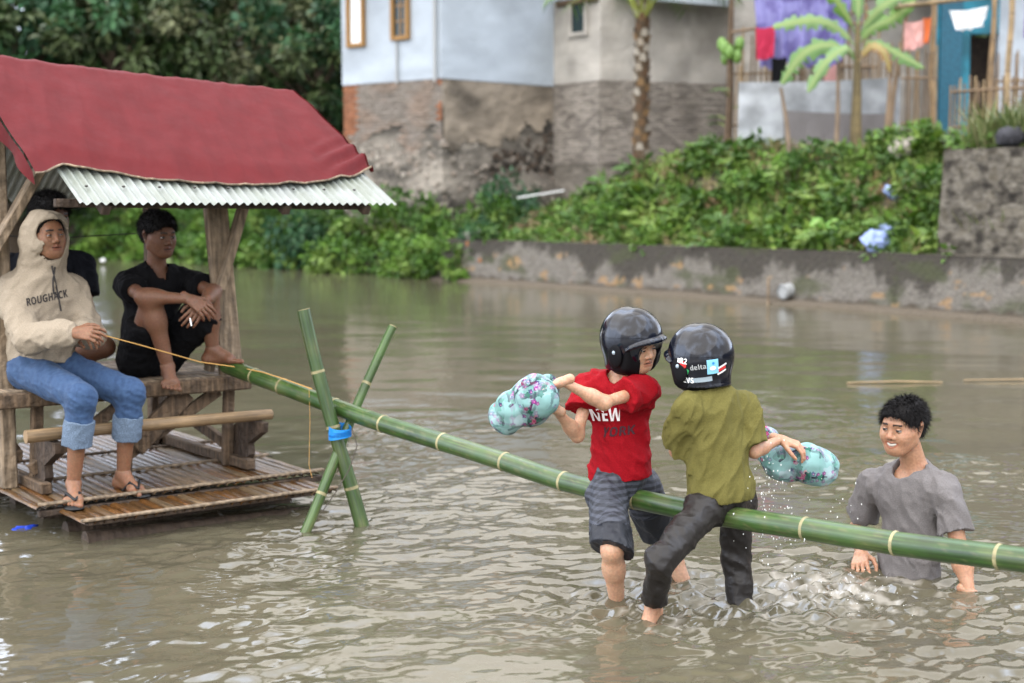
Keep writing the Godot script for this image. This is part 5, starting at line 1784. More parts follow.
func build_hooded():
	var J := {"hd": V(-2.292, 1.392, -7.02), "nk": V(-2.345, 1.185, -7.07), "pv": V(-2.365, 0.735, -7.10), "sr": V(-2.490, 1.125, -7.03), "er": V(-2.345, 0.905, -6.87), "wr": V(-2.085, 0.945, -6.75), "sl": V(-2.215, 1.120, -7.16), "el": V(-2.12, 0.905, -7.12), "wl": V(-2.095, 0.945, -6.90), "hr": V(-2.400, 0.730, -7.02), "kr": V(-2.050, 0.640, -6.72), "ar": V(-2.112, 0.215, -6.76), "hl": V(-2.275, 0.730, -7.13), "kl": V(-1.872, 0.632, -6.92), "al": V(-1.930, 0.222, -6.97)}
	var t := thing("person", "teenager in cream hooded sweatshirt and rolled-up blue jeans sitting on the bench", "person", V(-2.365, 0.64, -7.10))
	var hf := V(0.72, 0.10, 0.66)
	var hu := V(-0.12, 1, -0.05)
	var hands := [hand_prims(J.wr, V(0.95, -0.02, 0.15), V(0.1, -0.5, -0.8), 1.0, 0.95, 0.7), hand_prims(J.wl, V(0.6, -0.1, 0.6), V(0, -0.8, -0.5), -1.0, 0.95, 0.8)]
	var feet := [foot_prims(J.ar, V(0.25, -0.10, 1.0), V(0, 1, 0.05), 1.0, 1.0), foot_prims(J.al, V(0.85, -0.12, 0.60), V(0, 1, 0), -1.0, 1.0)]
	add_body(t, J, 0.94, M.skin_b, hf, hu, 0.98, hands, feet, 0.3)
	var B := frame_of(hf, hu)
	var hm := hair_mesh(J.hd, B, 0.98, [[V(0, 0.060, 0.070), V(0, -0.45, 1)], [V(0, -0.03, 0), V(0, -1, 0.4)]], 0.0, 204, 0.006)
	hm.shift(t.position)
	put("hair", hm.mesh(), M.hair, t)
	var f: Vector3 = (J.sl - J.sr).normalized().cross((J.nk - J.pv).normalized()).normalized()
	var sp := torso_prims(J, 1.0, 0.022)
	sp.append(cap(J.nk.lerp(J.pv, 0.6), J.pv + V(0.01, 0.03, 0.02), 0.145, 0.150, {"n": f, "f": 0.86}))
	for s in ["r", "l"]:
		var W: Vector3 = J["w" + s]
		var E: Vector3 = J["e" + s]
		var d := (W - E).normalized()
		sp.append(cap(J["s" + s], E, 0.072, 0.064))
		sp.append(cap(E, E.lerp(W, 0.75), 0.064, 0.058))
		sp.append(cap(E.lerp(W, 0.7), W, 0.050, 0.036, {"cut": [[W - d * 0.012, d]]}))
	# hood: a bag round the head, open at the face
	var p := func(x: float, y: float, z: float) -> Vector3: return J.hd + B * (Vector3(x, y, z) * 0.98)
	var hood := [cap(p.call(0, 0.030, 0.002), p.call(0, 0.015, -0.035), 0.108, 0.112, {"n": B.x, "f": 0.90}), cap(p.call(0, -0.02, -0.02), J.nk - f * 0.02 - V(0, 0.01, 0), 0.104, 0.105, {"k": 0.03}), cap(J.nk + f * 0.03 - V(0, 0.02, 0), J.nk - f * 0.05, 0.095, 0.095, {"k": 0.03})]
	sp += hood
	sp.append(cap(p.call(0, 0.020, 0.02), p.call(0, -0.02, 0.02), 0.086, 0.080, {"sub": true, "k": 0.006}))
	sp.append(cap(p.call(0, 0.012, 0.07), p.call(0, -0.10, 0.10), 0.086, 0.062, {"sub": true, "k": 0.008}))
	sp.append(cap(p.call(0, 0.01, 0.15), p.call(0, -0.13, 0.16), 0.085, 0.05, {"sub": true, "k": 0.008}))
	sp.append(cap(p.call(0, -0.06, 0.02), J.nk + f * 0.02, 0.062, 0.050, {"sub": true, "k": 0.008}))
	var sw := garment(t, "hooded_sweatshirt", sp, 0.0075, 0.035, folds_for(361, 0.023, Vector3(0.7, 0.42, 0.7), Basis(Vector3(0, 0, 1), 0.7)), M.cloth_cream, [[J.pv + V(0, 0.025, 0), V(0, -1, 0.12)]])
	var lx: Vector3 = (J.sl - J.sr).normalized()
	print_on(t, sw, "ROUGHACK", at(49, 298, 6.9), (lx * 0.92 + V(0, 0.20, 0)).normalized(), V(-0.12, 1, 0), 0.052, M.print_black, "lettering", 0.004, 0.72)
	var lay := func(px: float, py: float) -> Vector3: return sw.drop(at(px, py, 6.55), (at(px, py, 7.5) - at(px, py, 6.55)).normalized(), 0.9) + V(-0.003, 0.001, 0.006)
	strand(t, "drawstring", [lay.call(53, 266), lay.call(54, 272), lay.call(56, 280), lay.call(58, 290), lay.call(60, 300), lay.call(62, 311)], 0.0040, M.lace)
	strand(t, "drawstring", [lay.call(56, 267), lay.call(55.5, 272), lay.call(54, 279), lay.call(54, 286), lay.call(55, 294)], 0.0040, M.lace)
	# jeans with turned-up cuffs
	var bp := [cap(J.pv + V(0, 0.03, 0), J.pv, 0.118, 0.125, {"n": f, "f": 0.9}), cap(J.hr, J.hl, 0.095, 0.095)]
	for s in ["r", "l"]:
		var d: Vector3 = (J["a" + s] - J["k" + s]).normalized()
		var e: Vector3 = J["k" + s].lerp(J["a" + s], 0.34)
		bp.append(cap(J["h" + s], J["k" + s], 0.092, 0.066))
		bp.append(cap(J["k" + s], e + d * 0.05, 0.064, 0.058, {"cut": [[e, d]]}))
	garment(t, "jeans", bp, 0.0075, 0.03, folds_for(371, 0.015, Vector3(0.5, 1.1, 0.5), Basis(Vector3(0, 0, 1), 0.5)), M.denim)
	for s in ["r", "l"]:
		var d: Vector3 = (J["a" + s] - J["k" + s]).normalized()
		var a: Vector3 = J["k" + s].lerp(J["a" + s], 0.27)
		var e: Vector3 = J["k" + s].lerp(J["a" + s], 0.56)
		garment(t, "jeans_cuff", [cap(a - d * 0.05, e + d * 0.05, 0.071, 0.068, {"cut": [[e, d], [a, -d]]})], 0.006, 0.02, folds_for(373, 0.008), M.denim_cuff)
	# flip-flops
	for k in 2:
		var A: Vector3 = [J.ar, J.al][k]
		var d: Vector3 = ([V(0.25, 0, 1.0), V(0.85, 0, 0.60)][k] as Vector3).normalized()
		var sd: Vector3 = Vector3.UP.cross(d).normalized() * [1.0, -1.0][k]
		var sole := sculpt([cap(A - V(0, 0.088, 0) - d * 0.035, A - V(0, 0.092, 0) + d * 0.07, 0.038, 0.036, {"n": V(0, 1, 0), "f": 0.26}), cap(A - V(0, 0.092, 0) + d * 0.06, A - V(0, 0.092, 0) + d * 0.14 + sd * 0.008, 0.040, 0.048, {"n": V(0, 1, 0), "f": 0.22})], 0.006, 0.012)
		sole.shift(t.position)
		var so := put("flip_flop", sole.mesh(), M.sandal, t)
		var top := A - V(0, 0.058, 0) + d * 0.128 + sd * 0.014
		var sm := MB.new()
		for g in [-1.0, 1.0]:
			sm.tube([top - t.position, A - V(0, 0.030, 0) + d * 0.085 + sd * g * 0.030 - t.position, A - V(0, 0.082, 0) + d * 0.035 + sd * g * 0.042 - t.position], [0.006, 0.0075, 0.006], 8)
		put("strap", sm.mesh(), M.sandal, so)

func build_black_teen():
	var J := {"hd": V(-1.879, 1.385, -7.57), "nk": V(-1.905, 1.205, -7.62), "pv": V(-1.965, 0.725, -7.60), "sr": V(-2.035, 1.130, -7.51), "er": V(-1.885, 1.085, -7.25), "wr": V(-1.640, 1.075, -7.22), "sl": V(-1.755, 1.135, -7.70), "el": V(-1.575, 1.095, -7.50), "wl": V(-1.575, 1.050, -7.27), "hr": V(-1.985, 0.735, -7.50), "kr": V(-1.848, 1.065, -7.27), "ar": V(-1.785, 0.718, -7.33), "hl": V(-1.895, 0.725, -7.65), "kl": V(-1.595, 1.025, -7.47), "al": V(-1.585, 0.790, -7.50)}
	var t := thing("person", "teenager in black T-shirt and black shorts sitting with one foot on the bamboo pole", "person", V(-1.965, 0.64, -7.60))
	var hf := V(0.72, -0.08, 0.62)
	var hu := V(-0.02, 1, 0)
	var hands := [hand_prims(J.wr, V(0.75, -0.45, 0.15), V(-0.1, -0.6, -0.7), 1.0, 0.95, 0.55), hand_prims(J.wl, V(-0.4, -0.55, 0.5), V(-0.3, -0.2, -0.9), -1.0, 0.95, 0.5)]
	var feet := [foot_prims(J.ar, V(0.32, -0.28, 0.9), V(0, 1, 0.2), 1.0, 1.0), foot_prims(J.al, V(0.95, 0.02, 0.12), V(0, 1, 0), -1.0, 1.0)]
	add_body(t, J, 0.96, M.skin_d, hf, hu, 1.0, hands, feet, 0.2)
	var B := frame_of(hf, hu)
	var hm := hair_mesh(J.hd, B, 1.0, [[V(0, 0.052, 0.085), V(0, -0.6, 0.8)], [V(0, 0.020, 0.030), V(0, -0.9, 0.45)], [V(0, -0.010, -0.03), V(0, -1, 0.35)]], 0.014, 205, 0.024)
	hm.shift(t.position)
	put("hair", hm.mesh(), M.hair, t)
	var f: Vector3 = (J.sl - J.sr).normalized().cross((J.nk - J.pv).normalized()).normalized()
	var sp := torso_prims(J, 0.98, 0.012)
	sp.append(cap(J.nk.lerp(J.pv, 0.6), J.pv, 0.130, 0.140, {"n": f, "f": 0.86}))
	sp.append(sleeve(J.sr, J.er, 0.50, 0.064, 0.070))
	sp.append(sleeve(J.sl, J.el, 0.58, 0.064, 0.070))
	sp.append(collar_cut(J, 0.064, f, -0.018))
	sp.append(cap(J.nk + f * 0.075 - V(0, 0.01, 0), J.nk + f * 0.09 - V(0, 0.10, 0), 0.045, 0.010, {"sub": true, "k": 0.006}))
	garment(t, "t_shirt", sp, 0.008, 0.035, folds_for(381, 0.018, Vector3(0.9, 0.6, 0.9)), M.cloth_black)
	var bp := [cap(J.pv + V(0, 0.03, 0), J.pv, 0.120, 0.125, {"n": f, "f": 0.9}), cap(J.hr, J.hl, 0.095, 0.095)]
	for s in ["r", "l"]:
		var e: Vector3 = J["h" + s].lerp(J["k" + s], 0.62 if s == "r" else 0.9)
		var d: Vector3 = (J["k" + s] - J["h" + s]).normalized()
		bp.append(cap(J["h" + s], e + d * 0.08, 0.100, 0.092, {"cut": [[e, (d + V(0, 0.6, 0)).normalized()]]}))
	bp.append(cap(J.hl.lerp(J.kl, 0.3) - V(0, 0.03, 0), J.kl - V(0.02, 0.10, 0), 0.06, 0.05))
	garment(t, "shorts", bp, 0.009, 0.03, folds_for(383, 0.016), M.cloth_black)
	var cg := MB.new()
	cg.tube([at(190, 318, 7.14) - t.position, at(191.5, 326, 7.13) - t.position], [0.0036], 8)
	var cig := put("cigarette", cg.mesh(), M.sticker_white)
	cig.position = t.position
	tag(cig, "white cigarette held between the fingers of the teenager in black", "cigarette")

func build_behind():
	var J := {"hd": V(-2.505, 1.480, -7.74), "nk": V(-2.555, 1.285, -7.80), "pv": V(-2.60, 0.745, -7.86), "sr": V(-2.745, 1.205, -7.74), "er": V(-2.70, 0.97, -7.6), "wr": V(-2.481, 0.87, -7.47), "sl": V(-2.375, 1.220, -7.88), "el": V(-2.335, 0.97, -7.80), "wl": V(-2.320, 0.88, -7.58), "hr": V(-2.639, 0.755, -7.75), "kr": V(-2.56, 0.86, -7.38), "ar": V(-2.36, 0.735, -7.36), "hl": V(-2.506, 0.745, -7.88), "kl": V(-2.165, 0.800, -7.52), "al": V(-2.42, 0.735, -7.42)}
	var t := thing("person", "person in dark T-shirt sitting cross-legged behind the hooded teenager", "person", V(-2.60, 0.64, -7.86))
	var hf := V(0.78, -0.05, 0.55)
	var feet := [foot_prims(J.ar, V(0.6, -0.1, 0.5), V(0, 1, 0), 1.0, 1.0)]
	add_body(t, J, 1.0, M.skin_d, hf, V(0, 1, 0), 1.04, [hand_prims(J.wr, V(0.7, -0.3, 0.3), V(0, -1, 0), 1.0, 1.0, 0.4), hand_prims(J.wl, V(0.5, -0.5, 0.5), V(0, -1, 0), -1.0, 1.0, 0.4)], feet)
	var hm := hair_mesh(J.hd, frame_of(hf, V(0, 1, 0)), 1.04, [[V(0, 0.045, 0.085), V(0, -0.6, 0.8)], [V(0, 0.0, 0.034), V(0, -0.9, 0.45)], [V(0, -0.055, -0.03), V(0, -1, 0.35)]], 0.016, 206, 0.03)
	hm.shift(t.position)
	put("hair", hm.mesh(), M.hair, t)
	var f: Vector3 = (J.sl - J.sr).normalized().cross((J.nk - J.pv).normalized()).normalized()
	var sp := torso_prims(J, 1.02, 0.012)
	sp.append(sleeve(J.sr, J.er, 0.66, 0.066, 0.074))
	sp.append(sleeve(J.sl, J.el, 0.66, 0.066, 0.074))
	sp.append(collar_cut(J, 0.064, f, -0.02))
	garment(t, "t_shirt", sp, 0.010, 0.035, folds_for(391, 0.016), M.cloth_navy)
	var bp := [cap(J.pv + V(0, 0.03, 0), J.pv, 0.125, 0.125, {"n": f, "f": 0.9}), cap(J.hr, J.hl, 0.095, 0.095)]
	for s in ["r", "l"]:
		var e: Vector3 = J["h" + s].lerp(J["k" + s], 0.55)
		var d: Vector3 = (J["k" + s] - J["h" + s]).normalized()
		bp.append(cap(J["h" + s], e + d * 0.08, 0.10, 0.09, {"cut": [[e, d]]}))
	garment(t, "shorts", bp, 0.011, 0.03, folds_for(393, 0.012), M.cloth_black)

# ---------------------------------------------------------------- the yard on the far bank: fences, washing, sheets
func cane_mesh(len: float, r: float, sd: int) -> ArrayMesh:
	var m := MB.new()
	var n := noise(1.5, sd, 2)
	var pts := []
	var rad := []
	var cnt := 9
	for k in cnt:
		var y := len * k / (cnt - 1)
		pts.append(Vector3(0.012 * n.get_noise_1d(y * 2.0), y, 0.012 * n.get_noise_1d(y * 2.0 + 50.0)))
		rad.append(r * (1.0 + (0.10 if k % 2 == 1 else 0.0)) * (1.0 - 0.15 * k / cnt))
	m.tube(pts, rad, 8)
	return m.mesh()

func fence(label: String, a: Vector3, b: Vector3, height: float, gap: float, rails: Array, sd: int, r := 0.022, group := "bamboo fences of the yard"):
	var t := thing("bamboo_fence", label, "fence", a, group)
	var protos := []
	for k in 3: protos.append(cane_mesh(height, r, sd + k))
	var d := b - a
	var n := int(d.length() / gap)
	for k in n + 1:
		var p := d * k / n
		var s := rng.randf_range(0.90, 1.05)
		put("fence_cane", protos[rng.randi() % 3], M.bamboo_dry[rng.randi() % 4], t, Transform3D(Basis.from_euler(Vector3(rng.randf_range(-0.02, 0.02), rng.randf() * 6.0, rng.randf_range(-0.03, 0.03))).scaled_local(Vector3(1, s, 1)), p + Vector3(0, -0.05, rng.randf_range(-0.01, 0.01))))
	for h in rails:
		var m := MB.new()
		m.tube([Vector3(0, h, 0.04), d * 0.5 + Vector3(0, h + 0.01, 0.045), d + Vector3(0, h - 0.01, 0.04)], [r * 1.1], 8)
		put("fence_rail", m.mesh(), M.bamboo_dry[1], t)
	return t

func hanging(called: String, label: String, category: String, p0: Vector3, p1: Vector3, drop: float, material: Material, sd: int, taper := 0.9, ripple := 0.05, group := ""):
	var t := thing(called, label, category, p0 - Vector3(0, drop, 0), group)
	var n := noise(1.3, sd, 3)
	var d := p1 - p0
	var out := Vector3(d.z, 0, -d.x).normalized()
	if out.z < 0: out = -out
	for side in 2:
		var m := sheet(40, 30, func(u: float, v: float) -> Vector3:
			var x := 0.5 + (u - 0.5) * lerpf(1.0, taper, v)
			var len := drop * (1.0 + 0.10 * n.get_noise_1d(u * 5.0 + 20.0))
			var p := p0 + d * x - Vector3(0, len * v + 0.03 * sin(u * PI) , 0)
			return p + out * (ripple * (n.get_noise_2d(u * d.length() * 4.0, v * 0.8) + 0.6 * sin(u * d.length() * 14.0 + sd)) * (0.3 + v) + side * -0.012) - t.position)
		put("cloth" if side == 0 else "lining", m.mesh(), material, t)
	return t

func post(called: String, label: String, a: Vector3, b: Vector3, r: float, material: Material, group := "") -> void:
	var t := thing(called, label, "post", a, group)
	var m := MB.new()
	var pts := []
	for k in 13: pts.append((b - a) * k / 12.0 + Vector3(0.015 * sin(k * 0.8), 0, 0))
	m.tube(pts, [r], 12)
	put("cane", m.mesh(), material, t)
	var steps := int((b - a).length() / 0.42)
	for k in range(1, steps):
		var c: Vector3 = (b - a) * k / steps + Vector3(0.015 * sin(12.0 * k / steps * 0.8), 0, 0)
		var d := (b - a).normalized()
		var rm := MB.new()
		rm.tube([c - d * 0.012, c, c + d * 0.012], [r, r * 1.12, r], 12, Color.WHITE, false)
		put("node_ring", rm.mesh(), M.bamboo_dry[3], t)

func build_yard():
	# house of teal and pale walls at the back of the yard
	var o := at(935, 120, 31.5)
	o.y = 2.5
	var t := thing("teal_house", "teal painted house with an open doorway behind the bamboo fence", "house", o)
	var q := func(px: float, y: float, z: float) -> Vector3: return Vector3((px - 512.0) / 1423.0 * z, y, -z) - o
	var m := MB.new()
	m.box((q.call(730, 4.6, 33.4) + q.call(928, 4.6, 33.4)) * 0.5, Vector3(q.call(928, 0, 33.4).x - q.call(730, 0, 33.4).x, 0, 0) * 0.5, Vector3.UP * 2.6, Vector3(0, 0, 0.12))
	put("side_wall", m.mesh(), M.paint_beige, t)
	m = MB.new()
	var wall := func(mm: MB, p0: float, p1: float, y0: float, y1: float, z: float, th: float):
		var a: Vector3 = q.call(p0, (y0 + y1) * 0.5, z)
		var b: Vector3 = q.call(p1, (y0 + y1) * 0.5, z)
		mm.box((a + b) * 0.5, (b - a) * 0.5, Vector3.UP * (y1 - y0) * 0.5, Vector3(0, 0, th))
	wall.call(m, 928, 962, 2.4, 7.2, 31.6, 0.1)
	wall.call(m, 962.2, 990, 5.3, 7.2, 31.6, 0.1)
	put("teal_wall", m.mesh(), M.wall_teal, t)
	m = MB.new()
	wall.call(m, 990.2, 1130, 2.4, 7.2, 31.6, 0.1)
	put("white_wall", m.mesh(), M.paint_white, t)
	m = MB.new()
	wall.call(m, 934, 955, 2.45, 6.0, 31.45, 0.03)
	put("door", m.mesh(), M.door_teal, t)
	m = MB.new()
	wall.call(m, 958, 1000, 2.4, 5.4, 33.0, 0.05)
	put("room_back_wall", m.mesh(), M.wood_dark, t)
	m = MB.new()
	m.face(q.call(720, 7.2, 30.6), q.call(1140, 7.2, 30.6), q.call(1140, 8.4, 35.0), q.call(720, 8.4, 35.0))
	m.face(q.call(720, 7.1, 30.6), q.call(720, 7.1, 35.0), q.call(1140, 7.1, 35.0), q.call(1140, 7.1, 30.6))
	put("roof", m.mesh(), M.corrugated, t)
	# fences
	var gz := 2.50
	var g := func(px: float, z: float, y: float) -> Vector3: return Vector3((px - 512.0) / 1423.0 * z, y, -z)
	fence("short bamboo fence left of the hanging purple tarpaulin", g.call(738, 30.2, gz), g.call(812, 30.0, gz), 2.05, 0.085, [0.5, 1.5], 400)
	fence("bamboo screen between the purple tarpaulin and the annex", g.call(728, 31.2, gz), g.call(800, 31.0, gz), 2.9, 0.10, [0.8, 1.9], 440, 0.024)
	fence("tall pale bamboo screen behind the banana plant", g.call(806, 30.8, gz), g.call(872, 30.6, gz), 3.4, 0.10, [0.9, 2.0, 2.9], 410, 0.026)
	fence("bamboo fence between the banana plant and the teal door", g.call(868, 29.4, gz), g.call(931, 28.6, gz), 2.3, 0.085, [0.7, 1.6], 420)
	fence("bamboo fence behind the white garment at the white wall", g.call(985, 29.6, gz), g.call(1045, 29.2, gz), 2.2, 0.085, [0.7, 1.6], 450)
	fence("low bamboo fence in front of the open doorway", g.call(946, 26.6, gz - 0.1), g.call(1040, 25.4, gz - 0.1), 1.55, 0.085, [0.6, 1.25], 430)
	# posts and beams of the washing frame
	post("bamboo_post", "thick bamboo post left of the teal door", g.call(928, 27.6, 2.55), g.call(926, 27.6, 5.9), 0.055, M.bamboo_dry[0], "bamboo posts of the washing frame")
	post("bamboo_post", "bamboo post in front of the low fence at the right", g.call(1001, 24.6, 2.4), g.call(1003, 24.6, 5.3), 0.050, M.bamboo_dry[2], "bamboo posts of the washing frame")
	post("bamboo_post", "slim bamboo post between the open doorway and the white wall", g.call(983, 27.6, 2.5), g.call(986, 27.6, 5.6), 0.05, M.bamboo_dry[0], "bamboo posts of the washing frame")
	post("bamboo_post", "leaning bamboo prop beside the grey sheet", g.call(882, 27.2, 2.5), g.call(900, 27.4, 5.2), 0.045, M.bamboo_dry[1], "bamboo posts of the washing frame")
	post("bamboo_beam", "horizontal bamboo beam over the open doorway", g.call(884, 27.4, 5.30), g.call(1010, 24.7, 5.18), 0.045, M.bamboo_dry[2])
	post("bamboo_beam", "upper thin bamboo beam crossing the yard near the roof", g.call(850, 28.2, 5.55), g.call(1012, 26.2, 5.48), 0.03, M.bamboo_dry[1])
	post("bamboo_beam", "bamboo rail that carries the purple tarpaulin", g.call(728, 29.6, 5.10), g.call(850, 29.2, 5.45), 0.03, M.bamboo_dry[1])
	# sheets, tarpaulin and washing
	hanging("grey_sheet", "long pale grey plastic sheet stretched along the yard's edge", "sheet", g.call(736, 28.3, 3.98), g.call(896, 27.4, 4.0), 1.32, M.sheet_grey, 501, 1.0, 0.035)
	hanging("grey_sheet", "darker grey sheet hanging low in front of the pale one", "sheet", g.call(781, 28.0, 3.42), g.call(890, 27.25, 3.30), 0.70, M.cloth_grey, 502, 1.0, 0.03)
	hanging("purple_tarpaulin", "faded purple-blue tarpaulin hung beside the banana plant", "tarpaulin", g.call(748, 29.4, 6.1), g.call(848, 29.1, 6.2), 1.75, M.tarp_purple, 503, 0.82, 0.10)
	hanging("red_garment", "crimson garment drying on the rail by the papaya tree", "laundry", g.call(752, 29.2, 5.14), g.call(771, 29.1, 5.18), 0.62, M.cloth_crimson, 504, 0.9, 0.05, "washing in the yard")
	hanging("black_garment", "small black and red garment under the purple tarpaulin", "laundry", g.call(768, 29.2, 4.55), g.call(783, 29.1, 4.55), 0.55, M.cloth_black, 505, 0.9, 0.05, "washing in the yard")
	hanging("pink_garment", "pink garment drying beside the leaning bamboo prop", "laundry", g.call(897, 27.3, 5.02), g.call(917, 27.0, 5.02), 0.50, M.cloth_pink, 506, 0.9, 0.05, "washing in the yard")
	hanging("orange_garment", "small orange garment next to the pink one", "laundry", g.call(916, 26.9, 5.05), g.call(924, 26.8, 5.05), 0.46, M.cloth_orange, 507, 0.8, 0.05, "washing in the yard")
	hanging("white_garment", "white garment drying on the beam over the doorway", "laundry", g.call(941, 26.2, 5.08), g.call(980, 25.6, 5.08), 0.36, M.cloth_white, 508, 0.7, 0.08, "washing in the yard")
	hanging("purple_garment", "purple garment hanging at the far right of the yard", "laundry", g.call(1016, 25.2, 5.1), g.call(1030, 25.0, 5.1), 0.62, M.cloth_purple, 509, 0.9, 0.05, "washing in the yard")
	hanging("white_cloth", "pale cloth hanging on the bamboo screen behind the banana leaves", "laundry", g.call(820, 30.2, 5.35), g.call(834, 30.1, 5.35), 1.5, M.cloth_pink, 510, 1.0, 0.04, "washing in the yard")

func lump(size: Vector3, sd: int, amp := 0.3, col := Color.WHITE) -> MB:
	var m := MB.new()
	m.sphere(Vector3.ZERO, Vector3.ONE, 16, 11, col)
	var n := noise(1.1, sd, 3)
	for k in m.v.size():
		var v := m.v[k]
		m.v[k] = v * (1.0 + amp * n.get_noise_3dv(v * 1.3)) * size
	m.smooth()
	return m

func rest(called: String, label: String, category: String, s: float, u: float, size: Vector3, material: Material, sd: int, col := Color.WHITE, up := 0.3, group := ""):
	var p := bank(s, u, land(s, u) + size.y * up)
	var o := put(called, lump(size, sd, 0.35, col).mesh(), material, null, Transform3D(Basis(Vector3.UP, sd * 1.3), p))
	tag(o, label, category, group)
	return o

func to_bank(px: float, z: float) -> Vector2:  # nearest s, u of a place seen at column px and distance z
	var p := Vector3((px - 512.0) / FOCAL * z, 0, -z)
	bank(0, 0)
	var d := bank_curve.get_closest_offset(p)
	var c := bank_curve.sample_baked(d)
	var s := d - bank_zero
	return Vector2(s, (p - c).dot(inland(s)))

func build_litter():
	var su := to_bank(880, 21.9)
	for k in 3:
		var q: Vector2 = [to_bank(881, 22.2), to_bank(874, 21.6), to_bank(888, 23.2)][k]
		var o := put("plastic_bag", lump(Vector3(0.18, 0.10, 0.16) * [1.0, 1.15, 0.8][k], 601 + k, 0.8).mesh(), M.plastic_blue, null, Transform3D(Basis.from_euler(Vector3(0.5, k * 1.2, 0.6)), bank(q.x, q.y, land(q.x, q.y) + 0.24)))
		tag(o, ["pale blue plastic bag caught in the green slope, middle of three", "lowest pale blue plastic bag on the green slope", "uppermost pale blue plastic bag near the banana stem"][k], "bag", "plastic bags on the slope")
	var q1 := to_bank(540, 30.6)
	var pl := put("plank", bar(Vector3(-0.5, 0, 0), Vector3(0.5, 0.16, -0.1), 0.16, 0.03).mesh(), M.plastic_white, null, Transform3D(Basis.IDENTITY, bank(q1.x, q1.y, land(q1.x, q1.y) + 0.45)))
	tag(pl, "short white plank lying on the green slope below the house corner", "plank")
	var q2 := to_bank(584, 33.4)
	rest("blue_bucket", "dark blue bundle at the foot of the annex wall", "bundle", q2.x, q2.y, Vector3(0.16, 0.28, 0.14), M.plastic_black, 611, Color.WHITE, 0.9)
	var q3 := to_bank(905, 24.4)
	rest("boulder", "pale flat stone at the edge of the yard by the bamboo fence", "stone", q3.x, q3.y, Vector3(0.42, 0.22, 0.3), M.stone, 612, lin(0.42, 0.38, 0.33), 0.4)
	for k in 2:
		var p := bank([0.75, -0.35][k], 0.55, 2.39)
		var o := put(["flower_pot", "cement_sack"][k], lump([Vector3(0.20, 0.15, 0.2), Vector3(0.20, 0.20, 0.18)][k], 620 + k, 0.25, [lin(0.05, 0.05, 0.055), lin(0.46, 0.45, 0.43)][k]).mesh(), M.stone, null, Transform3D(Basis.IDENTITY, p + Vector3(0, 0.12, 0)))
		tag(o, ["black plastic pot on top of the tall concrete wall", "whitish cement lump on top of the tall concrete wall"][k], ["pot", "sack"][k])
	# rubble of pale bricks below the papaya tree
	for k in 26:
		var z := rng.randf_range(28.6, 31.0)
		var q := to_bank(rng.randf_range(672, 800), z)
		var m := MB.new()
		m.box(Vector3.ZERO, Vector3(0.13, 0, 0) * rng.randf_range(0.6, 1.3), Vector3(0, 0.06, 0), Vector3(0, 0, 0.08), [lin(0.42, 0.30, 0.22), lin(0.36, 0.19, 0.12), lin(0.45, 0.40, 0.34)][k % 3], 0.015)
		var o := put("brick_fragment", m.mesh(), M.stone, null, Transform3D(Basis.from_euler(Vector3(rng.randf_range(-0.4, 0.4), rng.randf() * 6.0, rng.randf_range(-0.4, 0.4))), bank(q.x, q.y, land(q.x, q.y) + 0.06 + 0.10 * rng.randf())))
		tag(o, "broken brick fragment in the rubble above the green slope", "brick", "brick rubble below the annex")
	# boulders at the waterline on the left and the orange stain stones at the wall's end
	for k in 12:
		var s := 13.2 + k * 1.55 + rng.randf_range(-0.3, 0.3)
		rest("bank_stone", ORD[k] + " grey waterline stone counted leftward from the end of the river wall", "stone", s, rng.randf_range(0.0, 0.3), Vector3(0.25, 0.15, 0.22) * rng.randf_range(0.6, 1.3), M.stone, 640 + k, lin(0.25, 0.23, 0.20), 0.7, "stones along the left bank")
	for k in 4:
		var o: MeshInstance3D = rest("orange_stone", ORD[k] + " orange-stained stone from the right at the river wall's left end", "stone", 12.75 + 0.22 * k, 0.05 + 0.1 * (k % 2), Vector3(0.13, 0.09, 0.11), M.rust, 660 + k, Color.WHITE, 0.0, "orange stones at the wall end")
		o.position.y = 0.45 + 0.16 * (k % 3)
	# things afloat
	var fm := MB.new()
	fm.tube([Vector3(-0.2, 0, 0.02), Vector3(0.3, 0.004, 0), Vector3(1.3, 0.0, -0.15)], [0.006, 0.008, 0.005], 8)
	var fl := put("floating_cane", fm.mesh(), M.bamboo_dry[2], null, Transform3D(Basis.IDENTITY, at(985, 390, 12.6) * Vector3(1, 0, 1) + Vector3(0, 0.005, 0)))
	tag(fl, "long thin cane drifting on the water behind the smiling man", "cane")
	fm = MB.new()
	fm.tube([Vector3(-0.45, 0, 0.02), Vector3(0, 0.01, 0), Vector3(0.4, 0.0, -0.03)], [0.008, 0.010, 0.006], 8)
	fl = put("floating_cane", fm.mesh(), M.bamboo_dry[2], null, Transform3D(Basis.IDENTITY, at(898, 385, 12.4) * Vector3(1, 0, 1) + Vector3(0, 0.005, 0)))
	tag(fl, "short thin cane drifting on the water above the smiling man's head", "cane")
	var wb := put("plastic_bottle", lump(Vector3(0.07, 0.05, 0.06), 671, 0.5).mesh(), M.plastic_white, null, Transform3D(Basis.IDENTITY, at(103, 258, 38.0) * Vector3(1, 0, 1) + Vector3(0, 0.12, 0)))
	tag(wb, "pale plastic container at the leafy bank behind the raft hut", "container")
	var bs := put("plastic_sack", lump(Vector3(0.12, 0.035, 0.05), 672, 0.9).mesh(), M.plastic_deep, null, Transform3D(Basis(Vector3.UP, 0.3), at(26, 534, 6.75) + Vector3(0, 0.0, 0)))
	tag(bs, "bright blue plastic sack afloat under the raft's front corner", "sack")
	# drops thrown up by the fight
	var drops := MB.new()
	var r := RandomNumberGenerator.new()
	r.seed = 99
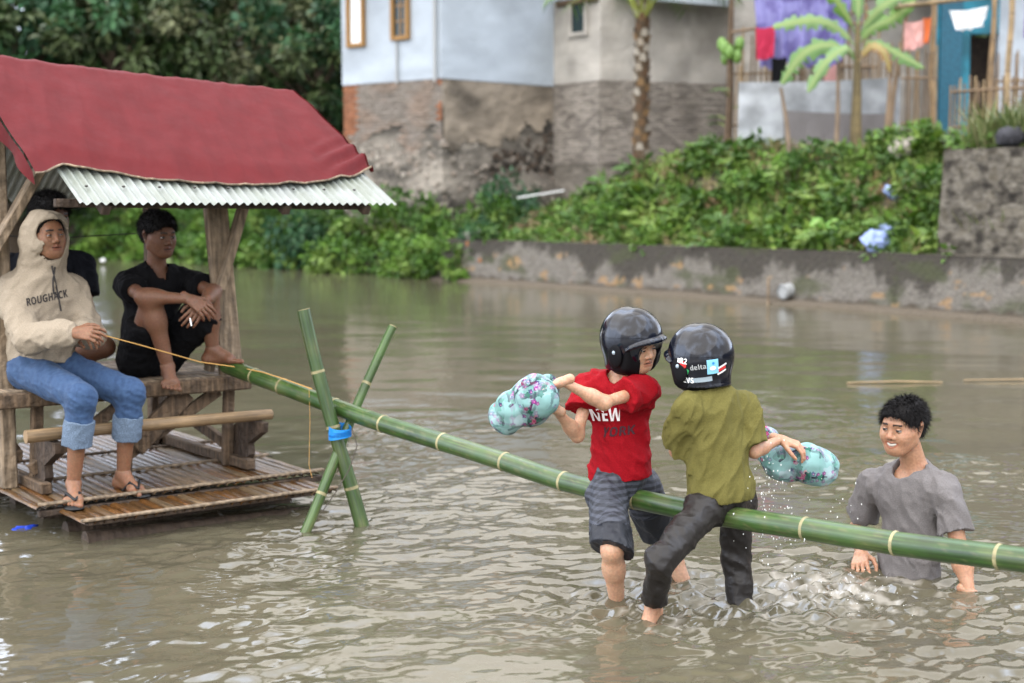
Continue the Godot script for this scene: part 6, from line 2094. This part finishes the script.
	for k in 230:
		var px := 770.0 + r.randfn() * 14.0
		var py := 505.0 + r.randfn() * 26.0
		if r.randf() < 0.35:
			px = r.randf_range(730, 870); py = 545 - absf(r.randfn()) * 28.0
		var p := at(px, py, 5.5 + r.randfn() * 0.18)
		if p.y < 0.01: continue
		var s := r.randf_range(0.0008, 0.0028)
		drops.sphere(p, Vector3(s, s * r.randf_range(1.0, 2.2), s), 6, 4)
	# froth on the stirred water between the olive boy and the man
	for k in 70:
		var q := Vector2(1.32 + r.randfn() * 0.17, -5.62 + r.randfn() * 0.20)
		var s := r.randf_range(0.0010, 0.0026)
		drops.sphere(Vector3(q.x, 0.012 + 0.012 * r.randf(), q.y), Vector3(s, s * 0.8, s), 6, 4)
	var dr := put("splash", drops.mesh(), M.drop)
	tag(dr, "spray of water drops thrown up beside the boy in olive", "splash", "", "stuff")

# ---------------------------------------------------------------- plants
func leaf(m: MB, p: Vector3, d: Vector3, n: Vector3, len: float, w: float, col: Color):
	var s := d.cross(n).normalized()
	var nn := s.cross(d).normalized()
	var mid := p + d * len * 0.45 - nn * len * 0.04
	var tip := p + d * len - nn * len * 0.16
	var a := m.vert(p, nn, col)
	m.vert(mid + s * w * 0.5 + nn * w * 0.12, (nn - s * 0.3).normalized(), col)
	m.vert(mid - s * w * 0.5 + nn * w * 0.12, (nn + s * 0.3).normalized(), col)
	m.vert(tip, nn, col)
	m.tri(a, a + 2, a + 1); m.tri(a + 1, a + 2, a + 3)

func rdir(r: RandomNumberGenerator) -> Vector3:
	var v := Vector3(r.randfn(), r.randfn(), r.randfn())
	return v.normalized()

# leaves in clusters through an ellipsoid; cols: the greens of the kind
func crown(size: Vector3, clusters: int, per: int, len: float, w: float, cols: Array, sd: int, cr := 0.28, hollow := 0.5) -> MB:
	var r := RandomNumberGenerator.new()
	r.seed = sd
	var m := MB.new()
	for c in clusters:
		var d := rdir(r)
		var k := pow(r.randf(), 0.5) * (1.0 - hollow) + hollow
		var cen := Vector3(d.x * size.x, d.y * size.y, d.z * size.z) * k
		var rad := cr * r.randf_range(0.6, 1.3) * minf(size.x, size.y)
		var tone: Color = cols[r.randi() % cols.size()]
		for j in per:
			var e := rdir(r)
			var p := cen + e * rad * pow(r.randf(), 0.4) * Vector3(1, 0.75, 1)
			var ld := (e * 0.7 + d * 0.5 + rdir(r) * 0.6 + Vector3(0, -0.25, 0)).normalized()
			var v := r.randf_range(0.75, 1.25)
			leaf(m, p, ld, (Vector3.UP + rdir(r) * 0.7).normalized(), len * r.randf_range(0.6, 1.3), w * r.randf_range(0.7, 1.3), Color(tone.r * v, tone.g * v, tone.b * v))
	return m

func trunk(h: float, r0: float, sd: int, limbs: int, spread: float) -> MB:
	var r := RandomNumberGenerator.new()
	r.seed = sd
	var m := MB.new()
	var pts := []
	var rad := []
	for k in 9:
		pts.append(Vector3(0.12 * sin(k * 0.9 + sd), h * k / 8.0 - 0.3, 0.12 * cos(k * 0.7 + sd)))
		rad.append(r0 * (1.35 - 1.0 * k / 8.0 if k > 0 else 1.7))
	m.tube(pts, rad, 10)
	for k in limbs:
		var a := TAU * k / limbs + r.randf() * 0.6
		var y0 := h * r.randf_range(0.35, 0.75)
		var e := Vector3(cos(a) * spread, y0 + h * r.randf_range(0.2, 0.45), sin(a) * spread)
		m.tube([Vector3(0, y0, 0), Vector3(cos(a) * spread * 0.5, y0 + (e.y - y0) * 0.65, sin(a) * spread * 0.5), e], [r0 * 0.55, r0 * 0.38, r0 * 0.12], 7)
	return m

func shrub_proto(sd: int, size: Vector3, clusters: int, per: int, len: float, w: float, cols: Array) -> Node3D:
	var t := Node3D.new()
	var m := crown(size, clusters, per, len, w, cols, sd, 0.34, 0.35)
	var o := MeshInstance3D.new()
	o.name = "foliage"; o.mesh = m.mesh(); o.material_override = M.leaf
	o.position.y = size.y * 0.8
	t.add_child(o)
	var s := MB.new()
	var r := RandomNumberGenerator.new()
	r.seed = sd
	for k in 5:
		var e := Vector3(r.randfn() * size.x * 0.4, size.y * 1.2, r.randfn() * size.z * 0.4)
		s.tube([Vector3(0, -0.15, 0), e * 0.5, e], [0.02, 0.015, 0.006], 6)
	o = MeshInstance3D.new()
	o.name = "stem"; o.mesh = s.mesh(); o.material_override = M.bark
	t.add_child(o)
	return t

func plant_copy(proto: Node3D, called: String, label: String, category: String, group: String, pos: Vector3, turn: float, scale: Vector3):
	var o := proto.duplicate()
	o.name = numbered(called)
	add_child(o)
	o.transform = Transform3D(Basis(Vector3.UP, turn).scaled_local(scale), pos)
	tag(o, label, category, group)
	return o

func scatter(called: String, label: String, mesh: Mesh, material: Material, xfs: Array, cols: Array):
	var mm := MultiMesh.new()
	mm.transform_format = MultiMesh.TRANSFORM_3D
	mm.use_colors = true
	mm.mesh = mesh
	mm.instance_count = xfs.size()
	for k in xfs.size():
		mm.set_instance_transform(k, xfs[k])
		mm.set_instance_color(k, cols[k % cols.size()])
	var o := MultiMeshInstance3D.new()
	o.multimesh = mm
	o.material_override = material
	o.name = numbered(called)
	add_child(o)
	tag(o, label, "plants", "", "stuff")

func banana_leaf(m: MB, pts: Array, w: float, col: Color, sd: int):
	var c := Curve3D.new()
	for k in pts.size():
		var t := Vector3.ZERO
		if k > 0 and k < pts.size() - 1: t = (pts[k + 1] - pts[k - 1]) / 6.0
		c.add_point(pts[k], -t, t)
	var len := c.get_baked_length()
	var n := 26
	var nz := noise(4.0, sd, 2)
	var base := m.v.size()
	for k in n + 1:
		var f := float(k) / n
		var p := c.sample_baked(len * f)
		var d := (c.sample_baked(minf(len, len * f + 0.05)) - c.sample_baked(maxf(0, len * f - 0.05))).normalized()
		var s := d.cross(Vector3(0.1, 0.45, 0.9)).normalized()
		var u := s.cross(d).normalized()
		var ww := w * (0.10 if f < 0.12 else pow(sin(PI * clampf((f - 0.10) / 0.92, 0, 1)), 0.55))
		for j in 5:
			var x := (j - 2) * 0.5
			var tatter := 0.9 + 0.55 * nz.get_noise_2d(f * 40.0, j * 9.0) if j == 0 or j == 4 else 1.0
			var y := 0.22 * absf(x) * ww - 0.50 * x * x * ww
			var cc := col.lerp(col * 1.3, 0.5 + 0.5 * nz.get_noise_2d(f * 10.0, j))
			if j == 2: cc = col.lerp(Color(0.34, 0.38, 0.14), 0.4)
			m.vert(p + s * x * ww * tatter + u * y, u, cc)
	for k in n:
		for j in 4:
			var a := base + k * 5 + j
			if (j == 0 or j == 3) and k > 4 and nz.get_noise_2d(k * 31.7, j * 17.0 + sd) > 0.28: continue
			m.tri(a, a + 1, a + 5); m.tri(a + 1, a + 6, a + 5)

func build_vegetation():
	var bright := [lin(0.070, 0.145, 0.022), lin(0.10, 0.19, 0.028), lin(0.045, 0.10, 0.018), lin(0.125, 0.195, 0.040)]
	var deep := [lin(0.030, 0.058, 0.018), lin(0.018, 0.038, 0.012), lin(0.046, 0.075, 0.024), lin(0.058, 0.080, 0.030)]
	var bluish := [lin(0.030, 0.085, 0.040), lin(0.045, 0.11, 0.045), lin(0.025, 0.065, 0.030)]
	var olive := [lin(0.095, 0.115, 0.050), lin(0.058, 0.080, 0.032), lin(0.135, 0.148, 0.075), lin(0.036, 0.056, 0.020)]
	# shrubs of the left bank
	var protos := []
	for k in 4: protos.append(shrub_proto(700 + k, Vector3(0.85, 0.60, 0.75), 26, 44, 0.17, 0.09, bright if k < 3 else bluish))
	var side := ["in front of the brick house base", "behind the hut's right post", "left of the raft hut's black-shirted sitter", "behind the raft hut"]
	var n := 0
	for s in 17:
		var sv := 13.3 + s * 1.15
		for row in 2:
			var u := 0.25 + row * 0.85 + rng.randf_range(-0.1, 0.2)
			var sc := rng.randf_range(0.75, 1.15) * (1.0 + 0.12 * row) * lerpf(0.62, 1.0, smoothstep(13.0, 17.0, sv))
			plant_copy(protos[rng.randi() % 4 if n % 5 == 0 else rng.randi() % 3], "bank_shrub", ORD[s] + [" leafy shrub overhanging the water, counted leftward from the river wall", " back-row leafy shrub of the left bank, counted leftward from the river wall"][row], "shrub", "shrubs overhanging the water" if row == 0 else "second row of bank shrubs", bank(sv + row * 0.5, u, land(sv + row * 0.5, u) - 0.05), rng.randf() * 6.0, Vector3(sc, sc * rng.randf_range(0.8, 1.1), sc))
			n += 1
	var pb := shrub_proto(710, Vector3(0.70, 0.62, 0.6), 30, 52, 0.15, 0.07, bluish)
	var q := to_bank(508, 31.6)
	plant_copy(pb, "round_bush", "round bluish green bush at the corner below the white house", "bush", "", bank(q.x, q.y, land(q.x, q.y)), 0.0, Vector3.ONE)
	q = to_bank(262, 34.8)
	plant_copy(pb, "round_bush", "dark bluish green bush at the water behind the hut's right post", "bush", "", bank(q.x, 0.3, 0.1), 1.0, Vector3(1.2, 1.35, 1.2))
	for k in 3:
		plant_copy(protos[k], "wall_end_shrub", ORD[k] + " shrub from the right hiding the left end of the river wall", "shrub", "shrubs at the end of the river wall", bank(13.3 + k * 0.65, -0.12, 0.10 + 0.12 * (k % 2)), k * 2.0, Vector3.ONE * (0.55 + 0.1 * k))
	pb.free()
	# ground cover of the slope
	var cl := crown(Vector3(0.22, 0.13, 0.22), 4, 9, 0.12, 0.07, [Color(1, 1, 1), Color(0.8, 0.8, 0.8)], 720, 0.7, 0.1)
	var xfs := []
	for k in 2600:
		var s := rng.randf_range(0.95, 12.6)
		var u := 0.22 + 3.3 * pow(rng.randf(), 0.8)
		if s < 1.3 and u > 0.6: continue
		if u > (2.3 if s > 4.5 else 3.0) - 0.8 * land_noise.get_noise_2d(s * 2.0, 3.0) and rng.randf() < 0.92: continue
		if land_noise.get_noise_2d(s * 2.2 + 50.0, u * 2.2) < -0.20: continue
		var sc := rng.randf_range(0.6, 1.35)
		xfs.append(Transform3D(Basis.from_euler(Vector3(rng.randf_range(-0.4, 0.4), rng.randf() * 6.0, rng.randf_range(-0.4, 0.4))).scaled_local(Vector3.ONE * sc), bank(s, u, land(s, u) + 0.06)))
	scatter("slope_plants", "low bright green plants covering the slope above the river wall", cl.mesh(), M.leaf, xfs, [lin(0.075, 0.145, 0.022), lin(0.105, 0.19, 0.030), lin(0.045, 0.095, 0.018), lin(0.135, 0.195, 0.045), lin(0.085, 0.165, 0.026), lin(0.062, 0.11, 0.026)])
	# taller weeds with larger, darker leaves and brown dead growth among them
	var wd := crown(Vector3(0.26, 0.30, 0.26), 6, 9, 0.21, 0.10, [Color(1, 1, 1), Color(0.7, 0.75, 0.7)], 722, 0.6, 0.2)
	xfs = []
	for k in 330:
		var s := rng.randf_range(1.9, 13.2)
		var u := rng.randf_range(0.3, 3.3)
		if land_noise.get_noise_2d(s * 1.1 + 20.0, u * 1.1) < 0.02: continue
		xfs.append(Transform3D(Basis.from_euler(Vector3(rng.randf_range(-0.3, 0.3), rng.randf() * 6.0, rng.randf_range(-0.3, 0.3))).scaled_local(Vector3.ONE * rng.randf_range(0.6, 1.25)), bank(s, u, land(s, u) + 0.14)))
	scatter("slope_weeds", "taller broad-leaved weeds standing among the slope's low plants", wd.mesh(), M.leaf, xfs, [lin(0.065, 0.13, 0.02), lin(0.11, 0.19, 0.03), lin(0.075, 0.14, 0.035), lin(0.16, 0.23, 0.04)])
	xfs = []
	for k in 260:
		var s := rng.randf_range(1.9, 13.4)
		var u := rng.randf_range(0.22, 3.8)
		xfs.append(Transform3D(Basis.from_euler(Vector3(rng.randf_range(-0.5, 0.5), rng.randf() * 6.0, 0)).scaled_local(Vector3.ONE * rng.randf_range(0.5, 1.0)), bank(s, u, land(s, u) + 0.10)))
	scatter("dead_growth", "withered brown leaves and stems scattered over the slope", cl.mesh(), M.leaf_dark, xfs, [lin(0.17, 0.11, 0.055), lin(0.12, 0.085, 0.05), lin(0.22, 0.17, 0.09)])
	# low growth over the left bank and its ground
	xfs = []
	for k in 1500:
		var s := rng.randf_range(12.4, 46.0)
		var u := rng.randf_range(0.05, 8.0)
		var p := Vector2(bank(s, u).x, bank(s, u).z)
		if p.y < -33.5 and p.x > -4.6 and p.x < 6.0: continue
		xfs.append(Transform3D(Basis.from_euler(Vector3(rng.randf_range(-0.4, 0.4), rng.randf() * 6.0, 0)).scaled_local(Vector3.ONE * rng.randf_range(0.9, 2.2)), bank(s, u, land(s, u) + 0.08)))
	scatter("bank_plants", "low green growth covering the ground of the left bank", cl.mesh(), M.leaf, xfs, [lin(0.05, 0.11, 0.02), lin(0.085, 0.16, 0.03), lin(0.035, 0.08, 0.02)])
	# low shrubs on the slope that stand out of the ground cover
	var sp := [[560, 28.6, 0.55], [610, 28.0, 0.6], [665, 26.2, 0.45], [705, 25.6, 0.5], [742, 26.2, 0.6], [790, 25.6, 0.75], [828, 25.2, 0.7], [905, 24.4, 0.7], [922, 22.6, 0.7], [885, 24.8, 0.55], [650, 25.9, 0.5], [735, 24.4, 0.5], [780, 23.6, 0.5], [860, 22.6, 0.5]]
	var where := ["below the annex window", "left of the palm trunk", "right of the palm trunk", "below the papaya tree", "under the left end of the grey sheet", "under the middle of the grey sheet", "at the foot of the banana stem", "below the tall bamboo post", "against the tall concrete wall", "right of the blue bags", "just above the river wall below the palm", "just above the river wall below the papaya", "just above the wall near the broad-leaved plant", "just above the wall near the blue bags"]
	for k in sp.size():
		q = to_bank(sp[k][0], sp[k][1])
		plant_copy(protos[k % 3], "slope_shrub", "green leafy shrub on the slope " + where[k], "shrub", "shrubs on the slope", bank(q.x, q.y, land(q.x, q.y) - 0.12), k * 1.7, Vector3.ONE * sp[k][2])
	for p in protos: p.free()
	# broad-leaved plant on the slope
	q = to_bank(826, 23.0)
	var tp := thing("taro_plant", "young plant with broad pale green leaves low on the slope", "plant", bank(q.x, q.y, land(q.x, q.y)))
	for k in 6:
		var a := k * 1.05 + 0.4
		var lm := MB.new()
		var e := Vector3(cos(a) * 0.20, 0.32 + 0.08 * (k % 3), sin(a) * 0.20)
		banana_leaf(lm, [Vector3.ZERO, e * Vector3(0.4, 0.8, 0.4), e, e * Vector3(2.0, 0.80, 2.0)], 0.085, lin(0.11, 0.23, 0.04), 730 + k)
		lm.smooth()
		put("leaf", lm.mesh(), M.leaf, tp)
	# grass on the tall concrete wall
	var gm := MB.new()
	for k in 14:
		var a := rng.randf() * TAU
		var d := Vector3(cos(a), 0, sin(a))
		var h := rng.randf_range(0.25, 0.55)
		var b := d * 0.05
		var s := Vector3(-d.z, 0, d.x) * 0.010
		var c := Color.WHITE * rng.randf_range(0.75, 1.0)
		gm.face(b - s, b + s, b + d * h * 0.2 + Vector3.UP * h * 0.6 + s * 0.8, b + d * h * 0.2 + Vector3.UP * h * 0.6 - s * 0.8, c)
		gm.face3(b + d * h * 0.2 + Vector3.UP * h * 0.6 - s * 0.8, b + d * h * 0.2 + Vector3.UP * h * 0.6 + s * 0.8, b + d * h * 0.5 + Vector3.UP * h * 0.9, c)
	xfs = []
	for k in 620:
		var s := rng.randf_range(-2.5, 1.65)
		var u := 0.50 + 3.4 * pow(rng.randf(), 1.3)
		var sc := rng.randf_range(0.9, 2.0)
		xfs.append(Transform3D(Basis(Vector3.UP, rng.randf() * 6.0).scaled_local(Vector3.ONE * sc), bank(s, u, land(s, u) - 0.03)))
	scatter("tall_grass", "tall grass growing behind the top of the concrete wall", gm.mesh(), M.leaf, xfs, [lin(0.10, 0.145, 0.045), lin(0.135, 0.165, 0.06), lin(0.075, 0.12, 0.035), lin(0.18, 0.18, 0.08)])
	# dry and green grass among the slope's plants
	xfs = []
	for k in 520:
		var s := rng.randf_range(2.0, 13.4)
		var u := rng.randf_range(0.22, 3.6)
		xfs.append(Transform3D(Basis(Vector3.UP, rng.randf() * 6.0).scaled_local(Vector3.ONE * rng.randf_range(0.5, 1.0)), bank(s, u, land(s, u) - 0.02)))
	scatter("slope_grass", "tufts of green and dry grass among the plants of the slope", gm.mesh(), M.leaf, xfs, [lin(0.17, 0.22, 0.05), lin(0.13, 0.20, 0.04), lin(0.28, 0.23, 0.11), lin(0.20, 0.25, 0.07)])
	# banana plant
	var bp := at(856, 150, 26.8)
	bp.y = 2.62
	var bt := thing("banana_plant", "banana plant with drooping green leaves in front of the grey sheet", "banana plant", bp)
	var L := func(px: float, py: float, z: float) -> Vector3: return at(px, py, z) - bp
	var bm := MB.new()
	bm.tube([Vector3(0, -0.2, 0), L.call(856, 120, 26.8), L.call(857, 95, 26.8), L.call(857, 60, 26.8), L.call(858, 25, 26.8)], [0.13, 0.10, 0.085, 0.065, 0.04], 14)
	put("stem", bm.mesh(), M.banana_stem, bt)
	var fans := [[[857, 62], [835, 45], [805, 52], [782, 84], 0.27], [[857, 48], [838, 28], [812, 20], [773, 27], 0.26], [[857, 35], [840, 5], [818, -20], [790, -22], 0.25], [[858, 30], [858, -10], [850, -45], [838, -70], 0.26], [[858, 38], [878, 10], [905, -6], [935, -10], 0.25], [[858, 45], [872, 28], [893, 18], [915, 0], 0.24], [[858, 56], [873, 42], [895, 52], [924, 68], 0.20], [[857, 66], [848, 48], [826, 62], [808, 92], 0.19]]
	for k in fans.size():
		var f: Array = fans[k]
		var zz: float = [0.3, -0.2, 0.5, -0.6, 0.4, -0.5, 0.2, 0.5][k]
		var lm := MB.new()
		banana_leaf(lm, [L.call(f[0][0], f[0][1], 26.8), L.call(f[1][0], f[1][1], 26.8 - zz * 0.4), L.call(f[2][0], f[2][1], 26.8 - zz * 0.8), L.call(f[3][0], f[3][1], 26.8 - zz)], f[4] * 0.72, [lin(0.075, 0.145, 0.045), lin(0.105, 0.18, 0.07), lin(0.075, 0.15, 0.03)][k % 3], 740 + k)
		lm.smooth()
		put("leaf", lm.mesh(), M.leaf_dark, bt)
	var dl := MB.new()
	banana_leaf(dl, [L.call(858, 62, 26.7), L.call(872, 46, 26.6), L.call(884, 52, 26.5), L.call(890, 72, 26.5)], 0.13, lin(0.20, 0.12, 0.05), 749)
	dl.smooth()
	tag(put("dead_leaf", dl.mesh(), M.leaf, bt), "withered brown banana leaf")
	for e in [[838, 60, 836, 140, "thin green bamboo stick left of the banana stem"], [891, 62, 884, 140, "grey wooden stick right of the banana stem"], [781, 88, 790, 142, "thin slanting stick in front of the grey sheet"]]:
		var sm := MB.new()
		var a := at(e[0], e[1], 26.9)
		var b := at(e[2], e[3], 26.6)
		b.y = 2.5
		sm.tube([Vector3.ZERO, (a - b) * 0.5 + Vector3(0.02, 0, 0), a - b], [0.045, 0.04, 0.03], 8)
		var o := put("garden_stick", sm.mesh(), M.bamboo_dry[1 if e[0] > 840 else 3], null, Transform3D(Basis.IDENTITY, b))
		tag(o, e[4], "stick", "sticks round the banana plant")
	# palm with a scaly trunk
	var pp := at(641, 152, 32.2)
	var pt := thing("palm_tree", "palm with a scaly brown and white trunk in front of the annex", "palm", Vector3(pp.x, 2.45, pp.z))
	var pm := MB.new()
	pm.tube([Vector3(0, -0.2, 0), Vector3(-0.02, 1.3, 0), Vector3(0.01, 2.6, 0), Vector3(0.0, 3.7, 0)], [0.20, 0.15, 0.145, 0.14], 12, lin(0.11, 0.075, 0.045))
	put("trunk", pm.mesh(), M.palm_bark, pt)
	for k in 84:
		var y := 0.1 + k * 0.042
		var a := k * 2.4
		var d := Vector3(cos(a), 0, sin(a))
		var s := Vector3(-d.z, 0, d.x)
		var c: Color = [lin(0.20, 0.12, 0.06), lin(0.42, 0.36, 0.28), lin(0.15, 0.09, 0.05), lin(0.28, 0.17, 0.08), lin(0.50, 0.45, 0.37)][rng.randi() % 5]
		var m := MB.new()
		var r := lerpf(0.175, 0.135, y / 3.6)
		m.face(d * r - s * 0.085, d * r + s * 0.085, d * (r + 0.05) + s * 0.05 + Vector3.UP * 0.16, d * (r + 0.05) - s * 0.05 + Vector3.UP * 0.16, c)
		m.face(d * (r - 0.02) + s * 0.085 + Vector3.UP * 0.01, d * (r - 0.02) - s * 0.085 + Vector3.UP * 0.01, d * (r + 0.02) - s * 0.05 + Vector3.UP * 0.16, d * (r + 0.02) + s * 0.05 + Vector3.UP * 0.16, c)
		put("leaf_base", m.mesh(), M.palm_bark, pt, Transform3D(Basis.IDENTITY, Vector3(0, y, 0)))
	for k in 9:
		var a := k * 0.72 + 0.3
		var d := Vector3(cos(a), 0, sin(a))
		var fm := MB.new()
		var mid := []
		for j in 13:
			var f := j / 12.0
			mid.append(Vector3(0, 3.25, 0) + d * (0.08 + 2.1 * f * (0.35 + 0.65 * f)) + Vector3.UP * (2.1 * f - 1.7 * f * f * f))
		var rads := []
		for j in 13: rads.append(0.045 * (1.05 - j / 12.0))
		fm.tube(mid, rads, 6, lin(0.30, 0.33, 0.08))
		for j in range(3, 13):
			var t: Vector3 = (mid[j] - mid[j - 1]).normalized()
			var s := t.cross(Vector3.UP).normalized()
			for g in [-1.0, 1.0]:
				for h in 2:
					leaf(fm, mid[j - 1].lerp(mid[j], h * 0.5), (s * g + t * 0.6 - Vector3.UP * 0.25).normalized(), Vector3.UP, 0.55, 0.05, lin(0.10, 0.17, 0.04))
		put("frond", fm.mesh(), M.leaf, pt)
	# papaya tree with green fruit
	var py := at(727, 150, 30.4)
	var pa := thing("papaya_tree", "slender papaya tree with green fruit at the annex corner", "papaya tree", Vector3(py.x, 2.6, py.z))
	var tm := MB.new()
	tm.tube([Vector3(0, -0.2, 0), Vector3(0.05, 1.2, 0), Vector3(0.04, 2.4, 0), Vector3(0.06, 3.5, 0)], [0.10, 0.08, 0.07, 0.05], 10)
	put("trunk", tm.mesh(), M.wood_old, pa)
	for k in 9:
		var a := k * 2.4
		var fm := lump(Vector3(0.10, 0.15, 0.10), 760 + k, 0.12)
		put("fruit", fm.mesh(), M.fruit, pa, Transform3D(Basis.IDENTITY, Vector3(0.05 + cos(a) * 0.19, 2.35 - 0.09 * (k % 4), sin(a) * 0.17)))
	for k in 12:
		var a := k * 2.1
		var y: float = 3.5 if k < 8 else [0.75, 1.0, 1.25, 0.6][k - 8]
		var d := Vector3(cos(a), 0.25 if k < 8 else 0.1, sin(a)) * (0.8 if k < 8 else 0.45)
		var lm := MB.new()
		lm.tube([Vector3(0.05, y, 0), Vector3(0.05, y + 0.1, 0) + d], [0.02, 0.012], 6, lin(0.2, 0.24, 0.08))
		for j in 7:
			var b := (j - 3) * 0.55
			leaf(lm, Vector3(0.05, y + 0.1, 0) + d, d.normalized().rotated(Vector3.UP, b) + Vector3(0, -0.15, 0), Vector3.UP, 0.30, 0.11, lin(0.08, 0.165, 0.035))
		put("leaf", lm.mesh(), M.leaf, pa)
	# trees behind the raft hut: three kinds
	var kinds := []
	for k in 3:
		var t := Node3D.new()
		var h: float = [7.5, 9.5, 6.0][k]
		var o := MeshInstance3D.new()
		o.name = "trunk"; o.mesh = trunk(h, [0.20, 0.26, 0.16][k], 770 + k, 7, 2.0).mesh(); o.material_override = M.bark
		t.add_child(o)
		o = MeshInstance3D.new()
		o.name = "crown"
		o.mesh = crown([Vector3(3.3, 3.0, 3.0), Vector3(3.6, 3.8, 3.4), Vector3(2.8, 2.6, 2.6)][k], [80, 90, 70][k], 70, 0.34, 0.17, [olive, deep, deep + bluish][k], 780 + k, 0.20, 0.3).mesh()
		o.material_override = M.leaf_dark
		o.position = Vector3(0, [6.3, 7.2, 4.6][k], 0)
		t.add_child(o)
		kinds.append(t)
	var spots := [[20, 47, 1, 1.0], [70, 52, 0, 1.15], [118, 46, 2, 1.15], [165, 49, 0, 1.05], [212, 54, 1, 1.0], [246, 46, 0, 0.95], [285, 50, 2, 1.25], [318, 45, 2, 1.0], [335, 53, 1, 1.05], [-30, 45, 2, 1.3], [45, 60, 1, 1.3], [140, 62, 1, 1.4], [250, 62, 1, 1.35], [370, 60, 1, 1.3], [-90, 50, 1, 1.1], [-150, 47, 2, 1.3], [-210, 54, 1, 1.2]]
	for k in spots.size():
		var e: Array = spots[k]
		q = to_bank(e[0], e[1])
		var lab: String = ["tree with loose olive green foliage", "tall dark green tree", "low dense dark tree"][e[2]]
		var place: String = ["left end of the red roof", "left part of the red roof", "left part of the ridge", "middle of the ridge", "middle of the red roof", "right part of the ridge", "right end of the ridge", "gap between hut roof and white house", "white house's left corner", "left edge, nearest the water", "left trees, farther up the hill", "middle trees, farther up the hill", "right trees, farther up the hill", "white house, farther up the hill", "raft hut, beyond the left trees", "raft hut, low at the far left waterside", "raft hut, farthest left"][k]
		plant_copy(kinds[e[2]], "forest_tree", lab + " behind the " + place, "tree", "trees behind the raft hut", bank(q.x, q.y, land(q.x, q.y) - 0.1), k * 1.3, Vector3.ONE * e[3])
	for t in kinds: t.free()
	# undergrowth of the hillside
	var ug := crown(Vector3(0.9, 0.7, 0.9), 9, 16, 0.34, 0.18, [Color(1, 1, 1), Color(0.75, 0.75, 0.75)], 790, 0.6, 0.2)
	xfs = []
	for k in 1500:
		var s := rng.randf_range(17.0, 56.0)
		var u := rng.randf_range(3.5, 44.0)
		var w := bank(s, u)
		if w.z > -46.0 and w.x > -5.4: continue
		var sc := rng.randf_range(0.8, 2.0)
		xfs.append(Transform3D(Basis(Vector3.UP, rng.randf() * 6.0).scaled_local(Vector3.ONE * sc), bank(s, u, land(s, u) + 0.3)))
	scatter("hillside_undergrowth", "dense dark green undergrowth covering the hillside behind the trees", ug.mesh(), M.leaf_dark, xfs, [lin(0.030, 0.060, 0.018), lin(0.045, 0.085, 0.022), lin(0.022, 0.045, 0.014), lin(0.055, 0.075, 0.028)])
